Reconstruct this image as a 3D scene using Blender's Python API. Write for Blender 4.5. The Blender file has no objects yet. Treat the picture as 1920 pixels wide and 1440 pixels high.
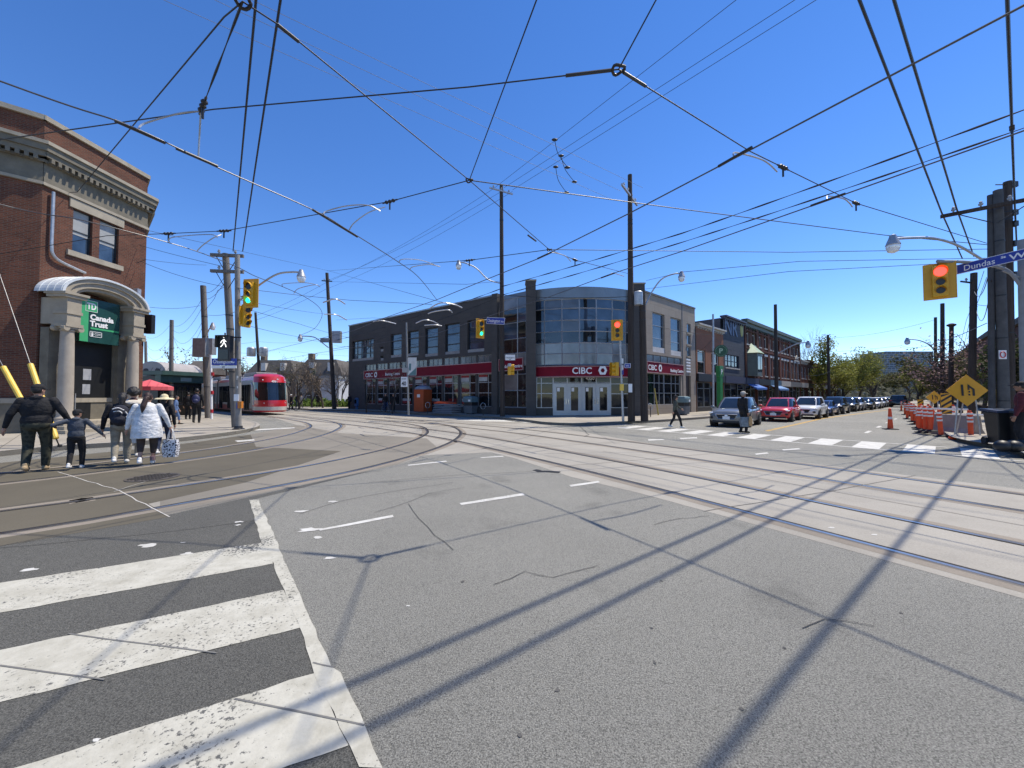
import bpy, math, random
from mathutils import Vector, Matrix
from mathutils.geometry import tessellate_polygon
R = math.radians
rnd = random.Random(7)
S = bpy.context.scene
COL = S.collection
V = Vector

# ------------------------------------------------------------------ survey helpers
F, H = 730.0, 1.65
PITCH = math.atan(22 / F)
def ray(px, py):
    a, b = (px - 960) / F, (720 - py) / F
    return V((a, math.cos(PITCH) - b * math.sin(PITCH), math.sin(PITCH) + b * math.cos(PITCH)))
def G(px, py, z=0.0):                      # point of the level plane z
    r = ray(px, py); t = (z - H) / r.z
    return V((r.x * t, r.y * t, z))
def D(px, py, y):                          # point at distance y
    r = ray(px, py); t = y / r.y
    return V((r.x * t, y, H + r.z * t))
def wallpt(A, B, px, py):                  # (metres along the wall A-B, height)
    r = ray(px, py); ax, ay = A[0], A[1]; dx, dy = B[0] - ax, B[1] - ay
    L = math.hypot(dx, dy); dx /= L; dy /= L
    den = r.x * dy - r.y * dx
    t = (ax * dy - ay * dx) / den
    return ((r.x * t - ax) * dx + (r.y * t - ay) * dy, H + r.z * t)

# ------------------------------------------------------------------ materials
MATS = {}
def nodes(name):
    m = bpy.data.materials.new(name); m.use_nodes = True
    nt = m.node_tree; nt.nodes.clear()
    o = nt.nodes.new('ShaderNodeOutputMaterial'); p = nt.nodes.new('ShaderNodeBsdfPrincipled')
    nt.links.new(p.outputs[0], o.inputs[0])
    MATS[name] = m
    return m, nt, p
def nd(nt, t, **k):
    n = nt.nodes.new(t)
    for a, b in k.items():
        if a in n.inputs: n.inputs[a].default_value = b
        else: setattr(n, a, b)
    return n
def c4(c, s=1.0): return (min(1, c[0] * s), min(1, c[1] * s), min(1, c[2] * s), 1)
def ramp(nt, stops):
    r = nt.nodes.new('ShaderNodeValToRGB'); e = r.color_ramp.elements
    while len(e) < len(stops): e.new(0.5)
    for i, (p, c) in enumerate(stops): e[i].position = p; e[i].color = c if len(c) == 4 else c4(c)
    return r
def mat(name, col, rough=.6, metal=0, var=.18, vs=2.5, bump=0., bs=60., emit=0, spec=.5, stretch=None, coat=0):
    if name in MATS: return MATS[name]
    m, nt, p = nodes(name)
    tc = nd(nt, 'ShaderNodeTexCoord')
    src = tc.outputs['Object']
    if stretch:
        mp = nd(nt, 'ShaderNodeMapping'); mp.inputs['Scale'].default_value = stretch
        nt.links.new(src, mp.inputs[0]); src = mp.outputs[0]
    n1 = nd(nt, 'ShaderNodeTexNoise', Scale=vs, Detail=6.0, Roughness=.65)
    nt.links.new(src, n1.inputs['Vector'])
    r = ramp(nt, [(.3, c4(col, 1 - var)), (.72, c4(col, 1 + var))])
    nt.links.new(n1.outputs['Fac'], r.inputs[0]); nt.links.new(r.outputs[0], p.inputs['Base Color'])
    p.inputs['Roughness'].default_value = rough; p.inputs['Metallic'].default_value = metal
    p.inputs['Specular IOR Level'].default_value = spec
    p.inputs['Coat Weight'].default_value = coat
    if bump:
        n2 = nd(nt, 'ShaderNodeTexNoise', Scale=bs, Detail=4.0)
        nt.links.new(src, n2.inputs['Vector'])
        b = nd(nt, 'ShaderNodeBump', Strength=bump, Distance=.02)
        nt.links.new(n2.outputs['Fac'], b.inputs['Height']); nt.links.new(b.outputs[0], p.inputs['Normal'])
    if emit:
        p.inputs['Emission Color'].default_value = c4(col); p.inputs['Emission Strength'].default_value = emit
    return m
def brick(name, c1, c2, mortar, w=.21, h=.075, rough=.85, msize=.012, dirt=.25):
    m, nt, p = nodes(name)
    uv = nd(nt, 'ShaderNodeTexCoord')
    b = nd(nt, 'ShaderNodeTexBrick', Scale=1.0)
    b.inputs['Color1'].default_value = c4(c1); b.inputs['Color2'].default_value = c4(c2); b.inputs['Mortar'].default_value = c4(mortar)
    b.inputs['Brick Width'].default_value = w; b.inputs['Row Height'].default_value = h; b.inputs['Mortar Size'].default_value = msize
    nt.links.new(uv.outputs['UV'], b.inputs['Vector'])
    n = nd(nt, 'ShaderNodeTexNoise', Scale=.7, Detail=7.0, Roughness=.7)
    nt.links.new(uv.outputs['UV'], n.inputs['Vector'])
    r = ramp(nt, [(.3, (1 - dirt,) * 3), (.7, (1 + dirt * .3,) * 3)])
    nt.links.new(n.outputs['Fac'], r.inputs[0])
    mx = nd(nt, 'ShaderNodeMix', data_type='RGBA', blend_type='MULTIPLY'); mx.inputs[0].default_value = 1
    nt.links.new(b.outputs['Color'], mx.inputs[6]); nt.links.new(r.outputs[0], mx.inputs[7])
    nt.links.new(mx.outputs[2], p.inputs['Base Color'])
    p.inputs['Roughness'].default_value = rough; p.inputs['Specular IOR Level'].default_value = .18
    bp = nd(nt, 'ShaderNodeBump', Strength=.5, Distance=.01, invert=True)
    nt.links.new(b.outputs['Fac'], bp.inputs['Height']); nt.links.new(bp.outputs[0], p.inputs['Normal'])
    return m
def glass(name, col=(.02, .027, .033), rough=.04, var=.5, vs=.35, wave=.012, spec=.8):
    m, nt, p = nodes(name)
    tc = nd(nt, 'ShaderNodeTexCoord')
    n = nd(nt, 'ShaderNodeTexNoise', Scale=vs * 3, Detail=3.0); nt.links.new(tc.outputs['Object'], n.inputs['Vector'])
    r = ramp(nt, [(.35, c4(col, 1 - var)), (.7, c4(col, 1 + var))])
    nt.links.new(n.outputs['Fac'], r.inputs[0]); nt.links.new(r.outputs[0], p.inputs['Base Color'])
    p.inputs['Roughness'].default_value = rough; p.inputs['IOR'].default_value = 1.55
    p.inputs['Specular IOR Level'].default_value = spec
    n2 = nd(nt, 'ShaderNodeTexNoise', Scale=.8, Detail=1.0); nt.links.new(tc.outputs['Object'], n2.inputs['Vector'])
    b = nd(nt, 'ShaderNodeBump', Strength=.6, Distance=wave)
    nt.links.new(n2.outputs['Fac'], b.inputs['Height']); nt.links.new(b.outputs[0], p.inputs['Normal'])
    return m
def emis(name, col, st):
    m, nt, p = nodes(name)
    p.inputs['Base Color'].default_value = c4(col, .5); p.inputs['Emission Color'].default_value = c4(col); p.inputs['Emission Strength'].default_value = st
    return m
def asphalt(name, lo, hi, tint=(1, .985, .875), chip=.5):
    m, nt, p = nodes(name)
    tc = nd(nt, 'ShaderNodeTexCoord'); o = tc.outputs['Object']
    big = nd(nt, 'ShaderNodeTexNoise', Scale=.22, Detail=5.0, Roughness=.6); nt.links.new(o, big.inputs['Vector'])
    rb = ramp(nt, [(.3, (.76, .76, .76)), (.7, (1.16, 1.16, 1.16, 1))]); rb.color_ramp.elements[1].color = (1.0, 1.0, 1.0, 1)
    nt.links.new(big.outputs['Fac'], rb.inputs[0])
    fine = nd(nt, 'ShaderNodeTexNoise', Scale=125.0, Detail=4.0, Roughness=.75); nt.links.new(o, fine.inputs['Vector'])
    rf = ramp(nt, [(.36, tuple(lo * t for t in tint)), (.5, tuple((lo + hi) / 2 * t for t in tint)), (.66, tuple(hi * t for t in tint))])
    nt.links.new(fine.outputs['Fac'], rf.inputs[0])
    vo = nd(nt, 'ShaderNodeTexVoronoi', Scale=60.0); nt.links.new(o, vo.inputs['Vector'])
    rv = ramp(nt, [(.10, (1, 1, 1)), (.2, (0, 0, 0))]); nt.links.new(vo.outputs['Distance'], rv.inputs[0])
    sp = nd(nt, 'ShaderNodeTexNoise', Scale=7.0, Detail=2.0); nt.links.new(o, sp.inputs['Vector'])
    rs = ramp(nt, [(.56, (0, 0, 0)), (.66, (chip,) * 3)]); nt.links.new(sp.outputs['Fac'], rs.inputs[0])
    mm = nd(nt, 'ShaderNodeMath', operation='MULTIPLY'); nt.links.new(rv.outputs[0], mm.inputs[0]); nt.links.new(rs.outputs[0], mm.inputs[1])
    mx = nd(nt, 'ShaderNodeMix', data_type='RGBA', blend_type='MULTIPLY'); mx.inputs[0].default_value = 1
    nt.links.new(rf.outputs[0], mx.inputs[6]); nt.links.new(rb.outputs[0], mx.inputs[7])
    m2 = nd(nt, 'ShaderNodeMix', data_type='RGBA'); nt.links.new(mm.outputs[0], m2.inputs[0])
    nt.links.new(mx.outputs[2], m2.inputs[6]); m2.inputs[7].default_value = (.42, .41, .38, 1)
    ag = nd(nt, 'ShaderNodeTexVoronoi', Scale=135.0); nt.links.new(o, ag.inputs['Vector'])
    sx = nd(nt, 'ShaderNodeSeparateColor'); nt.links.new(ag.outputs['Color'], sx.inputs[0])
    ra_ = ramp(nt, [(.05, (.55, .55, .55)), (.45, (.92, .92, .92)), (.95, (1, 1, 1))]); nt.links.new(sx.outputs[0], ra_.inputs[0])
    ma = nd(nt, 'ShaderNodeMix', data_type='RGBA', blend_type='MULTIPLY'); ma.inputs[0].default_value = 1
    nt.links.new(m2.outputs[2], ma.inputs[6]); nt.links.new(ra_.outputs[0], ma.inputs[7]); m2 = ma
    # oil and tyre stains
    st = nd(nt, 'ShaderNodeTexNoise', Scale=1.1, Detail=4.0); nt.links.new(o, st.inputs['Vector'])
    rst = ramp(nt, [(.28, (.62, .62, .62)), (.40, (1, 1, 1))]); nt.links.new(st.outputs['Fac'], rst.inputs[0])
    m3 = nd(nt, 'ShaderNodeMix', data_type='RGBA', blend_type='MULTIPLY'); m3.inputs[0].default_value = .6
    nt.links.new(m2.outputs[2], m3.inputs[6]); nt.links.new(rst.outputs[0], m3.inputs[7])
    nt.links.new(m3.outputs[2], p.inputs['Base Color'])
    p.inputs['Roughness'].default_value = .82; p.inputs['Specular IOR Level'].default_value = .35
    b = nd(nt, 'ShaderNodeBump', Strength=.9, Distance=.012); nt.links.new(fine.outputs['Fac'], b.inputs['Height'])
    nt.links.new(b.outputs[0], p.inputs['Normal'])
    return m
def paint(name, col, under, wear=.5):       # worn road paint
    m, nt, p = nodes(name)
    tc = nd(nt, 'ShaderNodeTexCoord'); o = tc.outputs['Object']
    n = nd(nt, 'ShaderNodeTexNoise', Scale=42.0, Detail=5.0, Roughness=.7); nt.links.new(o, n.inputs['Vector'])
    g = nd(nt, 'ShaderNodeTexNoise', Scale=1.3, Detail=4.0); nt.links.new(o, g.inputs['Vector'])
    a = nd(nt, 'ShaderNodeMath', operation='MULTIPLY_ADD'); nt.links.new(g.outputs['Fac'], a.inputs[0]); a.inputs[1].default_value = .75; nt.links.new(n.outputs['Fac'], a.inputs[2])
    r = ramp(nt, [(.735 - .16 * (1 - wear), c4(under)), (.80 - .16 * (1 - wear), c4(col))]); 
    nt.links.new(a.outputs[0], r.inputs[0])
    d = nd(nt, 'ShaderNodeTexNoise', Scale=5.0, Detail=6.0, Roughness=.7); nt.links.new(o, d.inputs['Vector'])
    rd = ramp(nt, [(.3, (.72, .71, .68)), (.6, (1, 1, 1))]); nt.links.new(d.outputs['Fac'], rd.inputs[0])
    mx = nd(nt, 'ShaderNodeMix', data_type='RGBA', blend_type='MULTIPLY'); mx.inputs[0].default_value = 1
    nt.links.new(r.outputs[0], mx.inputs[6]); nt.links.new(rd.outputs[0], mx.inputs[7])
    nt.links.new(mx.outputs[2], p.inputs['Base Color']); p.inputs['Roughness'].default_value = .75
    b = nd(nt, 'ShaderNodeBump', Strength=.5, Distance=.008); nt.links.new(n.outputs['Fac'], b.inputs['Height']); nt.links.new(b.outputs[0], p.inputs['Normal'])
    return m
def concrete(name, col, grid=None):
    m, nt, p = nodes(name)
    tc = nd(nt, 'ShaderNodeTexCoord'); o = tc.outputs['Object']
    a = nd(nt, 'ShaderNodeTexNoise', Scale=.35, Detail=8.0, Roughness=.7); nt.links.new(o, a.inputs['Vector'])
    ra = ramp(nt, [(.28, c4(col, .72)), (.5, c4(col, .95)), (.74, c4(col, 1.12))]); nt.links.new(a.outputs['Fac'], ra.inputs[0])
    f = nd(nt, 'ShaderNodeTexNoise', Scale=55.0, Detail=6.0, Roughness=.75); nt.links.new(o, f.inputs['Vector'])
    rf = ramp(nt, [(.3, (.72, .72, .72)), (.65, (1, 1, 1))]); nt.links.new(f.outputs['Fac'], rf.inputs[0])
    mx = nd(nt, 'ShaderNodeMix', data_type='RGBA', blend_type='MULTIPLY'); mx.inputs[0].default_value = 1
    nt.links.new(ra.outputs[0], mx.inputs[6]); nt.links.new(rf.outputs[0], mx.inputs[7])
    out = mx.outputs[2]
    if grid:
        b = nd(nt, 'ShaderNodeTexBrick', Scale=1.0, offset=0.0)
        b.inputs['Color1'].default_value = (1, 1, 1, 1); b.inputs['Color2'].default_value = (.86, .86, .86, 1); b.inputs['Mortar'].default_value = (.35, .35, .35, 1)
        b.inputs['Brick Width'].default_value = grid; b.inputs['Row Height'].default_value = grid; b.inputs['Mortar Size'].default_value = .012
        mp = nd(nt, 'ShaderNodeMapping'); mp.inputs['Rotation'].default_value = (0, 0, R(42)); nt.links.new(o, mp.inputs[0]); nt.links.new(mp.outputs[0], b.inputs['Vector'])
        m2 = nd(nt, 'ShaderNodeMix', data_type='RGBA', blend_type='MULTIPLY'); m2.inputs[0].default_value = 1
        nt.links.new(out, m2.inputs[6]); nt.links.new(b.outputs['Color'], m2.inputs[7]); out = m2.outputs[2]
    nt.links.new(out, p.inputs['Base Color']); p.inputs['Roughness'].default_value = .85; p.inputs['Specular IOR Level'].default_value = .35
    bp = nd(nt, 'ShaderNodeBump', Strength=.5, Distance=.006); nt.links.new(f.outputs['Fac'], bp.inputs['Height']); nt.links.new(bp.outputs[0], p.inputs['Normal'])
    return m
def spots(name, c1, c2, sc=18):             # blotchy two-colour cloth
    m, nt, p = nodes(name)
    tc = nd(nt, 'ShaderNodeTexCoord')
    v = nd(nt, 'ShaderNodeTexVoronoi', Scale=sc); nt.links.new(tc.outputs['Object'], v.inputs['Vector'])
    r = ramp(nt, [(.40, c4(c1)), (.46, c4(c2))]); nt.links.new(v.outputs['Distance'], r.inputs[0])
    nt.links.new(r.outputs[0], p.inputs['Base Color']); p.inputs['Roughness'].default_value = .9
    return m

# ------------------------------------------------------------------ mesh builder
class MB:
    def __init__(s): s.v, s.f, s.m = [], [], []
    def add(s, vs, fs, mi=0):
        b = len(s.v); s.v += [V(p) for p in vs]
        for f in fs: s.f.append([b + i for i in f]); s.m.append(mi)
    def quad(s, a, b, c, d, mi=0): s.add([a, b, c, d], [[0, 1, 2, 3]], mi)
    def poly(s, pts, mi=0):
        pts = [V(p) for p in pts]
        tr = tessellate_polygon([pts])
        s.add(pts, [list(t) for t in tr], mi)
    def box(s, c, size, M=None, mi=0, taper=1.0):
        c = V(c); hx, hy, hz = size[0] / 2, size[1] / 2, size[2] / 2
        vs = []
        for z in (-1, 1):
            k = taper if z > 0 else 1
            for x, y in ((-1, -1), (1, -1), (1, 1), (-1, 1)):
                p = V((x * hx * k, y * hy * k, z * hz))
                vs.append(c + (M @ p if M else p))
        s.add(vs, [[3, 2, 1, 0], [4, 5, 6, 7], [0, 1, 5, 4], [1, 2, 6, 5], [2, 3, 7, 6], [3, 0, 4, 7]], mi)
    def prism(s, pts, z0, z1, mi=0, cap=True):
        n = len(pts); a = sum(pts[i][0] * pts[(i + 1) % n][1] - pts[(i + 1) % n][0] * pts[i][1] for i in range(n))
        if a < 0: pts = pts[::-1]
        lo = [V((p[0], p[1], z0)) for p in pts]; hi = [V((p[0], p[1], z1)) for p in pts]
        s.add(lo + hi, [[i, (i + 1) % n, n + (i + 1) % n, n + i] for i in range(n)], mi)
        if cap: s.poly(hi, mi); s.poly(lo[::-1], mi)
    def tube(s, pts, r, n=6, mi=0, caps=True):
        pts = [V(p) for p in pts]; k = len(pts)
        rs = r if isinstance(r, (list, tuple)) else [r] * k
        b = len(s.v); up = None
        for i, p in enumerate(pts):
            t = (pts[min(i + 1, k - 1)] - pts[max(i - 1, 0)])
            t = t.normalized() if t.length > 1e-9 else V((0, 0, 1))
            if up is None:
                up = V((0, 0, 1)) if abs(t.z) < .9 else V((1, 0, 0))
            x = t.cross(up).normalized(); up = x.cross(t).normalized()
            for j in range(n):
                a = 2 * math.pi * j / n
                s.v.append(p + (x * math.cos(a) + up * math.sin(a)) * rs[i])
        for i in range(k - 1):
            for j in range(n):
                s.f.append([b + i * n + j, b + (i + 1) * n + j, b + (i + 1) * n + (j + 1) % n, b + i * n + (j + 1) % n]); s.m.append(mi)
        if caps:
            s.f.append([b + j for j in range(n)]); s.m.append(mi)
            s.f.append([b + (k - 1) * n + j for j in range(n)][::-1]); s.m.append(mi)
    def lathe(s, prof, o=(0, 0, 0), n=16, M=None, mi=0):
        b = len(s.v); o = V(o)
        for r, z in prof:
            for j in range(n):
                a = 2 * math.pi * j / n; p = V((r * math.cos(a), r * math.sin(a), z))
                s.v.append(o + (M @ p if M else p))
        for i in range(len(prof) - 1):
            for j in range(n):
                s.f.append([b + i * n + j, b + i * n + (j + 1) % n, b + (i + 1) * n + (j + 1) % n, b + (i + 1) * n + j]); s.m.append(mi)
        s.f.append([b + j for j in range(n)][::-1]); s.m.append(mi)
        k = len(prof) - 1
        s.f.append([b + k * n + j for j in range(n)]); s.m.append(mi)
    def ell(s, c, r, n=14, k=9, M=None, mi=0):
        prof = []
        b = len(s.v); c = V(c)
        for i in range(k + 1):
            th = math.pi * i / k
            for j in range(n):
                a = 2 * math.pi * j / n
                p = V((r[0] * math.sin(th) * math.cos(a), r[1] * math.sin(th) * math.sin(a), -r[2] * math.cos(th)))
                s.v.append(c + (M @ p if M else p))
        for i in range(k):
            for j in range(n):
                s.f.append([b + i * n + j, b + i * n + (j + 1) % n, b + (i + 1) * n + (j + 1) % n, b + (i + 1) * n + j]); s.m.append(mi)
    def cap(s, a, b, ra, rb, n=10, mi=0):    # capsule
        a, b = V(a), V(b); d = b - a; L = d.length or 1e-6; d = d / L
        pts, rs = [], []
        for t in (-1, -.86, -.5, 0): pts.append(a + d * ra * t); rs.append(ra * math.sqrt(max(0, 1 - t * t)) + 1e-4)
        for t in (0, .5, .86, 1): pts.append(b + d * rb * t); rs.append(rb * math.sqrt(max(0, 1 - t * t)) + 1e-4)
        s.tube(pts, rs, n, mi, False)
    def loft(s, rings, mi=0, close=True, caps=True):
        b = len(s.v); n = len(rings[0])
        for r in rings: s.v += [V(p) for p in r]
        for i in range(len(rings) - 1):
            for j in range(n if close else n - 1):
                s.f.append([b + i * n + j, b + i * n + (j + 1) % n, b + (i + 1) * n + (j + 1) % n, b + (i + 1) * n + j]); s.m.append(mi)
        if caps:
            s.f.append([b + j for j in range(n)][::-1]); s.m.append(mi)
            s.f.append([b + (len(rings) - 1) * n + j for j in range(n)]); s.m.append(mi)
    def mesh(s, me, M, mi=0):
        s.add([M @ v.co for v in me.vertices], [list(p.vertices) for p in me.polygons], mi)
    def text(s, body, M, size=1.0, ext=.01, align='LEFT', mi=0, bold=0.0, sx=1.0):
        cu = bpy.data.curves.new('txt', 'FONT'); cu.body = body; cu.size = size; cu.extrude = ext; cu.align_x = align; cu.offset = bold; cu.resolution_u = 3
        ob = bpy.data.objects.new('txt', cu); me = bpy.data.meshes.new_from_object(ob)
        s.mesh(me, M @ Matrix.Diagonal((sx, 1, 1, 1)), mi)
        bpy.data.objects.remove(ob); bpy.data.curves.remove(cu); bpy.data.meshes.remove(me)
    def build(s, name, mats, parent=None, smooth=None, world=True, bevel=0):
        me = bpy.data.meshes.new(name)
        vs = s.v
        if parent is not None and world:
            inv = ROOTM[parent.name].inverted(); vs = [inv @ p for p in vs]
        me.from_pydata([tuple(p) for p in vs], [], s.f)
        mats = mats if isinstance(mats, (list, tuple)) else [mats]
        for m in mats: me.materials.append(m)
        if len(mats) > 1: me.polygons.foreach_set('material_index', s.m)
        uv = me.uv_layers.new(name='UVMap'); dat = []
        for p in me.polygons:
            n = p.normal
            ww = [s.v[i] for i in p.vertices]
            if len(ww) >= 3 and parent is not None: n = (ww[1] - ww[0]).cross(ww[2] - ww[0]); n = n.normalized() if n.length > 1e-12 else p.normal
            if abs(n.z) > .75: dat += [c for w in ww for c in (w.x, w.y)]
            else:
                h = math.hypot(n.x, n.y) or 1; tx, ty = -n.y / h, n.x / h
                dat += [c for w in ww for c in (w.x * tx + w.y * ty, w.z)]
        uv.data.foreach_set('uv', dat)
        me.validate()
        if smooth is not None:
            me.shade_smooth(); me.set_sharp_from_angle(angle=R(smooth))
        o = bpy.data.objects.new(name, me); COL.objects.link(o)
        if parent is not None:
            o.parent = parent; ROOTM[o.name] = ROOTM[parent.name]
        else: ROOTM[o.name] = Matrix.Identity(4)
        if bevel:
            b = o.modifiers.new('bevel', 'BEVEL'); b.width = bevel; b.segments = 2; b.limit_method = 'ANGLE'
        return o
ROOTM = {}
def tag(o, label=None, cat=None, group=None, kind=None):
    if label: o['label'] = label
    if cat: o['category'] = cat
    if group: o['group'] = group
    if kind: o['kind'] = kind
    return o
def thing(name, label, cat, loc=(0, 0, 0), rz=0., group=None):
    o = bpy.data.objects.new(name, None); COL.objects.link(o); o.empty_display_size = .2
    o.location = loc; o.rotation_euler = (0, 0, rz)
    ROOTM[o.name] = Matrix.Translation(V(loc)) @ Matrix.Rotation(rz, 4, 'Z')
    return tag(o, label, cat, group)
def copy_tree(o, parent=None):
    c = o.copy(); COL.objects.link(c)
    if parent is not None: c.parent = parent
    for ch in list(o.children): copy_tree(ch, c)
    return c
def place(o, loc, rz, label=None, group=None):
    o.location = loc; o.rotation_euler = (0, 0, rz)
    if label: o['label'] = label
    if group: o['group'] = group
    ROOTM[o.name] = Matrix.Translation(V(loc)) @ Matrix.Rotation(rz, 4, 'Z')
    return o
def struct(name, mb, m, **k):
    o = mb.build(name, m, **k); o['kind'] = 'structure'; return o
def frame(o, x, n):                          # matrix whose local x runs along x and whose z looks along n
    x = V(x).normalized(); n = V(n).normalized(); y = n.cross(x)
    M = Matrix((x, y, n)).transposed().to_4x4(); M.translation = V(o); return M
def catmull(pts, k=8):
    pts = [V(p) for p in pts]; out = []
    for i in range(len(pts) - 1):
        p0, p1, p2, p3 = pts[max(i - 1, 0)], pts[i], pts[i + 1], pts[min(i + 2, len(pts) - 1)]
        for j in range(k):
            t = j / k
            out.append(.5 * ((2 * p1) + (p2 - p0) * t + (2 * p0 - 5 * p1 + 4 * p2 - p3) * t * t + (3 * p1 - p0 - 3 * p2 + p3) * t ** 3))
    out.append(pts[-1]); return out
def offset(pts, d):                          # to the right of travel
    out = []
    for i, p in enumerate(pts):
        t = (pts[min(i + 1, len(pts) - 1)] - pts[max(i - 1, 0)]); t = V((t.x, t.y, 0)).normalized()
        out.append(p + V((t.y, -t.x, 0)) * d)
    return out
def strip(mb, pts, w, z, mi=0):
    a = offset(pts, -w / 2); b = offset(pts, w / 2)
    for i in range(len(pts) - 1):
        mb.quad(*[V((p.x, p.y, z)) for p in (a[i], b[i], b[i + 1], a[i + 1])], mi)

# ------------------------------------------------------------------ shared materials
M_ASPH = asphalt('asphalt', .105, .455)
M_ASPHD = asphalt('dark_asphalt', .055, .21, chip=.3)
M_CONC = concrete('track_concrete', (.365, .342, .295))
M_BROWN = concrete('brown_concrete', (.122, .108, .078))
M_RUST = concrete('rail_side_concrete', (.27, .235, .19))
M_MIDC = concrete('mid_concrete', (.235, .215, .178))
M_WALK = concrete('sidewalk_concrete', (.41, .375, .315), grid=1.5)
M_KERB = concrete('kerb_concrete', (.40, .375, .325))
M_WHITE = paint('road_paint', (.465, .452, .385), (.09, .09, .085), .95)
M_WHITE2 = paint('fresh_road_paint', (.56, .555, .52), (.15, .15, .145), .45)
M_YELLOW = paint('yellow_road_paint', (.45, .29, .08), (.14, .135, .12), .7)
M_STEEL = mat('rail_steel', (.36, .36, .37), .28, .9, .2)
M_GROOVE = mat('flangeway', (.022, .020, .018), .9)
M_TAR = mat('tar', (.012, .012, .012), .6)
M_WIRE = mat('black_wire', (.012, .012, .014), .5)
M_COPPER = mat('contact_wire', (.10, .10, .105), .4, .5)
M_ALU = mat('galvanised_steel', (.42, .43, .44), .45, .6, .2, 6)
M_GREYP = mat('grey_paint', (.22, .23, .235), .55)
M_DARK = mat('dark_metal', (.02, .02, .022), .45)
M_BLACK = mat('black_plastic', (.012, .012, .013), .5)
M_WOOD = mat('weathered_pole_wood', (.052, .040, .033), .9, 0, .45, 3, .6, 30, stretch=(6, 6, .3))
M_WOODG = mat('grey_pole_wood', (.16, .145, .13), .9, 0, .4, 3, .5, 30, stretch=(6, 6, .3))
M_CPOLE = mat('concrete_pole', (.23, .22, .205), .85, 0, .25, 3, .3, 50)
M_YEL = mat('signal_yellow', (.62, .33, .012), .5, var=.1)
M_GUARD = mat('yellow_guard', (.75, .50, .07), .5)
M_BLUE = mat('sign_blue', (.02, .045, .30), .45, var=.05)
M_SIGNW = mat('sign_white', (.78, .78, .78), .5, var=.06)
M_RED = emis('red_lamp', (1.0, .055, .04), 2.2)
M_GREEN = emis('green_lamp', (.02, .95, .48), 1.5)
M_WALKM = emis('walk_lamp', (.95, .95, .92), 1.3)
M_AMBER = emis('amber_led', (1.0, .30, .04), 1.4)
M_GLASS = glass('window_glass')
M_GLASSB = glass('blue_window_glass', (.035, .055, .085), .03)
M_SHOP = glass('shop_glass', (.014, .016, .019), .05, spec=.35)
M_ORANGE = mat('safety_orange', (.78, .085, .018), .55, var=.12)
M_REFL = mat('reflective_white', (.78, .76, .72), .4)
M_TYRE = mat('tyre_rubber', (.018, .018, .019), .85)
M_RIM = mat('alloy_rim', (.38, .38, .40), .35, .8)
M_CHROME = mat('chrome', (.6, .6, .62), .15, 1)
M_LENS = mat('lamp_lens', (.72, .75, .78), .12, .1, .1, spec=.8)
M_BARK = mat('bark', (.075, .060, .048), .95, 0, .35, 6, .5, 30)
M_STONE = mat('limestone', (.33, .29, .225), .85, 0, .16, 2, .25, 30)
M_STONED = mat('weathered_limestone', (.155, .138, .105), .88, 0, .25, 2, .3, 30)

# ------------------------------------------------------------------ camera, sun, sky
cd = bpy.data.cameras.new('camera'); cam = bpy.data.objects.new('camera', cd); COL.objects.link(cam)
cam.location = (0, 0, H); cam.rotation_euler = (math.pi / 2 + PITCH, 0, 0)
cd.sensor_width = 36; cd.lens = 36 * F / 1920; cd.clip_start = .05; cd.clip_end = 5000
S.camera = cam
SAT, HUE = 1.27, .509
AZ, EL = R(64.5), R(62.5)                    # clockwise from the view direction, above the horizon
sd = V((math.sin(AZ) * math.cos(EL), math.cos(AZ) * math.cos(EL), math.sin(EL)))
ld = bpy.data.lights.new('sun', 'SUN'); ld.energy = 3.95; ld.angle = R(.53); ld.color = (1, .915, .775)
sun = bpy.data.objects.new('sun', ld); COL.objects.link(sun)
sun.rotation_euler = sd.to_track_quat('Z', 'Y').to_euler(); sun.location = (20, 10, 40)
w = bpy.data.worlds.new('World'); S.world = w; w.use_nodes = True
nt = w.node_tree; nt.nodes.clear()
sky = nt.nodes.new('ShaderNodeTexSky'); sky.sky_type = 'NISHITA'; sky.sun_disc = False
sky.sun_elevation = EL; sky.sun_rotation = AZ; sky.air_density = .75; sky.dust_density = 0; sky.ozone_density = 1.5; sky.altitude = 100
bg = nt.nodes.new('ShaderNodeBackground'); bg.inputs[1].default_value = .15
wo = nt.nodes.new('ShaderNodeOutputWorld'); hs = nt.nodes.new('ShaderNodeHueSaturation'); hs.inputs['Saturation'].default_value = SAT; hs.inputs['Hue'].default_value = HUE
nt.links.new(sky.outputs[0], hs.inputs['Color']); nt.links.new(hs.outputs[0], bg.inputs[0]); nt.links.new(bg.outputs[0], wo.inputs[0])
S.view_settings.view_transform = 'Standard'; S.view_settings.look = 'None'; S.view_settings.exposure = .6; S.view_settings.gamma = 1
S.cycles.max_bounces = 6
# ================================================================== ground and roads
mb = MB()                                     # one sheet; finer cells near the corner keep it exact
mb.quad((-900, -600, 0), (900, -600, 0), (900, 1500, 0), (-900, 1500, 0))
struct('road', mb, M_ASPH)

U = V((.743, .669, 0)); W_ = V((.669, -.743, 0))      # cross street: along it, and to its right
TU = V((-.48, .877, 0)); TN = V((.877, .48, 0))       # straight streetcar track: along it, and away from us
A0_ = V((16.0, 14.25, 0)); U2 = V((.700, .714, 0)); W2 = V((.714, -.700, 0))
def O2(u, v, z=0.): p = A0_ + U2 * u + W2 * v; return V((p.x, p.y, z))
def OS(u, v, z=0.): p = U * u + W_ * v; return V((p.x, p.y, z))
def TR(t, n, z=0.): p = TU * t + TN * n; return V((p.x, p.y, z))

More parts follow.
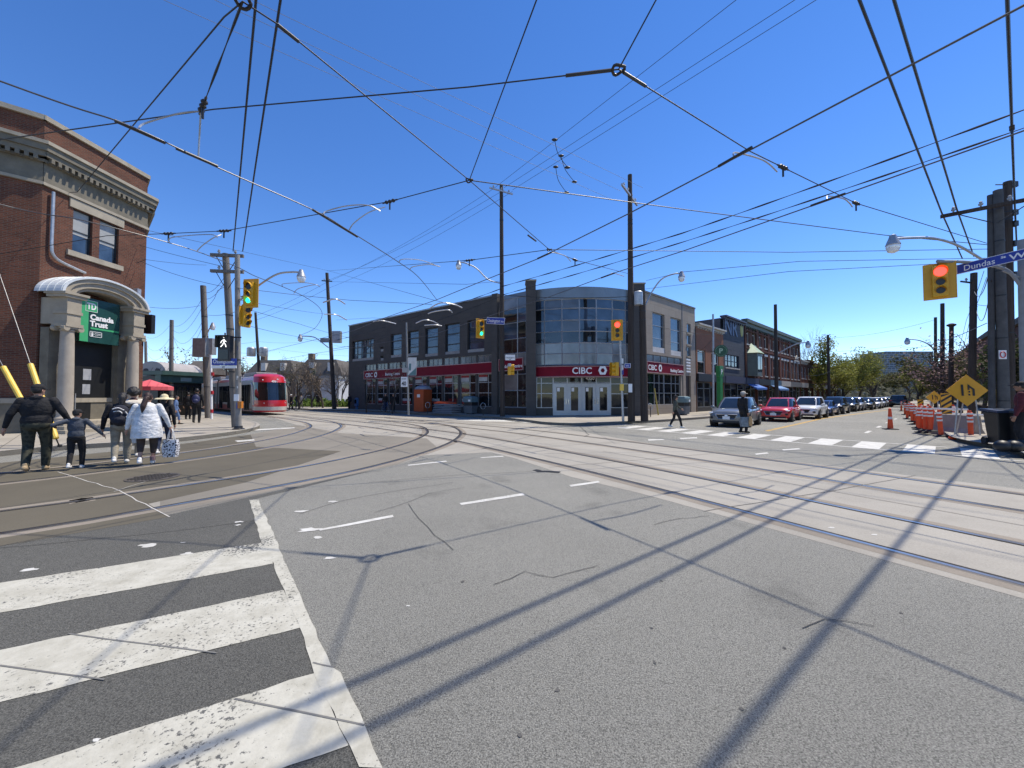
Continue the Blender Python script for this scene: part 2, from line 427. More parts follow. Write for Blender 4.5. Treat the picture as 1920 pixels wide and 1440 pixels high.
def gp(*a): return [G(x, y) for x, y in a]
far_L = [V((-14.0, 33.6, 0)), V((-24.5, 43.5, 0)), V((-52, 68.5, 0))]
core = [V((-24, -9, 0)), V((-14.5, -2.0, 0))] + gp((0, 1025), (300, 968), (560, 911), (640, 893), (745, 871), (795, 854), (920, 848), (960, 858), (1010, 874), (1070, 894), (1200, 925), (1560, 1023), (1920, 1123)) \
    + [TR(-30, 5.05), TR(-30, 11.25)] + gp((1920, 918), (1230, 833.5), (1108, 813), (1024, 797), (960, 791), (880, 784.5), (780, 779)) + far_L \
    + [V((-58, 62, 0)), V((-30, 36.5, 0))] + gp((470, 776.5), (500, 779), (556, 797), (473, 814), (300, 838), (0, 868)) + [V((-21.5, 1.0, 0)), V((-30, -4, 0))]
mb = MB(); mb.poly([(p.x, p.y, .002) for p in core]); struct('track_road', mb, M_CONC)
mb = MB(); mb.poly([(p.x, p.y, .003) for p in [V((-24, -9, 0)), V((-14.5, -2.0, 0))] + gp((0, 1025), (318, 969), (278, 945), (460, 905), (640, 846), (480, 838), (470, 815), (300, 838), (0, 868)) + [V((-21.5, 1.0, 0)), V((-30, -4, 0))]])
struct('brown_track_road', mb, M_BROWN)  # browner, darker concrete laid over the left track slabs
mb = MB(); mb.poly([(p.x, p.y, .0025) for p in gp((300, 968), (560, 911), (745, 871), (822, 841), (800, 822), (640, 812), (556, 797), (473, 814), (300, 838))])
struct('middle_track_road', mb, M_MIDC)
mb = MB(); mb.poly([(p.x, p.y, .0015) for p in gp((0, 1026), (300, 969), (560, 912), (640, 894), (700, 882)) + gp((474, 937), (505, 1015), (545, 1110), (612, 1260), (700, 1438)) + [V((-.35, 1.2, 0)), V((-.2, .2, 0)), V((-9, -6, 0)), V((-13.5, -2.6, 0))]])
struct('patched_road', mb, M_ASPHD)

# rails --------------------------------------------------------------
T1 = catmull([(17.0, -18.0, 0), (5.54, 3.03, 0), (2.66, 8.29, 0), (-.15, 12.8, 0), (-2.3, 15.85, 0), (-5.6, 19.6, 0), (-8.95, 23.0, 0), (-14.5, 28.0, 0), (-20.7, 33.5, 0), (-31.8, 43.5, 0), (-54, 63.5, 0)], 10)
T2 = offset(T1, 3.53)
CA = catmull([(-17, -5.3, 0), (-9.5, 1.2, 0), (-6.1, 4.67, 0), (-5.37, 5.5, 0), (-4.07, 7.43, 0), (-3.17, 9.26, 0), (-2.35, 12.2, 0), (-2.1, 15.4, 0), (-2.45, 18.5, 0), (-3.7, 22.0, 0), (-6.3, 25.6, 0), (-9.2, 28.6, 0)], 8)
CB = catmull([(-18.5, -1.2, 0), (-11.6, 5.2, 0), (-9.7, 7.3, 0), (-8.9, 8.6, 0), (-8.3, 10.2, 0), (-7.85, 12.0, 0), (-7.7, 14.2, 0), (-7.95, 16.6, 0), (-8.5, 18.9, 0), (-9.5, 21.7, 0), (-11.6, 25.0, 0), (-15.0, 28.8, 0), (-18.0, 31.6, 0)], 8)
def rail(line, d, inner):
    g = offset(line, d); mb = MB()
    sb = MB(); strip(sb, offset(g, inner * -.12), .22, .0033); struct('rail_side_road', sb, M_RUST)
    strip(mb, g, .15, .0042, 1); strip(mb, g, .062, .0062, 0)
    strip(mb, offset(g, inner * .052), .045, .0068, 2)
    struct('road_rail', mb, [M_STEEL, mat('rail_edge', (.11, .10, .09), .8), M_GROOVE])
for ln in (T1, T2): rail(ln, -.7475, 1); rail(ln, .7475, -1)
rail(CA, -.03, -1); rail(CA, -1.525, 1); rail(CB, 0, -1); rail(CB, -1.495, 1)

# seams and cracks ----------------------------------------------------
def crack(pts, w, m, z=.0074, jit=.03, name='road_crack'):
    q = []
    for a, b in zip(pts[:-1], pts[1:]):
        n = max(2, int((b - a).length / .35))
        for i in range(n): q.append(a.lerp(b, i / n) + V((rnd.uniform(-jit, jit), rnd.uniform(-jit, jit), 0)))
    q.append(pts[-1]); mb = MB(); strip(mb, q, w, z); struct(name, mb, m)
M_CRKD = mat('crack_dirt', (.05, .048, .044), .9)
M_CRACKL = mat('crack_fill', (.48, .46, .42), .9)
crack(gp((110, 885), (225, 921), (318, 970)), .016, M_CRACKL, jit=.018)
crack(gp((215, 922), (275, 903)), .014, M_CRACKL, jit=.018)
crack(gp((765, 945), (800, 990), (835, 1020), (850, 1032)), .007, M_CRKD)
crack(gp((560, 963), (650, 938), (760, 918), (850, 905)), .009, M_CRKD); crack(gp((690, 905), (850, 892), (1000, 884)), .010, M_CRKD)
crack(gp((0, 1028), (180, 1012), (370, 992), (480, 976)), .009, M_CRKD)
crack(gp((1002, 882), (1012, 884), (1050, 886)), .16, M_TAR, jit=.05)
for n_, t0 in ((9.9, 10.5), (9.9, 7.2), (9.9, 3.3), (9.9, 0), (9.9, -3.5)):
    crack([TR(t0 + .3, 5.1), TR(t0, 8.1), TR(t0 - .2, 11.2)], .014, mat('joint', (.13, .12, .11), .9), jit=.012)
for d_ in (-1.75, 1.7):
    crack([p for p in offset(T1, 1.765 + d_ * 0 + (0.0 if d_ < 0 else 2.6)) if p.y < 20][:26], .018, mat('joint2', (.17, .155, .14), .9), jit=.01, name='road_joint')
crack(gp((1085, 798), (1104, 815), (1096, 819)), .03, M_TAR)
for a, b in (((128, 1190), (406, 1226)), ((0, 1249), (196, 1276)), ((440, 1312), (684, 1362)), ((586, 1244), (626, 1253))):
    crack(gp(a, b), .011, mat('loop_sealant', (.15, .148, .138), .8), jit=.003, name='road_seam')

# painted markings ------------------------------------------------------
def mark(*polys, m=M_WHITE, name='road_marking', z=.005):
    mb = MB()
    for p in polys: mb.poly([(q.x, q.y, z) for q in p])
    return struct(name, mb, m)
def rough_edge(pts, k=.008):
    out = []
    for a, b in zip(pts, pts[1:] + pts[:1]):
        n = max(1, int((b - a).length / .12))
        for i in range(n): out.append(a.lerp(b, i / n) + V((rnd.uniform(-k, k), rnd.uniform(-k, k), 0)))
    return out
def ext(a, b, k): return b + (b - a) * k
bars = []
a, b, c, d = gp((495, 1017.5), (0, 1094), (0, 1150), (513, 1057.5)); bars.append([a, ext(a, b, .8), ext(d, c, .8), d])
a, b, c, d = gp((531, 1107), (0, 1220), (0, 1319), (564, 1178)); bars.append([a, ext(a, b, 1.1), ext(d, c, 1.1), d])
a, b = gp((588, 1263), (30, 1440)); c, d = gp((548, 1438), (655, 1401)); bars.append([a, ext(a, b, 1.2), ext(d, c, 3.2), d])
edge = gp((467, 937.5), (491, 1017.5), (512, 1057.5), (531, 1107), (564, 1178), (588, 1263)) + gp((655, 1401), (672, 1440)) + gp((720, 1440), (637, 1262), (622, 1252), (577, 1153), (519, 1016), (484, 937))
for q in bars: mark(rough_edge(q), name='crosswalk_marking')
mark(rough_edge(edge), name='crosswalk_marking', z=.0058)
for p in ([(598, 993), (600, 996), (739, 970), (736, 966)], [(862, 944), (865, 947.5), (984, 929), (980, 925)], [(1067, 910), (1071, 913), (1126, 905), (1122, 902)], [(764, 872), (766, 873.5), (838, 866), (836, 864)], [(900, 857.8), (903, 859), (945, 856.5), (942, 855)]):
    mark(rough_edge(gp(*p), .006), m=M_WHITE2, name='lane_marking')
for x, y, s in ((580, 994, 1.0), (596, 1008, .5), (566, 959, .7), (623, 941, .6), (617, 1047, .5), (278, 1023, .7), (343, 1018, .2), (352, 1039, .5), (55, 1069, .5), (449, 979, .5), (446, 985, .3), (765, 1137, .12), (180, 1389, .14), (1640, 1003, .3), (1560, 990, .35)):
    c = G(x, y); q = []
    for i in range(11):
        a = i * .571; r_ = .085 * s * rnd.uniform(.5, 1.25); q.append(c + V((math.cos(a) * r_ * 1.6, math.sin(a) * r_, 0)))
    mark(q, m=M_WHITE2, name='paint_chip_marking', z=.0048)
# far crosswalk over the cross street
n0, n1 = G(1140, 801), G(1925, 866); f0, f1 = G(1140, 794.5), G(1915, 848)
def LP(t): return n0.lerp(n1, t), f0.lerp(f1, t)
L_ = (n1 - n0).length; k = 0
mark([*map(lambda p: p, (n0, n1, n1 + (f1 - n1).normalized() * .14, n0 + (f0 - n0).normalized() * .14))], m=M_WHITE2, name='crosswalk_marking', z=.0056)
mark([f0, f1, f1 + (n1 - f1).normalized() * .14, f0 + (n0 - f0).normalized() * .14], m=M_WHITE2, name='crosswalk_marking', z=.0056)
nd_, fd_ = (n1 - n0).normalized(), (f1 - f0).normalized()
def tofar(p):
    den = U.x * fd_.y - U.y * fd_.x; q = f0 - p; return p + U * ((q.x * fd_.y - q.y * fd_.x) / den)
t = .5
while t < L_ - .5:
    a, b = n0 + nd_ * t, n0 + nd_ * (t + .66)
    mark([a, b, tofar(b), tofar(a)], m=M_WHITE2, name='crosswalk_marking'); t += 1.17
for p in ([(1215, 824), (1216, 826.5), (1247, 825), (1243, 823.5)], [(1274, 821.5), (1276, 823.5), (1308, 822), (1306, 820)], [(1415, 851), (1418, 853), (1442, 850.5), (1438, 848.5)], [(1466, 843), (1469, 845), (1502, 842.5), (1497, 840.5)]):
    mark(gp(*p), m=M_WHITE2, name='lane_marking')
mark(gp((1434, 807.5), (1440, 809), (1548, 784.4), (1545, 783.2)), m=M_YELLOW, name='centre_line_marking')
mark([G(1549, 784.4), G(1546, 783.2), V((44, 45.6, 0)), V((44.2, 45.5, 0))], m=M_YELLOW, name='centre_line_marking')
for u0 in (23.2, 27.6, 32.5, 38): mark([OS(u0, -2.30), OS(u0, -2.44), OS(u0 + 1.5, -2.44), OS(u0 + 1.5, -2.30)], m=M_WHITE2, name='lane_marking')
# crosswalks on the far and left arms
for p in ([(840, 787.0), (930, 786.2), (985, 791.3), (900, 790)], [(945, 788.2), (1010, 790.5), (1040, 794), (985, 792.5)], [(470, 805.5), (551, 801.3), (553, 803), (476, 807.5)], [(440, 826.5), (476, 823.8), (478, 826), (446, 829)]):
    mark(gp(*p), m=M_WHITE2, name='crosswalk_marking')

# sidewalks and kerbs ----------------------------------------------------
def sidewalk(edge_pts, back, name='sidewalk'):
    top = offset(edge_pts, 0)
    mb = MB(); mb.prism([(p.x, p.y) for p in edge_pts + back], -.3, .146)
    struct(name, mb, M_WALK)
    kb = MB(); inn = offset(edge_pts, KS * .17); n = len(edge_pts)
    out = edge_pts
    for i in range(n - 1):
        a, b, c, d = out[i], out[i + 1], inn[i + 1], inn[i]
        kb.quad(*[V((q.x, q.y, .152)) for q in (a, b, c, d)])
        kb.quad(V((a.x, a.y, -.02)) - 0 * W_, V((b.x, b.y, -.02)), V((b.x, b.y, .152)), V((a.x, a.y, .152)))
        kb.quad(V((c.x, c.y, .14)), V((d.x, d.y, .14)), V((d.x, d.y, .152)), V((c.x, c.y, .152)))
    struct('kerb', kb, M_KERB)
# bank corner on the far side
KS = -1
e = [V((-58, 76.0, 0)), V((-30, 50.2, 0))] + catmull(gp((600, 770.2), (690, 772), (780, 777), (874, 781.5), (935, 785.5), (989, 791.5), (1024, 796), (1071, 798.2), (1113, 797.5), (1180, 794.3), (1230, 792.0), (1313, 786)), 4) + [OS(60, -11.85), OS(60, -11.85) + U2 * 140]
sidewalk(e, [OS(60, -11.85) + U2 * 140 - W2 * 40, OS(60, -50), V((-20, 90, 0)), V((-58, 100, 0))])
far_kerb = e
# stone bank corner on the left
e = [V((-32, -8.5, 0)), V((-22.6, .6, 0))] + catmull(gp((-60, 868), (0, 856), (125, 844), (300, 832), (420, 818), (470, 809), (487, 801.5), (470, 793), (430, 787.5), (385, 783)), 5) + [V((-32.0, 34.6, 0)), V((-60, 60, 0))]
sidewalk(e, [V((-90, 60, 0)), V((-90, -8, 0))])
# works corner on the right
KS = 1
e = [TR(-24, 16.6), G(2070, 900), G(1990, 876), G(1925, 857)] + catmull([G(1875, 842), O2(-1.2, .45), O2(.5, .2), O2(4, .2)], 3) + [O2(60, .2), O2(220, .2)]
sidewalk(e[::-1], [TR(-24, 60), O2(60, 60), O2(220, 40)])
mb = MB(); mb.quad(*[V((p.x, p.y, -.01)) for p in (OS(40, 40), OS(41, 40), OS(41, 41), OS(40, 41))])
for a_, w_, m_ in ((((930, 1100), (980, 1075), (1035, 1085), (1120, 1062)), .007, M_CRKD), (((1230, 985), (1262, 975), (1300, 972), (1330, 968)), .008, M_CRKD), (((1500, 1180), (1545, 1160), (1640, 1175)), .007, M_CRKD), (((700, 960), (770, 942), (805, 925), (870, 915)), .009, M_CRKD)):
    crack(gp(*a_), w_, m_, jit=.035)
for x, y, r_ in ((1045, 1295, .035), (1228, 1243, .03), (1222, 1178, .03), (868, 1091, .04), (1470, 1215, .025), (1690, 1150, .03), (975, 1380, .028), (1390, 1330, .03), (1240, 1090, .03)):
    c = G(x, y); mark([c + V((math.cos(i * .7) * .55 * r_ * rnd.uniform(.45, .95), math.sin(i * .7) * .55 * r_ * rnd.uniform(.6, 1.1), 0)) for i in range(9)], m=mat('gum_spot', (.075, .073, .068), .8), name='stain_marking', z=.004)
# manhole
mh = G(287, 896, .0); mb = MB(); mb.lathe([(0.0, .0), (.42, .0), (.42, .016), (0.0, .016)], mh, 28)
for i in range(-5, 6):
    for j in range(-5, 6):
        if i * i + j * j < 26: mb.box(mh + V((i * .07, j * .07, .018)), (.035, .05, .008), mi=1)
tag(mb.build('manhole_cover', [mat('cast_iron', (.11, .095, .08), .6, .4), mat('cast_iron_dark', (.04, .036, .032), .7, .3)]), 'round cast iron manhole cover set between the curved rails', 'manhole cover')
# ================================================================== building helpers
def wall(mb, A, B, z0, z1, holes=(), depth=.18, mi=0, mr=None):
    """wall skin from A to B (outside on the right of travel A->B turned towards the viewer) with real openings;
    holes: (s0, s1, za, zb)"""
    A, B = V((A[0], A[1], 0)), V((B[0], B[1], 0)); L = (B - A).length; d = (B - A) / L
    n = V((d.y, -d.x, 0))
    ss = sorted({0, L, *[min(max(h[i], 0), L) for h in holes for i in (0, 1)]}); zs = sorted({z0, z1, *[h[i] for h in holes for i in (2, 3)]})
    P = lambda s, z, o=0: A + d * s - n * o + V((0, 0, z))
    for a, b in zip(ss, ss[1:]):
        for c, e in zip(zs, zs[1:]):
            m_, k = (a + b) / 2, (c + e) / 2
            if b - a < 1e-5 or e - c < 1e-5: continue
            if any(h[0] < m_ < h[1] and h[2] < k < h[3] for h in holes): continue
            mb.quad(P(a, c), P(b, c), P(b, e), P(a, e), mi)
    mr = mi if mr is None else mr
    for a, b, c, e in [h[:4] for h in holes]:
        mb.quad(P(a, c), P(a, e), P(a, e, depth), P(a, c, depth), mr); mb.quad(P(b, c), P(b, c, depth), P(b, e, depth), P(b, e), mr)
        mb.quad(P(a, c), P(a, c, depth), P(b, c, depth), P(b, c), mr); mb.quad(P(a, e), P(b, e), P(b, e, depth), P(a, e, depth), mr)
    return d, n, P
def wframe(parent, P, h, cols, rows, fm, gm, t=.05, depth=.16, name='window', sill=None, fp=.05):
    """one window in hole h: frame mesh with a pane as its sub-part"""
    a, b, c, e = h[:4]; f = MB()
    def bar(s0, s1, za, zb, o0, o1):
        q = [P(s0, za, o0), P(s1, za, o0), P(s1, zb, o0), P(s0, zb, o0)]; r = [P(s0, za, o1), P(s1, za, o1), P(s1, zb, o1), P(s0, zb, o1)]
        f.add(q + r, [[0, 1, 2, 3], [4, 7, 6, 5], [0, 4, 5, 1], [1, 5, 6, 2], [2, 6, 7, 3], [3, 7, 4, 0]])
    o0, o1 = depth - fp, depth + .02
    bar(a + .004, a + t, c + .004, e - .004, o0, o1); bar(b - t, b - .004, c + .004, e - .004, o0, o1)
    bar(a + t, b - t, c + .004, c + t, o0 + .003, o1); bar(a + t, b - t, e - t, e - .004, o0 + .003, o1)
    cs = cols if isinstance(cols, (list, tuple)) else [i / cols for i in range(1, cols)]
    rs = rows if isinstance(rows, (list, tuple)) else [i / rows for i in range(1, rows)]
    for k in cs: s = a + (b - a) * k; bar(s - t * .5, s + t * .5, c + t, e - t, o0 + .006, o1)
    for k in rs: z = c + (e - c) * k; bar(a + t, b - t, z - t * .5, z + t * .5, o0 + .010, o1)
    o = f.build(name, fm, parent)
    g = MB(); g.quad(P(a, c, depth), P(b, c, depth), P(b, e, depth), P(a, e, depth)); g.build('pane', gm, o)
    if sill:
        m = MB(); 
        q = [P(a - .08, c - .14, -.07), P(b + .08, c - .14, -.07), P(b + .08, c - .002, -.07), P(a - .08, c - .002, -.07)]; r = [P(a - .08, c - .14, .02), P(b + .08, c - .14, .02), P(b + .08, c - .002, .02), P(a - .08, c - .002, .02)]
        m.add(q + r, [[0, 1, 2, 3], [4, 7, 6, 5], [0, 4, 5, 1], [1, 5, 6, 2], [2, 6, 7, 3], [3, 7, 4, 0]]); m.build('sill', sill, o)
    return o
def slab(mb, P, s0, s1, z0, z1, o0, o1, mi=0):   # box along a wall; o positive = into the wall
    q = [P(s0, z0, o0), P(s1, z0, o0), P(s1, z1, o0), P(s0, z1, o0)]; r = [P(s0, z0, o1), P(s1, z0, o1), P(s1, z1, o1), P(s0, z1, o1)]
    mb.add(q + r, [[0, 1, 2, 3], [4, 7, 6, 5], [0, 4, 5, 1], [1, 5, 6, 2], [2, 6, 7, 3], [3, 7, 4, 0]], mi)
def plan(A, B):
    A, B = V((A[0], A[1], 0)), V((B[0], B[1], 0)); d = (B - A).normalized(); n = V((d.y, -d.x, 0))
    return d, n, (lambda s, z, o=0: A + d * s - n * o + V((0, 0, z)))

# ================================================================== modern bank across the junction
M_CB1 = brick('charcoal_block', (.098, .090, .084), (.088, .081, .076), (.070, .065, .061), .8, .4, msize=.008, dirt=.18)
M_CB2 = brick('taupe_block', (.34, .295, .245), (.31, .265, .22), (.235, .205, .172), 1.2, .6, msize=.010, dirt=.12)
M_MULL = mat('aluminium_mullion', (.20, .215, .225), .4, .6)
M_LMULL = mat('pale_mullion', (.36, .37, .38), .4, .5)
M_MAROON = mat('maroon_fascia', (.185, .007, .021), .55, var=.1, spec=.12)
M_MTRIM = mat('fascia_trim', (.42, .25, .24), .45)
M_PANEL = mat('metal_panel', (.20, .22, .235), .35, .5, .12, 1.2)
M_SPAN = glass('spandrel_glass', (.20, .22, .225), .12, .25)
M_GLASSD = glass('dark_room_glass', (.010, .012, .014), .03, .6)
M_GLASSL = glass('blind_glass', (.085, .09, .095), .06, .3)
M_SPAN2 = glass('grey_spandrel_glass', (.16, .155, .15), .14, .3)
M_FROST = glass('frosted_glass', (.12, .125, .125), .2, .4)
CK_A, CK_B = V((-1.3, 31.3, 0)), V((-19.0, 45.2, 0))      # left flank: near end, far end
d_l, n_, P_ = plan(CK_B, CK_A)
bank = thing('bank_building', 'dark grey two storey bank with curved glass corner and maroon fascia across the junction', 'building', (2, 30, .146))
def LW(px, py): s, z = wallpt(CK_B, CK_A, px, py); return s, z
ZT = 9.75
holes = []; specs = []
def hpx(x0, y0, x1, y1, AA, BB):
    s0, za = wallpt(AA, BB, x0, y1); s1, zb = wallpt(AA, BB, x1, y0); s0b, z2 = wallpt(AA, BB, x1, y1)
    return (min(s0, s1), max(s0, s1), (za + z2) / 2, zb)
for x0, y0, x1, y1, c, r in ((660, 634, 700.5, 676, 5, 3), (713, 650, 719, 659, 1, 1), (713, 666.5, 719, 676, 1, 1), (732, 624, 753, 670, 1, [.35, .7]), (764, 618.5, 785, 667, 1, [.35, .7]), (796.5, 612, 821, 668, 1, [.33, .67]), (834, 604, 862, 664, 1, [.33, .67]), (876, 596, 908, 660, 1, [.33, .67])):
    h = hpx(x0, y0, x1, y1, CK_B, CK_A); holes.append(h); specs.append((c, r))
zs0 = 4.35
L_l = (CK_A - CK_B).length
s_shop = LW(684, 760)[0]
ghole = (s_shop, L_l - .05, .75, 3.45); clere = (s_shop, L_l - .05, 4.4, 5.05)
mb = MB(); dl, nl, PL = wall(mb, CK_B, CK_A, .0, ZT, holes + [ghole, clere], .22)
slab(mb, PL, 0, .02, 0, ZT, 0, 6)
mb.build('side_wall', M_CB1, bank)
for h, (c, r) in zip(holes, specs): wframe(bank, PL, h, c, r, M_DARK, M_GLASSB if h[3] > 6.5 else M_GLASS, .09, .2)
# light sills under the tall windows
for h in holes:
    if h[1] - h[0] > .5:
        m = MB(); slab(m, PL, h[0] + .01, h[1] - .01, h[2] + .006, h[2] + .26, .04, .17); m.build('sill_panel', mat('sill_panel', (.26, .255, .25), .6), bank)
n_b = 9
for i in range(n_b):
    a = s_shop + (L_l - .05 - s_shop) * i / n_b; b = s_shop + (L_l - .05 - s_shop) * (i + 1) / n_b
    if i: m = MB(); slab(m, PL, a - .14, a + .14, .75, 3.45, .03, .2); slab(m, PL, a - .1, a + .1, 4.4, 5.05, .04, .2); m.build('pier', M_CB1, bank)
    f = wframe(bank, PL, (a + .14, b - .14, .75, 3.45), [.62], [.42, .74], M_LMULL, M_SHOP, .055, .14, name='shop_window')
    m = MB(); slab(m, PL, a + .2, a + .2 + (b - a - .4) * .55, 2.85, 3.2, .125, .13); slab(m, PL, a + .2, a + .2 + (b - a - .4) * .55, 3.2, 3.4, .125, .13, 1)
    if i % 2: slab(m, PL, a + .3, b - .5, 1.15, 1.38, .125, .13); slab(m, PL, a + .3, b - .5, .95, 1.15, .125, .13, 1)
    m.build('window_poster', [mat('poster_white', (.42, .42, .40), .6), mat('poster_red', (.30, .02, .02), .6)], f)
    wframe(bank, PL, (a + .1, b - .1, 4.4, 5.05), 3, 1, M_MULL, M_FROST, .05, .12)
def diamond(mb, M, r, mi=0):                     # hexagon ring with a diamond cut in it
    o = [(r * .62, r), (-r * .62, r), (-r * 1.05, 0), (-r * .62, -r), (r * .62, -r), (r * 1.05, 0)]
    i = [(0, r * .62), (-r * .25, r * .40), (-r * .52, 0), (0, -r * .62), (r * .25, -r * .40), (r * .52, 0)]
    i = [(r * .22, r * .48), (-r * .22, r * .48), (-r * .5, 0), (-r * .22, -r * .48), (r * .22, -r * .48), (r * .5, 0)]
    T = lambda p: M @ V((p[0], p[1], .012))
    for k in range(6): mb.quad(T(o[k]), T(o[(k + 1) % 6]), T(i[(k + 1) % 6]), T(i[k]), mi)
def fascia(P, d, n, s0, s1, z0, z1, texts, o=.12, name='fascia_sign'):
    m = MB(); slab(m, P, s0, s1, z0, z1, -o, .0)
    f = m.build(name, M_MAROON, bank)
    m = MB()
    for a, b in ((z0 - .06, z0 - .002), (z1 + .002, z1 + .06)): slab(m, P, s0, s1, a, b, -o - .03, .0)
    for a in (s0 - .05, s1 + .002): slab(m, P, a, a + .05, z0 - .06, z1 + .06, -o - .03, 0)
    m.build('sign_frame', M_MTRIM, f)
    if texts:
        m = MB()
        for t, s, z, size, logo in texts:
            if t: m.text(t, frame(P(s, z, -o - .012), d, n), size, .012, bold=.012 * size)
            if logo: diamond(m, frame(P(logo, z + size * .36, -o - .012), d, n), size * .46)
        m.build('sign_lettering', M_SIGNW, f)
    return f
fascia(PL, dl, nl, s_shop, L_l - .2, 3.52, 4.34, [('CIBC', s_shop + .3, 3.68, .62, s_shop + 2.25), ('Banking Centre', s_shop + 4.0, 3.75, .40, 0)])
# roof coping, rear and roof
CR_A, CR_B = V((10.35, 30.25, 0)), V((17.15, 36.3, 0))
mb = MB(); slab(mb, PL, -.1, L_l + .1, ZT, ZT + .12, -.06, .5); mb.build('roof_coping', mat('coping_metal', (.30, .32, .33), .4, .5), bank)
# right flank
mbr = MB(); dr_, nr_, PR = plan(CR_A, CR_B); L_r = (CR_B - CR_A).length
hr = [hpx(1224, 590.5, 1246, 661, CR_A, CR_B), hpx(1258, 599.5, 1277, 667, CR_A, CR_B), hpx(1288, 608, 1295, 624, CR_A, CR_B), hpx(1288, 629.5, 1295, 646, CR_A, CR_B), hpx(1288, 651.5, 1295, 668, CR_A, CR_B)]
s_j = wallpt(CR_A, CR_B, 1280, 700)[0]
gr = (.3, s_j - .35, .9, 3.45); cr = (.3, s_j - .1, 4.35, 4.95); dr = (*sorted((wallpt(CR_A, CR_B, 1286, 720)[0], wallpt(CR_A, CR_B, 1295.5, 720)[0])), .15, 3.45)
zr = 9.75
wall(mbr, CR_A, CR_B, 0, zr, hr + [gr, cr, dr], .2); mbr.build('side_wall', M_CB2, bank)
for h in hr[:2]:
    wframe(bank, PR, h, 1, [.36, .68], M_LMULL, M_GLASSB, .06, .18)
    m = MB(); slab(m, PR, h[0] + .01, h[1] - .01, h[2] + .006, h[2] + .42, .03, .15); m.build('sill_panel', mat('pale_sill_panel', (.55, .53, .50), .6), bank)
for h in hr[2:]: wframe(bank, PR, h, 1, 1, M_LMULL, M_GLASSB, .04, .12, sill=M_STONE)
for i in range(2):
    a = .3 + (s_j - .65) / 2 * i
    wframe(bank, PR, (a, a + (s_j - .65) / 2, .9, 3.45), [.45, .72], [.38, .70], M_LMULL, M_SHOP, .055, .14, name='shop_window')
wframe(bank, PR, cr, 5, 1, M_MULL, M_FROST, .05, .12)
m = MB(); slab(m, PR, dr[0], dr[1], .15, 3.45, .15, .2); slab(m, PR, dr[0] + .12, dr[0] + .2, 1.05, 1.25, .11, .15, 1); m.build('door', [mat('brown_door', (.055, .040, .032), .5), M_ALU], bank)
m = MB(); slab(m, PR, s_j - .05, s_j + .05, 0, zr, -.02, .02); m.build('downpipe', M_DARK, bank)
zl = wallpt(CR_A, CR_B, 1291, 688)[1]
m = MB()
for i in range(5): slab(m, PR, dr[0] + .1, dr[1] - .15, zl - .5 + i * .27, zl - .36 + i * .27, -.05, .0)
m.build('vent_louvre', M_SIGNW, bank)
m = MB(); slab(m, PR, -.1, L_r, zr, zr + .14, -.07, .5); m.build('roof_coping', mat('dark_coping', (.10, .095, .09), .6), bank)
fascia(PR, dr_, nr_, .12, s_j - .12, 3.52, 4.3, [('CIBC', .25, 3.68, .6, 2.15), ('Banking Centre', s_j - 2.55, 3.66, .38, 0)])
# corner piers and curved glazing
p1, p2 = V((1.42, 29.25, 0)), V((9.62, 29.55, 0))
for c, w_, zt in ((p1, .72, 10.25), (p2, .85, 10.1)):
    m = MB(); m.prism([(c.x - w_ / 2, c.y - .35), (c.x + w_ / 2, c.y - .35), (c.x + w_ / 2, c.y + .9), (c.x - w_ / 2, c.y + .9)], 0, zt); m.build('pier', M_CB1, bank)
    m = MB(); m.prism([(c.x - w_ / 2 - .05, c.y - .4), (c.x + w_ / 2 + .05, c.y - .4), (c.x + w_ / 2 + .05, c.y + .95), (c.x - w_ / 2 - .05, c.y + .95)], zt, zt + .1); m.build('pier_cap', M_STONE, bank)
m = MB(); cxr = CR_A; m.prism([(cxr.x - .62, cxr.y - .5), (cxr.x - .02, cxr.y + .02), (cxr.x - .7, cxr.y + .75), (cxr.x - 1.25, cxr.y + .2)], 0, 9.9); m.build('pier', M_CB1, bank)
m = MB(); m.prism([(CK_A.x - .35, CK_A.y - .1), (CK_A.x + .1, CK_A.y - .42), (CK_A.x + .5, CK_A.y + .1), (CK_A.x + .05, CK_A.y + .45)], 0, 9.85); m.build('pier', M_CB1, bank)
def curtain(pts, zrows, name, panes, t=.05, low=None):
    n = len(pts); mbs = MB()
    for p in pts: mbs.tube([p + V((0, 0, zrows[0])), p + V((0, 0, zrows[-1]))], t, 4)
    for z in zrows:
        mbs.tube([p + V((0, 0, z)) for p in pts], t * .8, 4)
    fr = mbs.build('glazing_frame', M_LMULL, bank)
    for j, (za, zb) in enumerate(zip(zrows, zrows[1:])):
        m = MB()
        for a, b in zip(pts, pts[1:]):
            u = (b - a).normalized(); nn = V((u.y, -u.x, 0))
            m.quad(a + V((0, 0, za)), b + V((0, 0, za)), b + V((0, 0, zb)), a + V((0, 0, zb)), rnd.choice((0, 0, 0, 1, 2)))
        m.build('glazing_band', [panes[j], M_GLASSD, M_GLASSL] if panes[j] in (M_GLASS, M_GLASSB) else [panes[j], M_SPAN2, M_SPAN], fr)
ca, cb = V((1.78, 29.55, 0)), V((9.2, 29.75, 0)); NC = 7
def arc(k, sag): p = ca.lerp(cb, k); return p + V((.02, -1, 0)) * sag * 4 * k * (1 - k)
cpts = [arc(k, 1.0) for k in (0, .09, .26, .43, .60, .77, .92, 1)]
rows = [4.4, 5.75, 6.85 - .05, 7.75 + .05, 8.6 - .0, 9.25]
zrow = lambda py: D(1085, py, 28.9).z
rows = [zrow(684), zrow(663), zrow(643), zrow(621.5), zrow(600.5), zrow(578.5), zrow(561)]
curtain(cpts, rows, 'glazing', [M_SPAN, M_SPAN, M_GLASS, M_GLASSB, M_GLASSB, M_GLASSB])
m = MB(); zt = zrow(539.5)
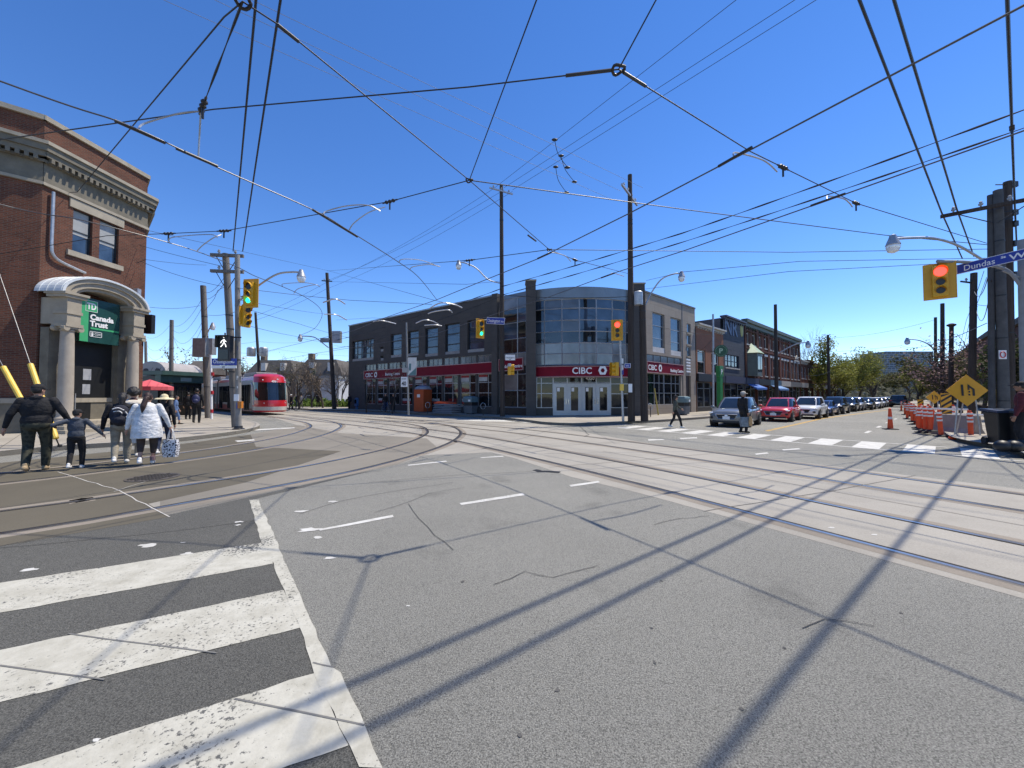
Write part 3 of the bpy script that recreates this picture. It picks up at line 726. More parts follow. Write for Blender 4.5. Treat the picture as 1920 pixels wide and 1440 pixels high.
ring = [p + V((0, -.06, 0)) for p in [arc(k / 14, 1.0) for k in range(15)]]
for a, b in zip(ring, ring[1:]): m.quad(a + V((0, 0, rows[-1])), b + V((0, 0, rows[-1])), b + V((0, 0, zt)), a + V((0, 0, zt)))
back = [V((p.x, p.y + 2.2, 0)) for p in ring]
m.poly([V((p.x, p.y, zt)) for p in ring] + [V((9.2, 34, zt)), V((1.78, 34, zt))])
m.build('parapet_panel', M_PANEL, bank)
# glazed bay between the flank and the first pier
m = MB(); q0, q1 = CK_A + V((.35, -.25, 0)), V((1.1, 29.35, 0)); db, nb, PB = plan(q0, q1); Lb = (q1 - q0).length
bay = [q0, q0 + db * Lb * .68, q1]
curtain(bay, [D(958, y, 30.3).z for y in (686, 663, 636, 606, 580, 560)], 'bay', [M_SPAN, M_GLASS, M_GLASSB, M_GLASSB, M_PANEL])
m = MB(); slab(m, PB, 0, Lb, D(958, 560, 30.3).z, 9.6, -.01, .3); m.build('parapet_panel', M_PANEL, bank)
curtain(bay, [.75, 2.05, 3.3, 4.0], 'bay', [M_SHOP, M_SHOP, M_SHOP])
m = MB(); slab(m, PB, 0, Lb, 0, .75, 0, .2); m.build('base_panel', M_DARK, bank)
fascia(PB, db, nb, .0, Lb - .3, 3.65, 4.5, [('Banking Centre', .12, 3.82, .36, 0)], .12)
# recess between second pier and right flank
q0, q1 = p2 + V((.45, .1, 0)), CR_A + V((-.75, .1, 0))
# entrance under the curve
ea, eb = V((1.78, 29.3, 0)), V((9.2, 29.42, 0)); de, ne, PE = plan(ea, eb); Le = (eb - ea).length
zf0, zf1 = D(1085, 706, 28.6).z, D(1085, 686.5, 28.6).z
m = MB(); fpts = [arc(k / 12, 1.02) + V((0, -.16, 0)) for k in range(13)]
for a, b in zip(fpts, fpts[1:]):
    m.quad(a + V((0, 0, zf0)), b + V((0, 0, zf0)), b + V((0, 0, zf1)), a + V((0, 0, zf1))); m.quad(a + V((0, 0, zf1)), b + V((0, 0, zf1)), b + V((0, .4, zf1)), a + V((0, .4, zf1)))
    m.quad(a + V((0, .9, zf0)), b + V((0, .9, zf0)), b + V((0, 0, zf0)), a + V((0, 0, zf0)))
f = m.build('fascia_sign', M_MAROON, bank)
m = MB()
for z in (zf0, zf1): m.tube([p + V((0, -.02, z)) for p in fpts], .035, 4)
m.build('sign_frame', M_MTRIM, f)
m = MB(); cq = arc(.49, 1.02) + V((-1.05, -.2, zf0 + .2)); m.text('CIBC', frame(cq, de, ne), .66, .015, bold=.012); diamond(m, frame(arc(.5, 1.02) + V((1.12, -.21, zf0 + .44)), de, ne), .31); m.build('sign_lettering', M_SIGNW, f)
s_d = [(wallpt(ea, eb, x, 740)[0]) for x in (1037.5, 1064, 1091, 1118.5, 1145)]
zd0, zd1 = .17, D(1090, 718.5, 29.4).z
holes_e = []
mull = MB()
for x in (1003, 1013, 1037.5): pass
sl = wallpt(ea, eb, 1010, 740)[0]
wframe(bank, PE, (.05, s_d[0], .72, zf0), [.3], [.47, .8], M_LMULL, M_SHOP, .06, .1, name='shop_window')
wframe(bank, PE, (s_d[4], Le - .05, .72, zf0), [.85], [.46, .78], M_LMULL, M_SHOP, .06, .1, name='shop_window')
m = MB(); slab(m, PE, .05, s_d[0], .0, .72, .1, .3); slab(m, PE, s_d[4], Le - .05, .0, .72, .1, .3); m.build('base_panel', M_DARK, bank)
M_DOORF = mat('door_aluminium', (.40, .42, .44), .4, .4, .06)
for i in range(4):
    a, b = s_d[i] + .03, s_d[i + 1] - .03
    m = MB(); fw = .24 if i in (1, 2) else .22
    slab(m, PE, a, a + fw, zd0, zd1, .06, .12); slab(m, PE, b - fw, b, zd0, zd1, .06, .12); slab(m, PE, a + fw, b - fw, zd0, zd0 + .36, .063, .12); slab(m, PE, a + fw, b - fw, zd1 - .3, zd1, .063, .12)
    dd = m.build('door', M_DOORF, bank)
    m = MB(); slab(m, PE, a + fw, b - fw, zd0 + .36, zd1 - .3, .085, .1); m.build('pane', M_SHOP, dd)
    m = MB(); hx = b - .08 if i % 2 == 0 else a + .06; slab(m, PE, hx - .02, hx + .02, zd0 + .85, zd0 + 1.2, -.02, .05); m.build('handle', M_CHROME, dd)
    m = MB(); slab(m, PE, a + fw + .05, a + fw + .25, zd1 - .62, zd1 - .34, .07, .08); m.build('door_notice', M_SIGNW, dd)
    wframe(bank, PE, (a - .03, b + .03, zd1 + .04, zf0), 1, 1, M_LMULL, M_SHOP, .05, .1)
m = MB(); m.text('4350', frame(PE(s_d[2] + .3, zd1 + .25, .04), de, ne), .34, .008); m.build('street_number', M_SIGNW, bank)
m = MB()
for s in s_d: slab(m, PE, s - .03, s + .03, zd0, zf0, .03, .13)
m.build('door_mullion', M_DOORF, bank)
# body behind: roof deck, back walls
m = MB(); bx = [(CK_B.x + .2, CK_B.y + .1), (CK_A.x + .1, CK_A.y + .6), (1.2, 30.3), (9.4, 30.5), (CR_A.x - .1, CR_A.y + .4), (CR_B.x - .15, CR_B.y + .15), (8, 47), (-8, 58)]
m.prism(bx, .1, 9.4); m.build('main_block', M_CB1, bank)

# ================================================================== stone and brick corner bank, left
M_TDB = brick('red_brick', (.19, .066, .038), (.115, .042, .028), (.15, .105, .08), .21, .072, dirt=.38)
M_TDB2 = brick('dark_red_brick', (.115, .045, .034), (.09, .038, .03), (.08, .055, .045), .21, .072, dirt=.25)
C1, C2 = V((-19.6, 16.0, 0)), V((-19.42, 20.45, 0))
C0 = C1 + V((-.743, -.669, 0)) * 13; C3 = C2 + V((-.743, .669, 0)) * 14
tb = thing('corner_bank_building', 'red brick corner bank with stone cornice and arched column porch behind the pedestrians', 'building', (-19.6, 18, .146))
ZP, ZC1, ZC0, ZF0, ZS = 13.4, 12.2, 11.5, 10.78, 10.45
faces = [(C0, C1), (C1, C2), (C2, C3)]
wz = lambda y, dd: D(960, y, dd).z
wh = []
for y0, y1 in ((17.12, 17.9), (18.2, 19.06)): wh.append((y0 - 16.0, y1 - 16.0, 8.1, 10.02))
pdoor = (17.1 - 16, 18.9 - 16, .55, 4.6)
for i, (a, b) in enumerate(faces):
    m = MB(); hs_ = wh + [pdoor] if i == 1 else ([(8, 8.9, 8.1, 10.0), (10, 10.9, 8.1, 10.0), (5, 5.9, 8.1, 10.0), (8, 10.4, 2.2, 5.6)] if i == 0 else [(3, 3.9, 8.1, 10), (5, 5.9, 8.1, 10), (8, 8.9, 8.1, 10.), (3, 6, 2, 5.6)])
    dd, nn, P = wall(m, a, b, 1.35, ZS, hs_, .2); m.build('brick_wall', M_TDB, tb)
    for h in hs_:
        if i == 1 and h is pdoor: continue
        wframe(tb, P, h, 1, [.5], mat('dark_sash', (.025, .03, .032), .5), M_GLASSB, .05, .16, sill=None)
    L = (b - a).length
    def band(nm, z0, z1, o, m_, e0=0., e1=0., P=P, L=L):
        q = MB(); slab(q, P, -e0, L + e1, z0, z1, -o, .3); q.build(nm, m_, tb)
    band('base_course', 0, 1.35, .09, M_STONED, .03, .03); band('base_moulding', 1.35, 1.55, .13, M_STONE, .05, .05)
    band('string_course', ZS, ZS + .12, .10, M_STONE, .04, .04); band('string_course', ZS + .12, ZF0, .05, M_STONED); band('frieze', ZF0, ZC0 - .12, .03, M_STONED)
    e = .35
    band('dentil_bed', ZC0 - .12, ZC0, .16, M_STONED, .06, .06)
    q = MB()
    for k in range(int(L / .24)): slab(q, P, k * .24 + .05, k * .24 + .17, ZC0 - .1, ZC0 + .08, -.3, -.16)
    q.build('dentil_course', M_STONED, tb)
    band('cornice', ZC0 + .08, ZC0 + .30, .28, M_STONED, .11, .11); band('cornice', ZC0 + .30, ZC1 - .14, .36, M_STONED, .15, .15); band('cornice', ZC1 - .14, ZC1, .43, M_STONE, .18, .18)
    q = MB(); slab(q, P, 0, L, ZC1, ZP - .2, .02, .4); q.build('parapet', M_TDB, tb)
    q = MB(); slab(q, P, -.05, L + .05, ZP - .2, ZP, -.08, .45); q.build('parapet_coping', M_STONE, tb)
PT = plan(C1, C2)[2]
m = MB(); slab(m, PT, .95, 3.25, 10.03, 10.42, -.06, .0); m.build('lintel', M_STONE, tb)
m = MB(); slab(m, PT, .9, 3.25, 7.86, 8.09, -.09, .1); m.build('sill', M_STONE, tb)
m = MB(); m.prism([(C0.x, C0.y), (C1.x - .3, C1.y), (C2.x - .3, C2.y), (C3.x, C3.y), (C3.x - 6, C3.y - 6)], .2, ZC1 - .2); m.build('main_block', M_TDB2, tb)
# blinds inside the upper windows
m = MB()
for h in wh: slab(m, PT, h[0] + .06, h[1] - .06, h[2] + .8, h[3] - .05, .145, .15)
m.build('window_blind', mat('blind', (.30, .31, .31), .7), tb)
# downpipe
m = MB(); x_ = -19.47; m.tube(catmull([(x_, 16.28, 10.3), (x_, 16.28, 9), (x_, 16.28, 8.0), (x_, 16.34, 7.65), (x_, 16.6, 7.45), (x_, 17.3, 7.3), (x_, 17.6, 7.25)], 4), .055, 8); m.build('downpipe', M_ALU, tb)
# porch --------------------------------------------------------------
XF = -18.72; ya, yb = 16.32, 19.17
zc0, zc1 = .62, 4.45
for yy in (ya, yb):
    m = MB(); prof = [(.33, zc0 - .12), (.33, zc0), (.30, zc0 + .04), (.31, zc0 + .1), (.26, zc0 + .16)]
    for k in range(9): t = k / 8; prof.append((.245 - .04 * t * t, zc0 + .2 + (zc1 - zc0 - .3) * t))
    prof += [(.24, zc1 - .08), (.22, zc1 - .02)]
    m.lathe(prof, (XF, yy, 0), 24); col = m.build('column', mat('column_stone', (.36, .315, .26), .85, 0, .14, 2, .25, 30), tb, 40)
    m = MB(); m.box((XF, yy, zc1 + .15), (.62, .66, .14)); m.box((XF, yy, zc1 + .05), (.54, .5, .1))
    for s in (-1, 1):
        for t in (-1, 1): m.tube([(XF + .20 * t + .09 * t, yy + s * .27, zc1 + .02), (XF + .20 * t - .06 * t, yy + s * .27, zc1 + .02)], .12, 14)
    m.build('capital', M_STONE, col)
    m = MB(); m.box((XF, yy, zc1 + .42), (.52, .52, .4)); m.box((XF, yy, zc1 + .68), (.60, .60, .12)); m.box((XF, yy, zc1 + .86), (.54, .54, .24)); m.box((XF, yy, zc1 + 1.14), (.54, .54, .32)); m.box((XF - .45, yy, zc1 + .75), (.9, .46, 1.1)); m.build('entablature_block', M_STONE, tb)
    m = MB(); m.box((XF - .05, yy, zc1 + 1.36), (.80, .84, .12)); m.box((XF - .05, yy, zc1 + 1.47), (.90, .94, .10)); m.build('impost_moulding', M_STONE, tb)
    m = MB(); m.box((XF - .62, yy, 2.5), (.36, .56, 4.0)); m.build('pilaster', M_STONED, tb)
    m = MB(); m.box((XF, yy, .32), (.86, .86, .42)); m.build('column_plinth', M_STONE, tb)
yc, hw = (ya + yb) / 2, (yb - ya) / 2 + .5; zsp = zc1 + 1.5; rise = .98
def archp(k, r0=0., x=0.): a = math.pi * k; return V((x, yc - (hw - r0) * math.cos(a), zsp + (rise - r0 * .75) * math.sin(a)))
m = MB(); N_ = 24
def arch_ring(x0, x1, r0, r1, mi):
    for k in range(N_):
        a, b = k / N_, (k + 1) / N_
        q = [archp(a, r0, x1), archp(b, r0, x1), archp(b, r1, x1), archp(a, r1, x1)]; m.quad(q[3], q[2], q[1], q[0], mi)
        m.quad(archp(a, r0, x0), archp(b, r0, x0), archp(b, r0, x1), archp(a, r0, x1), mi); m.quad(archp(a, r1, x1), archp(b, r1, x1), archp(b, r1, x0), archp(a, r1, x0), mi)
arch_ring(-19.5, XF + .24, .10, .34, 0); arch_ring(-19.5, XF + .16, .34, .62, 0); arch_ring(-19.5, XF + .04, .62, .8, 0)
m.build('porch_arch', M_STONE, tb, 30)
m = MB(); arch_ring(-19.58, XF + .32, 0, .10, 0)
for k in range(5, N_ - 1, 1):
    if k > 9: m.tube([archp((k + .5) / N_, -.02, -18.9), archp((k + .5) / N_, -.14, -18.9)], .006, 4)
for j in range(4):
    xx = -19.35 + j * .3; m.tube([archp(k / N_, -.012, xx) for k in range(N_ + 1)], .012, 4)
m.build('porch_roof', mat('painted_sheet_roof', (.60, .63, .64), .5, .1, .15), tb, 30)
# bank sign, doorway and steps
sg0, sg1, zsg0, zsg1 = 16.96, 18.68, 4.05, 6.02; xs = -18.93
m = MB(); m.box((xs - .09, (sg0 + sg1) / 2, (zsg0 + zsg1) / 2), (.18, sg1 - sg0, zsg1 - zsg0)); sgn = m.build('sign_board', mat('dark_green_sign', (.016, .060, .055), .25, var=.2), tb)
m = MB(); m.box((xs + .004, sg0 + .17, (zsg0 + zsg1) / 2), (.012, .34, zsg1 - zsg0 - .02)); m.box((xs + .004, (sg0 + .42 + sg1) / 2, zsg0 + .64), (.012, sg1 - sg0 - .46, .075)); m.box((xs + .008, sg0 + .45, zsg0 + 1.62), (.012, .5, .5)); m.build('sign_green_panel', mat('bright_green', (.055, .36, .15), .4, var=.08), sgn)
fm = lambda y, z: frame((xs + .016, y, z), (0, 1, 0), (1, 0, 0))
m = MB(); m.text('Canada', fm(sg0 + .40, zsg0 + 1.03), .34, .004, bold=.014); m.text('Trust', fm(sg0 + .40, zsg0 + .74), .34, .004, bold=.014)
m.text('TD', fm(sg0 + .25, zsg0 + 1.48), .40, .006, bold=.014, sx=.72)
for (a, b, c, d_) in ((sg0 + .2, sg0 + .7, zsg0 + 1.37, zsg0 + 1.385), (sg0 + .2, sg0 + .7, zsg0 + 1.855, zsg0 + 1.87), (sg0 + .2, sg0 + .215, zsg0 + 1.37, zsg0 + 1.87), (sg0 + .685, sg0 + .7, zsg0 + 1.37, zsg0 + 1.87)): m.box((xs + .016, (a + b) / 2, (c + d_) / 2), (.006, b - a, d_ - c))
bx0, bx1, bz0, bz1 = sg0 + .40, sg0 + .92, zsg0 + .26, zsg0 + .50
for (a, b, c, d_) in ((bx0, bx1, bz0, bz0 + .02), (bx0, bx1, bz1 - .02, bz1), (bx0, bx0 + .02, bz0, bz1), (bx1 - .02, bx1, bz0, bz1)): m.box((xs + .016, (a + b) / 2, (c + d_) / 2), (.006, b - a, d_ - c))
m.text('$', fm(bx0 + .05, bz0 + .05), .20, .004, bold=.008); m.text('CDIC', fm(bx0 + .2, bz0 + .08), .13, .004)
m.build('sign_lettering', M_SIGNW, sgn)
m = MB(); m.box((-19.46, 17.98, 2.6), (.06, 1.75, 4.1)); dr = m.build('door', mat('dark_doorway', (.012, .013, .014), .4), tb)
m = MB(); m.box((-19.42, 17.75, 1.95), (.02, .32, .45)); m.box((-19.42, 17.77, 2.62), (.02, .34, .5), mi=0); m.build('door_notice', mat('notice_paper', (.33, .34, .36), .6), dr)
m = MB(); m.tube([(-19.40, 17.3, 1.0), (-19.40, 17.3, 1.75)], .025, 6); m.build('handle', M_ALU, dr)
m = MB(); m.box((-19.5, 16.95, 2.6), (.3, .28, 4.2)); m.box((-19.5, 18.95, 2.6), (.3, .2, 4.2)); m.build('door_surround', M_STONED, tb)
for k in range(3):
    m = MB(); m.prism([(-19.6, 15.8), (-18.1 + .33 * (2 - k), 15.75 - .25 * (2 - k)), (-18.1 + .33 * (2 - k), 19.75 + .2 * (2 - k)), (-19.6, 19.8)], .146 if k == 0 else .146 + .14 * k, .146 + .14 * (k + 1)); m.build('step', M_STONE, tb)
# flood lamp and side sign box
m = MB(); m.box((-19.3, 19.9, 6.9), (.22, .2, .5)); m.tube([(-19.45, 19.9, 7.0), (-19.3, 19.9, 7.0)], .04, 6); m.tube([(-19.25, 19.9, 6.65), (-19.2, 19.9, 6.4)], .07, 8); m.build('wall_lamp', M_ALU, tb)
m = MB(); m.box((-19.3, 20.62, 5.45), (.42, .22, 1.0)); m.build('projecting_sign', M_BLACK, tb)
# utility cabinet against the left face
cb_ = G(4, 786, .15); uc = thing('utility_cabinet', 'grey metal utility cabinet against the brick bank at the left edge', 'cabinet', (-20.9, 14.2, .146), math.atan2(.669, .743))
m = MB(); m.box((0, 0, .95), (1.1, .5, 1.9)); m.build('cabinet_body', mat('cabinet_grey', (.16, .165, .165), .55), uc, world=False, bevel=.02)
m = MB(); m.box((0, -.262, .95), (.92, .02, 1.6)); m.build('door', mat('cabinet_grey2', (.13, .135, .14), .5), uc, world=False)

# ================================================================== row of shops along the cross street
M_BRK1 = brick('orange_brick', (.34, .135, .075), (.29, .11, .06), (.22, .15, .11), .21, .072, dirt=.15)
M_BRK2 = brick('brown_brick', (.16, .062, .036), (.12, .048, .03), (.09, .06, .05), .21, .072, dirt=.3)
M_BRK3 = brick('deep_red_brick', (.20, .058, .036), (.16, .048, .03), (.12, .08, .06), .21, .072, dirt=.3)
M_SLATE = brick('grey_siding', (.10, .11, .125), (.09, .10, .115), (.05, .055, .065), .9, .35, msize=.01)
M_NAVY = mat('navy_paint', (.030, .032, .065), .55)
M_SASH = mat('white_sash', (.50, .48, .45), .5)
M_CREAM = mat('cream_trim', (.42, .39, .34), .6)
RA, RB = CR_B + V((.12, .10, 0)), CR_B + U * 60
def RW(px, py): return wallpt(RA, RB, px, py)
dR_, nR_, PX = plan(RA, RB)
def shopfront(b, P, s0, s1, fas, sign=None, zt=3.4, aw=None):
    m = MB(); slab(m, P, s0 + .06, s1 - .06, 3.0, 3.75, -.18, .1); f = m.build('shop_fascia', fas, b)
    if sign:
        m = MB(); m.text(sign, frame(P(s0 + (s1 - s0) * .3, 3.22, -.2), dR_, nR_), .32, .01); m.build('sign_lettering', M_SIGNW, f)
    n = max(2, int((s1 - s0) / 1.6)); w_ = (s1 - s0 - .5) / n
    for i in range(n):
        a = s0 + .25 + i * w_
        if i == n // 2:
            m = MB(); slab(m, P, a + .1, a + w_ - .1, .15, 2.6, .2, .26); dd = m.build('door', mat('shop_door', (.05, .045, .045), .4), b)
            m = MB(); slab(m, P, a + .25, a + w_ - .25, .7, 2.4, .18, .21); m.build('pane', M_SHOP, dd)
        else: wframe(b, P, (a + .04, a + w_ - .04, .55, 2.95), 1, [.75], M_MULL, M_SHOP, .06, .12, name='shop_window')
    m = MB(); slab(m, P, s0 + .03, s1 - .03, .1, .55, .06, .3); m.build('stall_riser', M_DARK, b)
    if aw:
        m = MB(); a, c = s0 + .3, s1 - .3; q = [P(a, 3.05, -.1), P(c, 3.05, -.1), P(c, 2.6, -1.1), P(a, 2.6, -1.1)]; m.quad(*q); m.quad(q[3], q[2], q[2] - V((0, 0, .22)), q[3] - V((0, 0, .22))); m.poly([q[0], q[3], q[3] - V((0, 0, .22))]); m.poly([q[1], q[2], q[2] - V((0, 0, .22))]); m.build('awning', aw, b)
def rowhouse(name, label, s0, s1, zt, wm, wins, fas, sign=None, corn=M_CREAM, aw=None, cz=.5, depth=14):
    b = thing(name, label, 'building', PX((s0 + s1) / 2, .146))
    m = MB(); hs_ = [h[:4] for h in wins] + [(s0 + .03 - s0, s1 - s0 - .03, .1, 3.0)]
    A_, B_ = PX(s0, 0), PX(s1, 0)
    dd, nn, P = wall(m, A_, B_, 0, zt, [(h[0], h[1], h[2], h[3]) for h in hs_], .25); L = s1 - s0
    m.build('front_wall', wm, b)
    m = MB(); c0, c1 = P(.02, 0, .3), P(L - .02, 0, .3); c2, c3 = P(L - .02, 0, depth), P(.02, 0, depth); m.prism([(c.x, c.y) for c in (c0, c1, c2, c3)], .1, zt - .25); m.build('side_walls', wm, b)
    for w_ in wins: wframe(b, P, w_[:4], w_[4] if len(w_) > 4 else 1, [.5], M_SASH if len(w_) < 6 else w_[5], M_GLASS, .07, .15, sill=M_CREAM)
    m = MB()
    slab(m, P, -.02, L + .02, zt - cz, zt - cz * .5, -.16, .2); slab(m, P, -.02, L + .02, zt - cz * .5, zt, -.36, .3)
    for k in range(int(L / .6)): slab(m, P, .2 + k * .6, .34 + k * .6, zt - cz - .18, zt - cz, -.14, .1)
    m.build('cornice', corn, b)
    shopfront(b, P, 0, L, fas, sign, aw=aw); return b, P
sA, sB = .0, RW(1357, 700)[0]
zb_ = lambda px, py: RW(px, py)[1]
ws = lambda *xs_: [RW(x, 680)[0] for x in xs_]
a_ = ws(1308, 1323, 1334, 1348)
rowhouse('brick_shop_house', 'orange brick two storey shop house with white window surrounds next to the bank', .0, sB, zb_(1330, 613), M_BRK1,
         [(max(.15, a_[0]), a_[1], zb_(1315, 700), zb_(1315, 656)), (a_[2], a_[3], zb_(1340, 700), zb_(1340, 662))], M_BLACK, None, M_CREAM, cz=.3)
s2 = ws(1357, 1396)
bb, PP = rowhouse('mural_shop_house', 'slate blue shop house with large graffiti letters painted under its roof', s2[0], s2[1], zb_(1375, 598), M_SLATE,
         [(ws(1360)[0] - s2[0], ws(1386)[0] - s2[0], zb_(1375, 690), zb_(1375, 666), 4, M_NAVY)], M_NAVY, None, M_NAVY, cz=.35)
gm_ = MB(); gm_.text('NR', frame(PP(ws(1357.5)[0] - s2[0] + .2, zb_(1370, 628), -.02), dR_, nR_), 2.5, .015, bold=.10, sx=1.12); gm_.build('graffiti_outline', mat('graffiti_dark', (.016, .018, .05), .6), bb)
gm_ = MB(); gm_.text('NR', frame(PP(ws(1357.5)[0] - s2[0] + .2, zb_(1370, 628), -.045), dR_, nR_), 2.5, .012, bold=.02, sx=1.12); gm_.build('graffiti_letter', mat('graffiti_blue', (.085, .13, .22), .6), bb)
gm_ = MB(); gm_.ell(PP(s2[1] - s2[0] - .75, zb_(1390, 617), 0), (.5, .06, .9), M=Matrix.Rotation(math.atan2(.669, .743), 3, 'Z')); gm_.build('graffiti_spot', mat('graffiti_yellow', (.35, .33, .08), .6), bb)
seg = ws(1396.5, 1420, 1441, 1462, 1480, 1499.5)
zt_ = zb_(1430, 611); names = (('victorian_shop_house', 'brown Victorian shop house with pale green bay roof beside the graffiti wall', M_BRK2, M_NAVY, mat('blue_awning', (.03, .13, .45), .6)),
    ('victorian_shop_house', 'dark red Victorian shop house with black shopfront between green bay and pole', M_BRK3, M_BLACK, None),
    ('victorian_shop_house', 'red Victorian shop house with arched upper window behind the tall dark pole', M_BRK3, mat('teal_fascia', (.06, .12, .16), .5), mat('light_blue_awning', (.10, .22, .45), .6)),
    ('victorian_shop_house', 'red Victorian shop house with round hanging sign and white sashes', M_BRK3, M_CREAM, None),
    ('victorian_shop_house', 'end Victorian shop house of the tall brick terrace with small gable', M_BRK2, mat('grey_fascia', (.15, .15, .15), .5), None))
for i, (nm, lb, wm, fs, aw) in enumerate(names):
    s0, s1 = seg[i], seg[i + 1]; L = s1 - s0; n = 2 if L < 5 else 3
    wn = []
    for k in range(n):
        a = L * (k + .5) / n - .55; wn.append((a, a + 1.1, 7.8, 10.3)); 
        if not (i == 0): wn.append((a, a + 1.1, 4.2, 6.7))
    b, P = rowhouse(nm, lb, s0, s1, zt_ - .0 * i, wm, wn, fs, None, mat('green_cornice', (.06, .075, .06), .6), aw=aw, cz=.8)
    m = MB()
    for k in range(n):
        a = L * (k + .5) / n - .65; slab(m, P, a, a + 1.3, 10.32, 10.65, -.07, .05); i and slab(m, P, a, a + 1.3, 6.72, 7.0, -.07, .05)
    m.build('lintel', M_SASH, b)
    m = MB()
    for s_ in (0, L - .45): slab(m, P, s_ + .02, s_ + .43, 3.8, zt_ - .85, -.10, .02)
    slab(m, P, 0, L, 7.2, 7.42, -.12, .02); slab(m, P, 0, L, zt_ - 1.35, zt_ - 1.2, -.12, .02); m.build('brick_pilaster', wm, b)
    if i == 0:
        m = MB(); m.prism([(p.x, p.y) for p in (P(.9, 0, 0), P(1.4, 0, -.9), P(L - 1.4, 0, -.9), P(L - .9, 0, 0))], 4.0, 6.7); bay_ = m.build('bay_window', mat('bay_green', (.10, .12, .10), .5), b)
        m = MB(); slab(m, P, 1.55, 2.35, 4.5, 6.3, -.92, -.9); slab(m, P, 2.5, L - 1.5, 4.5, 6.3, -.92, -.9); m.build('pane', M_GLASS, bay_)
        m = MB(); ap = P(L / 2, 8.0, 0); q = [P(.7, 6.7, 0), P(1.2, 6.7, -1.1), P(L - 1.2, 6.7, -1.1), P(L - .7, 6.7, 0)]
        for c, d_ in zip(q, q[1:]): m.poly([c, d_, ap])
        m.build('bay_roof', mat('verdigris', (.33, .43, .30), .6), bay_)
    if i == 4:
        m = MB(); q = [P(L * .4, 7.0, -.12), P(L * .9, 7.0, -.12), P(L * .65, 8.0, -.12)]; m.add([*q, *[p + nR_ * -.12 for p in q]], [[0, 1, 2], [0, 3, 4, 1], [1, 4, 5, 2], [2, 5, 3, 0]]); m.build('gable', M_CREAM, b)
seg = ws(1500.5, 1513, 1524, 1534, 1543, 1551, 1558, 1566, 1575)
zt2 = zb_(1525, 681)
dsc = ('low brick shop just past the tall terrace, with white sign panel', 'low brick shop with pale bay windows, second past the tall terrace', 'low brick shop with brown front, third past the tall terrace', 'low brick shop under the chimney stack, fourth past the tall terrace', 'low brick shop beside the near edge of the green trees', 'low brick shop partly behind the green tree crown', 'low brick shop mostly hidden by the green trees', 'last low brick shop seen behind the green trees')
for i in range(8):
    s0, s1 = seg[i], seg[i + 1]; L = s1 - s0
    wn = [(L * .14, L * .4, 4.5, 6.4), (L * .56, L * .84, 4.5, 6.4)]
    rowhouse('low_shop_house', dsc[i], s0, s1, zt2 + (.3 if i % 3 == 1 else 0), M_BRK2 if i % 2 else M_BRK3, wn, M_CREAM if i % 2 == 0 else M_BLACK, None, M_CREAM if i == 0 else M_BRK2, cz=.45)
# ================================================================== poles, lamps, signals
M_INS = mat('insulator_glaze', (.30, .31, .32), .3)
def lamp_parts(root, pts, scale=1.0):
    m = MB(); q = catmull(pts, 5); m.tube(q, [.045 * scale] * len(q), 7); arm = m.build('lamp_arm', M_ALU, root)
    e = V(pts[-1]); s = scale
    m = MB(); m.lathe([(.03 * s, .16 * s), (.09 * s, .13 * s), (.12 * s, .02 * s), (.17 * s, -.10 * s), (.21 * s, -.22 * s), (.20 * s, -.24 * s)], e, 14); h = m.build('lamp_head', M_ALU, root, 40)
    m = MB(); m.lathe([(.195 * s, -.24 * s), (.20 * s, -.32 * s), (.15 * s, -.45 * s), (.05 * s, -.50 * s), (.001, -.505 * s)], e, 14); m.build('lamp_lens', M_LENS, h, 40)
def pole(name, label, base, top, r0, r1, m_, cat='utility pole', group=None, n=14, bands=0):
    base, top = V(base), V(top); t = thing(name, label, cat, base, 0, group)
    m = MB(); N = 8; m.tube([base.lerp(top, i / N) for i in range(N + 1)], [r0 + (r1 - r0) * i / N for i in range(N + 1)], n); m.build('shaft', m_, t, 40)
    if bands:
        for i in range(bands):
            k = rnd.uniform(.12, .9); p = base.lerp(top, k); r = r0 + (r1 - r0) * k + .008
            m = MB(); m.tube([p, p + V((0, 0, .05))], r, n); m.build('band', M_DARK, t)
    return t
def crossarm(t, c, d, L, m_=M_WOODG, ins=4, brace=True, w=.1, drop=.7):
    c = V(c); d = V((d[0], d[1], 0)).normalized(); M = Matrix((d, V((-d.y, d.x, 0)), V((0, 0, 1)))).transposed()
    m = MB(); m.box(c, (L, w, w * 1.15), M); a = m.build('crossarm', m_, t)
    for i in range(ins):
        p = c + d * (L * ((i + .5) / ins - .5)) + V((0, 0, w * .57)); m = MB(); m.lathe([(.025, 0), (.025, .06), (.06, .07), (.065, .12), (.035, .15), (.05, .18), (.02, .21)], p, 8); m.build('insulator', M_INS, a)
    if brace:
        m = MB()
        for s in (-1, 1): m.tube([c + d * s * L * .33 - V((0, 0, w * .5)), c - V((0, 0, drop)) + d * s * .04], .018, 5)
        m.build('brace', M_DARK, t)
def topz(px, py, y): return D(px, py, y)
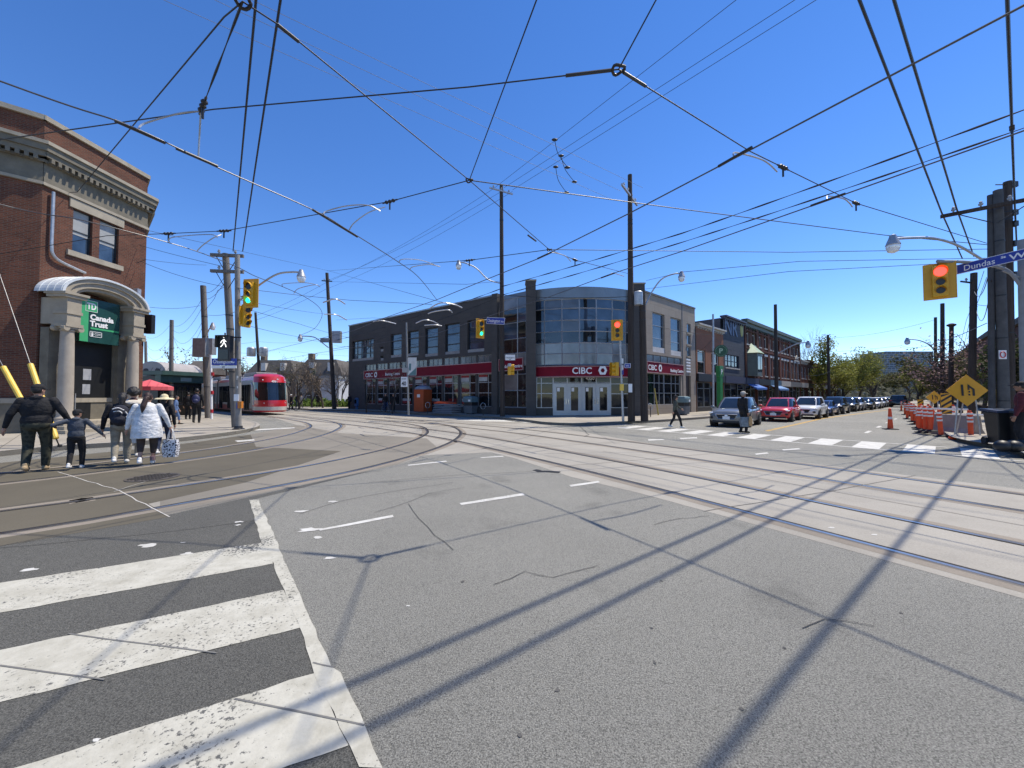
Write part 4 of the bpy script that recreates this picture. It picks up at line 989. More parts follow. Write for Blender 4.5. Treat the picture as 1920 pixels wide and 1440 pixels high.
# two tall wooden poles and their neighbours in front of the bank
b = G(942, 781, .146); p940 = pole('utility_pole', 'tall dark wooden pole at the left end of the curved bank corner', b, D(940, 348, b.y), .19, .13, M_WOOD, bands=3)
ln = V((-.80, .60, 0)); lx = V((.62, .78, 0))
c = D(940, 358, b.y - .15); crossarm(p940, c, (1, .55), 1.9, M_ALU, 3, False, .09)
lamp_parts(p940, [D(938, 531, b.y), D(915, 524, b.y - .1), D(893, 503, b.y - .3), D(872, 493, b.y - .4), D(860, 492, b.y - .4)], 1.05)
b = G(1184, 790, .146); p1184 = pole('utility_pole', 'tallest dark wooden pole with long crossarm in front of the bank entrance', b, D(1181, 328, b.y), .21, .125, M_WOOD, bands=4)
crossarm(p1184, D(1181, 366, b.y - .15), (.68, 1), 2.9, M_ALU, 4, False, .10)
m = MB(); m.box(b + V((-.12, -.23, 1.95)), (.22, .02, .5)); m.build('notice', M_SIGNW, p1184)
b = G(1208.5, 790, .146); p1208 = pole('utility_pole', 'shorter dark wooden pole standing beside the right flank of the bank', b, D(1204, 547, b.y), .22, .18, M_WOOD, bands=3)
m = MB(); m.lathe([(.25, 0), (.26, .1), (.26, .75), (.2, .8)], D(1197, 572, b.y - .2), 14); m.build('transformer', M_ALU, p1208, 40)
lamp_parts(p1208, [D(1210, 572, b.y), D(1222, 548, b.y), D(1240, 524, b.y - .3), D(1262, 514, b.y - .5), D(1278, 513, b.y - .6)], .95)
b = G(1168.5, 790, .146); sp = pole('signal_pole', 'slim galvanised signal pole with stickers left of the tallest wooden pole', b, D(1161, 600, b.y), .075, .06, M_ALU, 'signal pole')
m = MB(); m.box(b + V((-.1, -.1, 2.0)), (.2, .16, .38)); m.build('push_button', M_GUARD, sp)
for k, (z, mm) in enumerate(((2.75, M_BLUE), (3.4, M_SIGNW), (3.0, M_SIGNW))):
    m = MB(); m.tube([b + V((-.01 * z, 0, z)), b + V((-.01 * z, 0, z + .3))], .079, 10); m.build('sticker', mm, sp)
b = V((-20.4, 43.2, .146)); p615 = pole('utility_pole', 'tall dark wooden pole in front of the bare trees near the streetcar', V((-20.05, 44, .146)), D(613, 512, 44), .24, .17, M_WOOD, bands=3)
m = MB(); m.box(D(632, 632, 43.6), (.9, .5, 1.3)); m.build('equipment_box', M_ALU, p615)
m = MB(); m.box(D(609, 638, 43.6), (1.0, .08, .5)); m.build('sign_plate', M_GREYP, p615)
crossarm(p615, D(613, 527, 43.8), (1, .3), 1.1, M_DARK, 2, False, .09)
lamp_parts(p615, [D(616, 652, 44), D(603, 642, 43.6), D(588, 632, 43.3), D(563, 630, 43.2)], 1.3)
p480 = pole('utility_pole', 'dark pole carrying two transformers behind the red streetcar', V((-30.2, 47, .146)), D(479, 586, 47), .2, .13, M_WOOD)
for x in (471, 494):
    m = MB(); m.lathe([(.45, 0), (.48, .1), (.48, .95), (.36, 1.08)], D(x, 668, 46.8), 14); m.build('transformer', M_ALU, p480, 40)
b = V((-20.55, 26.4, .146)); p382 = pole('utility_pole', 'grey pole with signal cabinet left of the leaning double crossarm pole', b, D(381, 536, 26.4), .19, .17, M_WOODG, bands=4)
m = MB(); m.box(D(377, 652, 26.1), (.85, .4, 1.25)); m.build('equipment_box', M_ALU, p382)
m = MB(); m.box(D(397, 650, 26.3), (.35, .4, 1.1)); m.build('equipment_box', M_ALU, p382)
lamp_parts(p382, [D(383, 640, 26.3), D(392, 618, 26.2), D(399, 608, 26.1)], .8)
pole('utility_pole', 'grey pole rising behind the green storefront at far left', V((-35, 40, .146)), D(322, 600, 40), .2, .17, M_WOODG, bands=3)
pole('utility_pole', 'thin far pole just right of the brick bank porch', V((-52, 55.5, .146)), D(273, 640, 55.5), .2, .16, M_WOODG)
pole('utility_pole', 'thin dark pole behind the walk signal at left', V((-41.5, 57, .146)), D(422, 624, 57), .14, .1, M_WOOD)
pole('utility_pole', 'thin dark pole left of the walk signal, far behind', V((-43.5, 56, .146)), D(393, 648, 56), .14, .1, M_WOOD)
stp = pole('stop_pole', 'white stop pole with red bands beside the grey pole at left', V((-19.4, 25.2, .146)), V((-19.55, 25.2, 4.3)), .07, .07, M_SIGNW, 'stop pole')
for z in (2.95, .55, 1.75):
    m = MB(); m.tube([V((-19.4, 25.2, z)), V((-19.4, 25.2, z + .22))], .085, 10); m.build('red_band', mat('band_red', (.45, .02, .03), .5), stp)
# left corner group
bL = G(447, 805, .146); pL = pole('signal_pole', 'sticker covered concrete signal pole at the left street corner', bL, D(445, 478, bL.y), .125, .10, M_CPOLE, 'signal pole')
m = MB(); m.lathe([(.24, 0), (.25, .03), (.17, .06), (.15, .16)], bL, 14); m.build('base_plate', M_DARK, pL)
for i in range(16):
    z = rnd.uniform(.5, 3.6); a = rnd.uniform(-2.4, .3); r = .127 - .002 * z; h = rnd.uniform(.06, .2); w_ = rnd.uniform(.25, .6)
    m = MB()
    for k in range(4):
        a0, a1 = a + w_ * k / 4, a + w_ * (k + 1) / 4; P = lambda an, zz: bL + V((math.cos(an) * r - .012 * zz * 0, math.sin(an) * r, zz)); m.quad(P(a0, z), P(a1, z), P(a1, z + h), P(a0, z + h))
    m.build('sticker', rnd.choice([M_SIGNW, M_BLUE, M_DARK, M_REFL, mat('sticker_violet', (.12, .08, .3), .5)]), pL)
m = MB(); m.box(bL + V((.13, -.08, 1.1)), (.16, .14, .3)); pb = m.build('push_button', mat('button_orange', (.5, .17, .02), .5), pL)
m = MB(); m.box(bL + V((-.02, -.14, 1.42)), (.22, .02, .3)); m.build('button_sign', M_SIGNW, pL)
lamp_parts(pL, [D(446, 566, bL.y), D(487, 534, bL.y - .1), D(520, 514, bL.y - .2), D(548, 510, bL.y - .25), D(565, 511, bL.y - .3)], .9)
b2 = V((-13.15, 18.6, .146)); pX = pole('utility_pole', 'leaning grey pole with two stacked crossarms behind the left signal pole', b2, D(423, 476, 18.6), .17, .14, M_WOODG, bands=5)
for y in (479, 509):
    c = D(426, y, 18.4); crossarm(pX, c, (1, .12), 1.45, M_WOODG, 2, True, .12, .85)
# right corner group
bR = V((17.15, 13.6, .146)); pR = pole('utility_pole', 'thick dark green concrete pole with crossarm at the right street corner', bR, D(1871, 357, 13.6), .155, .125, mat('dark_concrete_pole', (.075, .075, .075), .8, 0, .3, 3), bands=5)
ca_ = V((.62, -.78, 0))
crossarm(pR, D(1866, 386, 13.4), (1, -.82), 2.6, M_WOOD, 4, True, .1, .6)
m = MB(); bq = V((16.9, 13.75, .146)); m.tube([bq, D(1857, 366, 13.75)], [.09, .085], 12); m.build('second_shaft', mat('dark_concrete_pole2', (.06, .06, .062), .8, 0, .3, 3), pR, 40)
lamp_parts(pR, [D(1862, 500, 13.4), D(1800, 462, 12.9), D(1752, 447, 12.6), D(1712, 446, 12.4), D(1674, 448, 12.2)], .9)
m = MB(); m.box(D(1880, 665, 13.2), (.25, .02, .3)); sg = m.build('sign_plate', M_SIGNW, pR)
m = MB(); c = D(1880, 665, 13.18); m.tube([c + V((math.cos(a) * .09, -.01, math.sin(a) * .1)) for a in [i * .5236 for i in range(13)]], .014, 5); m.build('sign_ring', mat('sign_red', (.5, .02, .03), .5), sg)
bR2 = V((18.6, 14.6, .146)); pR2 = pole('utility_pole', 'dark wooden pole with many cable boxes right of the thick corner pole', bR2, D(1889, 341, 14.6), .16, .12, M_WOOD, bands=4)
for z in (9.0, 8.0, 7.6, 6.9, 6.4, 5.8):
    m = MB(); p = bR2.lerp(D(1889, 341, 14.6), (z - .15) / 9.0); m.box(p + V((.12, -.1, 0)), (.16, .14, .2)); m.build('cable_box', M_DARK, pR2)
    m = MB(); m.tube([p + V((-.45, 0, .05)), p + V((.4, 0, .05))], .02, 5); m.build('bracket', M_DARK, pR2)
bR3 = V((15.95, 12.1, .146)); pR3 = pole('signal_pole', 'grey signal mast with long arm at the right picture edge', bR3, D(1917, 450, 12.1), .13, .11, M_GREYP, 'signal pole')
arm = [D(1917, 540, 12.1), D(1895, 512, 12.2), D(1870, 500, 12.3), D(1820, 492, 12.45), D(1757, 490, 12.6)]
m = MB(); m.tube(catmull(arm, 4), .05, 8); m.build('mast_arm', M_GREYP, pR3)
m = MB(); m.tube([D(1917, 522, 12.1), D(1880, 507, 12.25)], .035, 6); m.build('mast_brace', M_GREYP, pR3)
for nm, lb, x, d_, pt, r in (('utility_pole', 'grey pole behind the road works, left of the thick corner pole', 1819, 22, (1826, 512), .17), ('utility_pole', 'dark pole in the blossom twigs above the striped board', 1766, 36, (1767, 569), .17), ('utility_pole', 'thin dark pole left of the works trees', 1753, 46, (1754, 595), .16), ('utility_pole', 'brown capped pole among the works trees', 1781, 33, (1784, 613), .17)):
    pp = pole(nm, lb, V(((x - 960) / F * d_, d_, .146)), D(pt[0], pt[1], d_), r, r * .85, M_WOOD, bands=2)
    if '1700' or 0:
        pass
    if x == 1753: lamp_parts(pp, [D(1753, 658, d_), D(1740, 645, d_ - .4), D(1722, 638, d_ - .8), D(1701, 636, d_ - 1)], 1.3)
    if x == 1781: m = MB(); e = D(1784, 613, d_); m.lathe([(.14, 0), (.3, .12), (.3, .2), (.12, .3)], e, 12); m.build('pole_cap', M_WOOD, pp)
    if x == 1819: crossarm(pp, D(1812, 529, d_), (1, .3), 1.0, M_DARK, 1, False, .07)
for lb, u, y, r, lamp in (('tall dark pole with street lamp in front of the brick terrace', 50, 571, .2, [(1458, 664), (1478, 652), (1497, 644), (1515, 642)]), ('tall dark pole in front of the green street trees', 79, 628, .22, None)):
    q = OS(u, -12.3, .146); x = 960 + F * q.x / q.y
    pp = pole('utility_pole', lb, q, D(x - 2, y, q.y), r, r * .75, M_WOOD, bands=2)
    if lamp: lamp_parts(pp, [D(a, c, q.y - .4 * i) for i, (a, c) in enumerate(lamp)], 1.25)
q = OS(32.3, -12.2, .146); pp = pole('sign_pole', 'slim grey pole holding the round green parking sign', q, D(1337, 589, q.y), .09, .07, M_ALU, 'sign pole')
# round parking sign hung on it, green pylon sign
def disc(mb, c, n, r, th, k=28, mi=0):
    n = V(n).normalized(); mb.tube([V(c) - n * th / 2, V(c) + n * th / 2], r, k, mi)
psn = thing('parking_sign', 'round dark green parking sign with white letter P beside the bank', 'sign', D(1352, 658, q.y - .3))
c = D(1352, 658, q.y - .3); nn_ = V((-.45, -.9, 0)).normalized(); nx = V((-nn_.y, nn_.x, 0))
m = MB(); disc(m, c, nn_, .47, .12); m.build('sign_disc', mat('parking_green', (.012, .075, .03), .4), psn)
m = MB(); m.text('P', frame(c + nn_ * .07 - nx * .15 - V((0, 0, .17)), nx, nn_), .52, .01, bold=.012)
for i in range(24): a = i * math.pi / 12; m.box(c + nn_ * .065 + nx * math.cos(a) * .39 + V((0, 0, math.sin(a) * .39)), (.03, .03, .03))
m.build('sign_lettering', mat('pale_green', (.35, .50, .36), .5), psn)
m = MB(); m.tube([c - nx * .75, c - nx * .4], .03, 6); m.build('bracket', M_DARK, psn)
p2s = thing('parking_sign', 'round green parking sign among the bare trees near the streetcar', 'sign', D(584, 697, 52))
c = D(584, 697, 52); m = MB(); disc(m, c, (0, -1, 0), .52, .1); m.build('sign_disc', MATS['parking_green'], p2s)
m = MB(); m.text('P', frame(c + V((-.2, -.07, -.24)), (1, 0, 0), (0, -1, 0)), .7, .01, bold=.015); m.build('sign_lettering', M_SIGNW, p2s)
m = MB(); m.tube([V((c.x, c.y + .12, .1)), V((c.x, c.y + .12, c.z))], .06, 6); m.build('post', M_DARK, p2s)
q = OS(34.8, -12.6, .146); gp_ = thing('parking_pylon', 'tall green parking pylon in front of the blue shop house', 'sign', q, math.atan2(.669, .743))
m = MB(); m.box((0, 0, 1.9), (.55, .3, 3.8)); m.box((0, -.01, 3.55), (.8, .32, .9)); m.build('pylon_body', mat('pylon_green', (.016, .18, .045), .4), gp_, world=False, bevel=.02)
m = MB(); m.text('P', frame((-.2, -.19, 3.3), (1, 0, 0), (0, -1, 0)), .6, .008, bold=.012); m.build('sign_lettering', M_SIGNW, gp_, world=False)

# traffic signals ----------------------------------------------------------
def signal(label, c, rz, lit, group='traffic signals', w=.66, h=1.2, back=True, name='traffic_signal', bracket=None):
    t = thing(name, label, 'traffic light', c, rz, group)
    if back:
        m = MB(); m.box((0, .02, 0), (w, .02, h)); m.build('backplate', mat('backplate_yellow', (.60, .315, .015), .5, var=.08), t, world=False, bevel=.02)
        m = MB()
        for s in (-1, 1): m.box((s * (w / 2 - .012), .008, 0), (.02, .012, h - .02)); m.box((0, .008, s * (h / 2 - .012)), (w - .05, .012, .02))
        m.build('backplate_rim', M_YEL, t, world=False)
    zs, rr = ((.29, .15), (-.05, .105), (-.33, .105)), 0
    m = MB(); m.box((0, -.04, -.02), (.36, .16, 1.0)); m.box((0, .1, -.02), (.3, .16, .9)); m.build('housing', M_YEL, t, world=False, bevel=.02)
    for i, (z, r) in enumerate(zs):
        if lit == 2: r = .12 if i == 2 else r
        m = MB(); disc(m, (0, -.125, z), (0, 1, 0), r, .02, 20); m.build('lens', (M_RED if i == 0 else M_GREEN) if lit == i else mat('dark_lens', (.02, .016, .012), .3), t, world=False)
        v = MB(); N = 12; L = .2
        for k in range(N):
            a0, a1 = math.pi * (-.12 + 1.24 * k / N), math.pi * (-.12 + 1.24 * (k + 1) / N); r2 = r + .02
            p = lambda a, y: V((math.cos(a) * r2, y, z + math.sin(a) * r2)); dpt = lambda a: -.12 - L * (.35 + .65 * max(0, math.sin(a)))
            v.quad(p(a0, -.12), p(a1, -.12), p(a1, dpt(a1)), p(a0, dpt(a0)))
        v.build('visor', M_YEL, t, world=False)
    if bracket:
        m = MB(); m.tube([V(q) for q in bracket], .03, 6); m.build('bracket', M_GREYP, t)
    return t
cS = D(470, 550, 16.9); signal('green lit yellow signal facing us on the left corner pole', cS, R(-8), 2, w=.74, h=1.28, bracket=[cS + V((-.1, .1, 0)), V((bL.x, bL.y, cS.z))])
cS = D(460, 592, 17.35); signal('yellow signal seen from its side just under the green lit one', cS, R(78), -1, w=.6, h=.8)
cS = D(900.5, 616, 24.5); signal('angled yellow signal with green light beside the blue street sign near the bank', cS, R(38), 2, w=.62, h=1.25, bracket=[cS + V((0, .1, .5)), D(918, 598, 26), D(938, 606, 28)])
cS = D(1157, 619, 22.4); signal('red lit yellow signal in front of the curved bank windows', cS, R(-8), 0, w=.66, h=1.22, bracket=[cS + V((0, .15, -.1)), D(1163, 619, 22.6)])
cS = D(1762, 527, 12.7); signal('large red lit yellow signal hanging from the mast arm at upper right', cS, R(-40), 0, w=.76, h=1.2, bracket=[cS + V((0, .05, .55)), D(1760, 490, 12.6)])
def side_head(label, c, rz):
    t = thing('traffic_signal', label, 'traffic light', c, rz, 'side facing signals')
    m = MB(); m.box((0, 0, 0), (.3, .22, .78)); m.build('housing', M_YEL, t, world=False, bevel=.015)
    for z in (.24, 0, -.24):
        m = MB(); m.tube([(0, -.1, z), (0, -.34, z)], [.12, .15], 12, caps=False); m.build('visor', M_YEL, t, world=False)
    m = MB(); m.box((-.3, .05, .3), (.4, .2, .2)); m.build('bracket', M_ALU, t, world=False)
side_head('small brown signal facing the street on the pole left of the bank doors', D(955, 693, 27.6), R(100)); side_head('small dark signal facing the street at the right end of the bank fascia', D(1155, 692, 22.5), R(-75))
def ped(label, c, rz):
    t = thing('pedestrian_signal', label, 'pedestrian signal', c, rz)
    m = MB(); m.box((0, .06, 0), (.56, .22, 1.12)); m.build('housing', M_DARK, t, world=False, bevel=.02)
    m = MB(); m.box((0, -.055, -.28), (.44, .02, .44)); m.build('countdown_panel', mat('dark_panel', (.02, .022, .022), .25), t, world=False)
    m = MB(); Y = -.06
    for pts, r in (([(.01, .46), (.012, .462)], .030), ([(0, .37), (.02, .25)], .026), ([(.02, .25), (.09, .15), (.12, .05)], .016), ([(.01, .25), (-.05, .14), (-.13, .06)], .016), ([(0, .38), (-.10, .30), (-.13, .22)], .012), ([(.02, .38), (.11, .28), (.17, .30)], .012)):
        m.tube([V((a, Y, z)) for a, z in pts], r, 8)
    m.build('walking_figure', M_WALKM, t, world=False)
    m = MB(); m.box((0, -.12, .545), (.56, .18, .02)); m.box((-.27, -.12, .28), (.02, .18, .5)); m.box((.27, -.12, .28), (.02, .18, .5)); m.build('visor', M_DARK, t, world=False)
    m = MB(); m.tube([(.2, .1, .5), (.6, .2, .5)], .03, 6); m.tube([(.2, .1, -.5), (.6, .2, -.5)], .03, 6); m.build('bracket', M_DARK, t, world=False)
ped('black walk signal showing a white walking figure on the left corner pole', D(421, 653, 17.0), R(-4))
# street name signs ---------------------------------------------------------
def plate(name, label, o, x, n, w, h, text, size, m_=M_BLUE, tm=M_SIGNW, pad=.08, rim=True, z0=None, sx=1., extra=None):
    t = thing(name, label, 'street sign', o); x, n = V(x).normalized(), V(n).normalized(); up = n.cross(x)
    m = MB(); Mx = Matrix((x, n, up)).transposed(); o = V(o); m.box(o + x * w / 2 + up * h / 2, (w, .03, h), Mx); b = m.build('sign_panel', m_, t)
    m = MB(); m.text(text, frame(o + x * pad + up * (h * .27 if z0 is None else z0) + n * .017, x, n), size, .004, bold=.0015, sx=sx)
    if extra:
        for tx, dx, dz, sz in extra: m.text(tx, frame(o + x * dx + up * dz + n * .017, x, n), sz, .004, bold=.004)
    if rim:
        for a, c_, d_, e in ((0, w, 0, .02), (0, w, h - .02, h), (0, .02, .02, h - .02), (w - .02, w, .02, h - .02)): m.box(o + x * (a + c_) / 2 + up * (d_ + e) / 2 + n * .012, (c_ - a, .012, e - d_), Mx)
    m.build('sign_lettering', tm, b); return t
o = D(397, 684.5, 17.0); plate('street_sign', 'blue Ossington Av street sign under the walk signal at left', o, (1, .02, 0), (0, -1, 0), 1.06, .29, 'Ossington', .235, pad=.06, rim=False, sx=.82, extra=[('Av', .83, .08, .15)])
o = D(397, 690.5, 17.0); plate('street_sign', 'narrow white plate below the left blue street sign', o, (1, .02, 0), (0, -1, 0), 1.06, .12, '647', .09, M_SIGNW, M_DARK, .45, False, .025)
o = D(912, 607, 25.2); plate('street_sign', 'blue Ossington Av street sign beside the angled signal near the bank', o, (.86, -.5, -.13), (-.5, -.86, 0), 1.38, .42, 'Ossington', .30, pad=.07, sx=.8, z0=.11, extra=[('Av', 1.12, .12, .17)])
o1, o2 = D(1793, 515, 12.75), D(1930, 499, 11.2); xx = (o2 - o1); plate('street_sign', 'long blue Dundas St W street sign on the mast arm at upper right', o1, (xx.x, xx.y, .0), (-.55, -.83, 0), 2.75, .43, 'Dundas', .35, pad=.17, z0=.09, sx=.68, extra=[('St', 1.02, .24, .13), ('W', 1.19, .09, .33)])
o = D(947, 676, 27.8); plate('street_sign', 'small white Ossington Av sign on the pole beside the bank doors', o, (1, 0, 0), (0, -1, 0), .74, .44, 'Ossington', .15, M_SIGNW, M_DARK, .06, True, .16, extra=[('Av', .3, .06, .1)])
o = D(1171, 690, 22.7); plate('street_sign', 'small dark blue sign plate right of the slim signal pole', o, (.93, -.3, 0), (-.3, -.93, 0), .34, .26, 'W', .16, pad=.08)
# guy wires with yellow guards
M_GUY = mat('guy_strand', (.20, .20, .20), .4, .5)
def guy(label, anchor, g0, g1, end):
    t = thing('guy_wire', label, 'guy wire', anchor)
    m = MB(); m.tube([anchor, g1, end], .010, 6); m.build('strand', M_GUY, t)
    m = MB(); m.tube([g0, g1], .065, 10); m.build('guard', M_GUARD, t)
    m = MB(); m.tube([anchor, anchor + (g0 - anchor) * .9], .018, 6); m.lathe([(.05, 0), (.05, .06), (.02, .08)], anchor, 8); m.build('anchor_rod', M_DARK, t)
guy('guy wire with yellow guard, nearer one behind the man in black', G(112, 838, .146), D(105, 822, 11.3), D(57, 683, 11.7), D(-40, 400, 12.6)); guy('guy wire with yellow guard at the left picture edge', G(80, 834, .146), D(68, 800, 11.9), D(6, 688, 12.2), D(-60, 560, 12.8))

# ================================================================== overhead wires
def pt(a):
    if isinstance(a, Vector): return a
    x, y, k = a; return G(x, y, k) if k > 0 else D(x, y, -k)
def sagged(pts, sag=0., k=10, smooth=False):
    pts = [pt(a) for a in pts]
    if smooth: return catmull(pts, k)
    out = []
    for a, b in zip(pts, pts[1:]):
        L = (b - a).length; n = k if sag else 2
        for i in range(n): t = i / n; out.append(a.lerp(b, t) - V((0, 0, 4 * sag * t * (1 - t) * L)))
    out.append(pts[-1]); return out
def insul(p, d, r, mb=None):
    d = V(d).normalized(); m = mb or MB()
    for k in (-1, 0, 1): m.ell(p + d * .10 * k, (.05, .05, .042), 8, 5)
    m.tube([p - d * .22, p + d * .22], .018, 6); m.tube([p, p - V((0, 0, .2))], .02, 5); return m
def wire(label, pts, r=.011, m_=None, sag=0., smooth=False, ins=(), hang=(), group='overhead wires', name='overhead_wire', twist=0, sleeves=(), k=10, cat='wire'):
    q = sagged(pts, sag, k, smooth); m = MB()
    if twist:
        dq = []; 
        for a, b in zip(q, q[1:]):
            n = max(1, int((b - a).length / .16)); dq += [a.lerp(b, i / n) for i in range(n)]
        dq.append(q[-1]); m.tube(dq, [r * .9 * (1 + .45 * math.sin(i * twist)) for i in range(len(dq))], 6)
    else: m.tube(q, r, 6)
    o = tag(m.build(name, m_ or M_WIRE), label, cat, group)
    for a in ins:
        p = pt(a); i = min(range(len(q) - 1), key=lambda j: (q[j].lerp(q[j + 1], .5) - p).length); a_, b_ = q[i], q[i + 1]; d = b_ - a_; t = max(0, min(1, (p - a_).dot(d) / d.length_squared)); p = a_ + d * t
        insul(p, d, r).build('insulator', M_DARK, o)
    for h in hang:
        m = MB(); m.tube(catmull([pt(x) for x in h], 6), .013, 6); m.build('pull_off_arm', M_ALU, o)
    for s in sleeves:
        m = MB(); m.tube([pt(x) for x in s], .024, 6); m.build('sleeve', M_DARK, o)
    return o
CZ, SZ = 5.6, 6.35
GW = 'streetcar contact wires'; GS = 'span wires'; GP = 'power lines'; GF = 'feeder cables'; GT = 'twisted cables'
wire('contact wire curving over the nearer curved track from the upper left edge', [V((-17, -5.3, CZ)), V((-9.5, 1.2, CZ)), (0, 152, CZ), (240, 235, CZ), (410, 315, CZ), (590, 395, CZ), (650, 430, CZ), (745, 490, CZ), (785, 520, CZ), (819, 562, CZ)], .011, M_COPPER, smooth=True, group=GW,
     hang=[[(259, 245, CZ), (270, 232, 5.85), (330, 214, 6.1), (371, 209, 6.2), (376, 214, 6.15)], [(372, 292, CZ), (374, 255, 5.9), (376, 216, 6.15)], [(607, 402, CZ), (612, 396, 5.75), (650, 386, 5.9), (690, 385, 5.95), (713, 396, 5.9)], [(655, 431, CZ), (664, 418, 5.7), (692, 398, 5.9), (722, 388, 6.1)], [(748, 492, CZ), (755, 486, 5.7), (790, 488, 5.8), (823, 500, 5.8)], [(768, 506, CZ), (775, 500, 5.7), (805, 496, 5.8), (825, 500, 5.8)]],
     sleeves=[[(215, 226, CZ), (310, 268, CZ)], [(330, 278, CZ), (408, 312, CZ)], [(586, 393, CZ), (670, 444, CZ)]])
wire('contact wire looping over the inner curved track behind the left signal', [V((-18.5, -1.2, CZ)), V((-11.6, 5.0, CZ)), (0, 383, CZ), (150, 412, CZ), (277, 444, CZ), (368, 471, CZ), (443, 500, CZ), (479, 518, CZ), (531, 538, CZ), (572, 557, CZ), (597, 575, CZ), (604, 590, CZ), (597, 607, CZ), (585, 619, CZ), (562, 629, CZ)], .011, M_COPPER, smooth=True, group=GW,
     hang=[[(318, 456, CZ), (320, 446, 5.7), (360, 441, 5.85), (398, 440, 5.9), (408, 446, 5.85)], [(370, 470, CZ), (380, 460, 5.7), (400, 446, 5.85), (415, 440, 6.0)], [(551, 550, CZ), (560, 541, 5.7), (590, 534, 5.8), (600, 538, 5.8)], [(530, 537, CZ), (532, 532, 5.7), (570, 530, 5.8), (590, 533, 5.8)]])
path_near = [V((17.2, -18.0, CZ)), (1920, 10, CZ), (1405, 282, CZ), (1180, 400, CZ), (1009, 485, CZ), (892, 532, CZ), (819, 562, CZ), (715, 598, CZ), V((-9.5, 23.4, CZ)), V((-20.7, 33.5, CZ)), V((-54, 63.5, CZ))]
wire('contact wire over the nearer straight track from the upper right corner', path_near, .0125, M_COPPER, group=GW, hang=[[(1378, 296, CZ), (1378, 286, 5.75), (1420, 296, 5.85), (1440, 306, 5.9), (1457, 322, 5.9)], [(1028, 474, CZ), (1040, 474, 5.7), (1060, 480, 5.8), (1070, 490, 5.8)]], sleeves=[[(1347, 312, CZ), (1410, 276, CZ)], [(1008, 485, CZ), (1034, 473, CZ)]])
path_far = [V((20.3, -16.4, CZ)), (1920, 245, CZ), (1579, 366, CZ), (1280, 471, CZ), (1151, 512, CZ), (1026, 558, CZ), (940, 585, CZ), V((-5.2, 25.2, CZ)), V((-18.3, 36.2, CZ)), V((-51.6, 66.1, CZ))]
wire('contact wire over the farther straight track, lower of the two from the right', path_far, .0125, M_COPPER, group=GW, hang=[[(1552, 376, CZ), (1552, 368, 5.75), (1580, 372, 5.8), (1592, 380, 5.85), (1598, 388, 5.85)], [(1145, 514, CZ), (1150, 512, 5.7), (1170, 518, 5.75)]], sleeves=[[(1520, 386, CZ), (1585, 363, CZ)], [(1127, 521, CZ), (1152, 512, CZ)]])
# frogs and pull-offs over the far junction (bright tubes)
for i, (a, lb) in enumerate((([(806, 578), (826, 568), (852, 571), (866, 577)], 'bright curved pull off arm near the roof of the dark bank flank'), ([(803, 588), (815, 584), (840, 581), (848, 586)], 'second bright pull off arm below the roof of the dark bank flank'), ([(780, 606), (795, 600), (810, 602), (822, 608)], 'bright pull off arm in front of the dark bank wall'), ([(796, 610), (815, 609), (828, 611)], 'lower short bright pull off arm in front of the dark bank wall'), ([(700, 603), (715, 601), (730, 604), (742, 607)], 'bright pull off arm at the far end of the bank roof'), ([(608, 589), (630, 590), (643, 596), (650, 600)], 'bright pull off arm right of the bare tree pole'), ([(606, 567), (625, 561), (636, 563), (647, 570)], 'upper bright pull off arm right of the bare tree pole'))):
    m = MB(); m.tube(catmull([G(x, y, 5.75) for x, y in a], 5), .028, 6); tag(m.build('pull_off_arm', mat('bright_tube', (.62, .63, .64), .35, .5)), lb, 'pull-off arm', 'bright pull off arms')
# hexagonal ring knots and span wires
N1, N2, N3, N4 = G(1160, 130, 6.3), G(880, 338, 6.4), G(455, 3, 6.5), G(1030, 468, 6.3)
M_KNOT = mat('knot_steel', (.05, .045, .04), .5, .6)
def knot(p, r, label):
    m = MB(); ring = [p + V((math.cos(i * .449) * r, math.sin(i * .449) * r, .02 * math.sin(i))) for i in range(15)]; m.tube(ring, r * .24, 8); tag(m.build('wire_ring', M_KNOT), label, 'ring', 'span wire rings')
knot(N1, .085, 'dark ring joining three span wires at upper right of centre'); knot(N2, .07, 'dark ring joining span wires left of the tall bank pole top'); knot(N3, .085, 'reddish ring joining span wires at the top edge'); knot(N4, .07, 'dark ring joining span wires between the two tall bank poles')
wire('span wire from the upper ring leftwards across the sky', [N1, (880, 163, 6.4), (400, 205, 6.45), (0, 262, 6.5), V((-22, 12.5, 6.6))], .010, group=GS, sleeves=[[N1 + (G(880, 163, 6.4) - N1).normalized() * .1, N1 + (G(880, 163, 6.4) - N1).normalized() * .75]])
wire('span wire rising from the upper ring to the top edge', [N1, G(1230, 0, 6.9), G(1230, 0, 6.9) + (G(1230, 0, 6.9) - N1) * 3], .010, group=GS)
wire('span wire from the upper ring to the right corner pole', [N1, (1405, 283, 6.45), (1605, 381, 6.65), (1850, 456, -13.5)], .010, group=GS, ins=[(1466, 315, 6.5), (1605, 381, 6.65)], sleeves=[[N1 + (G(1405, 283, 6.45) - N1).normalized() * .1, N1 + (G(1405, 283, 6.45) - N1).normalized() * .6]])
wire('span wire from the middle ring straight up to the top edge', [N2, G(1006, 0, 6.7), G(1006, 0, 6.7) + (G(1006, 0, 6.7) - N2) * 2], .010, group=GS)
wire('span wire between the top ring and the middle ring', [N2, (520, 45, 6.5), N3], .010, group=GS, sleeves=[[(520, 46, 6.5), (560, 78, 6.5)]], twist=0)
m = MB()
def chain(a, b, k): m = MB(); [m.ell(a.lerp(b, (i + .5) / k), (.035, .035, .05), 6, 4, (b - a).to_track_quat('Z', 'Y').to_matrix()) for i in range(k)]; return m
wire('span wire from the top ring down to the left brick building', [N3, (420, 32, 6.55), (145, 360, 7.2), V((-19.5, 16.9, 10.6))], .010, group=GS)
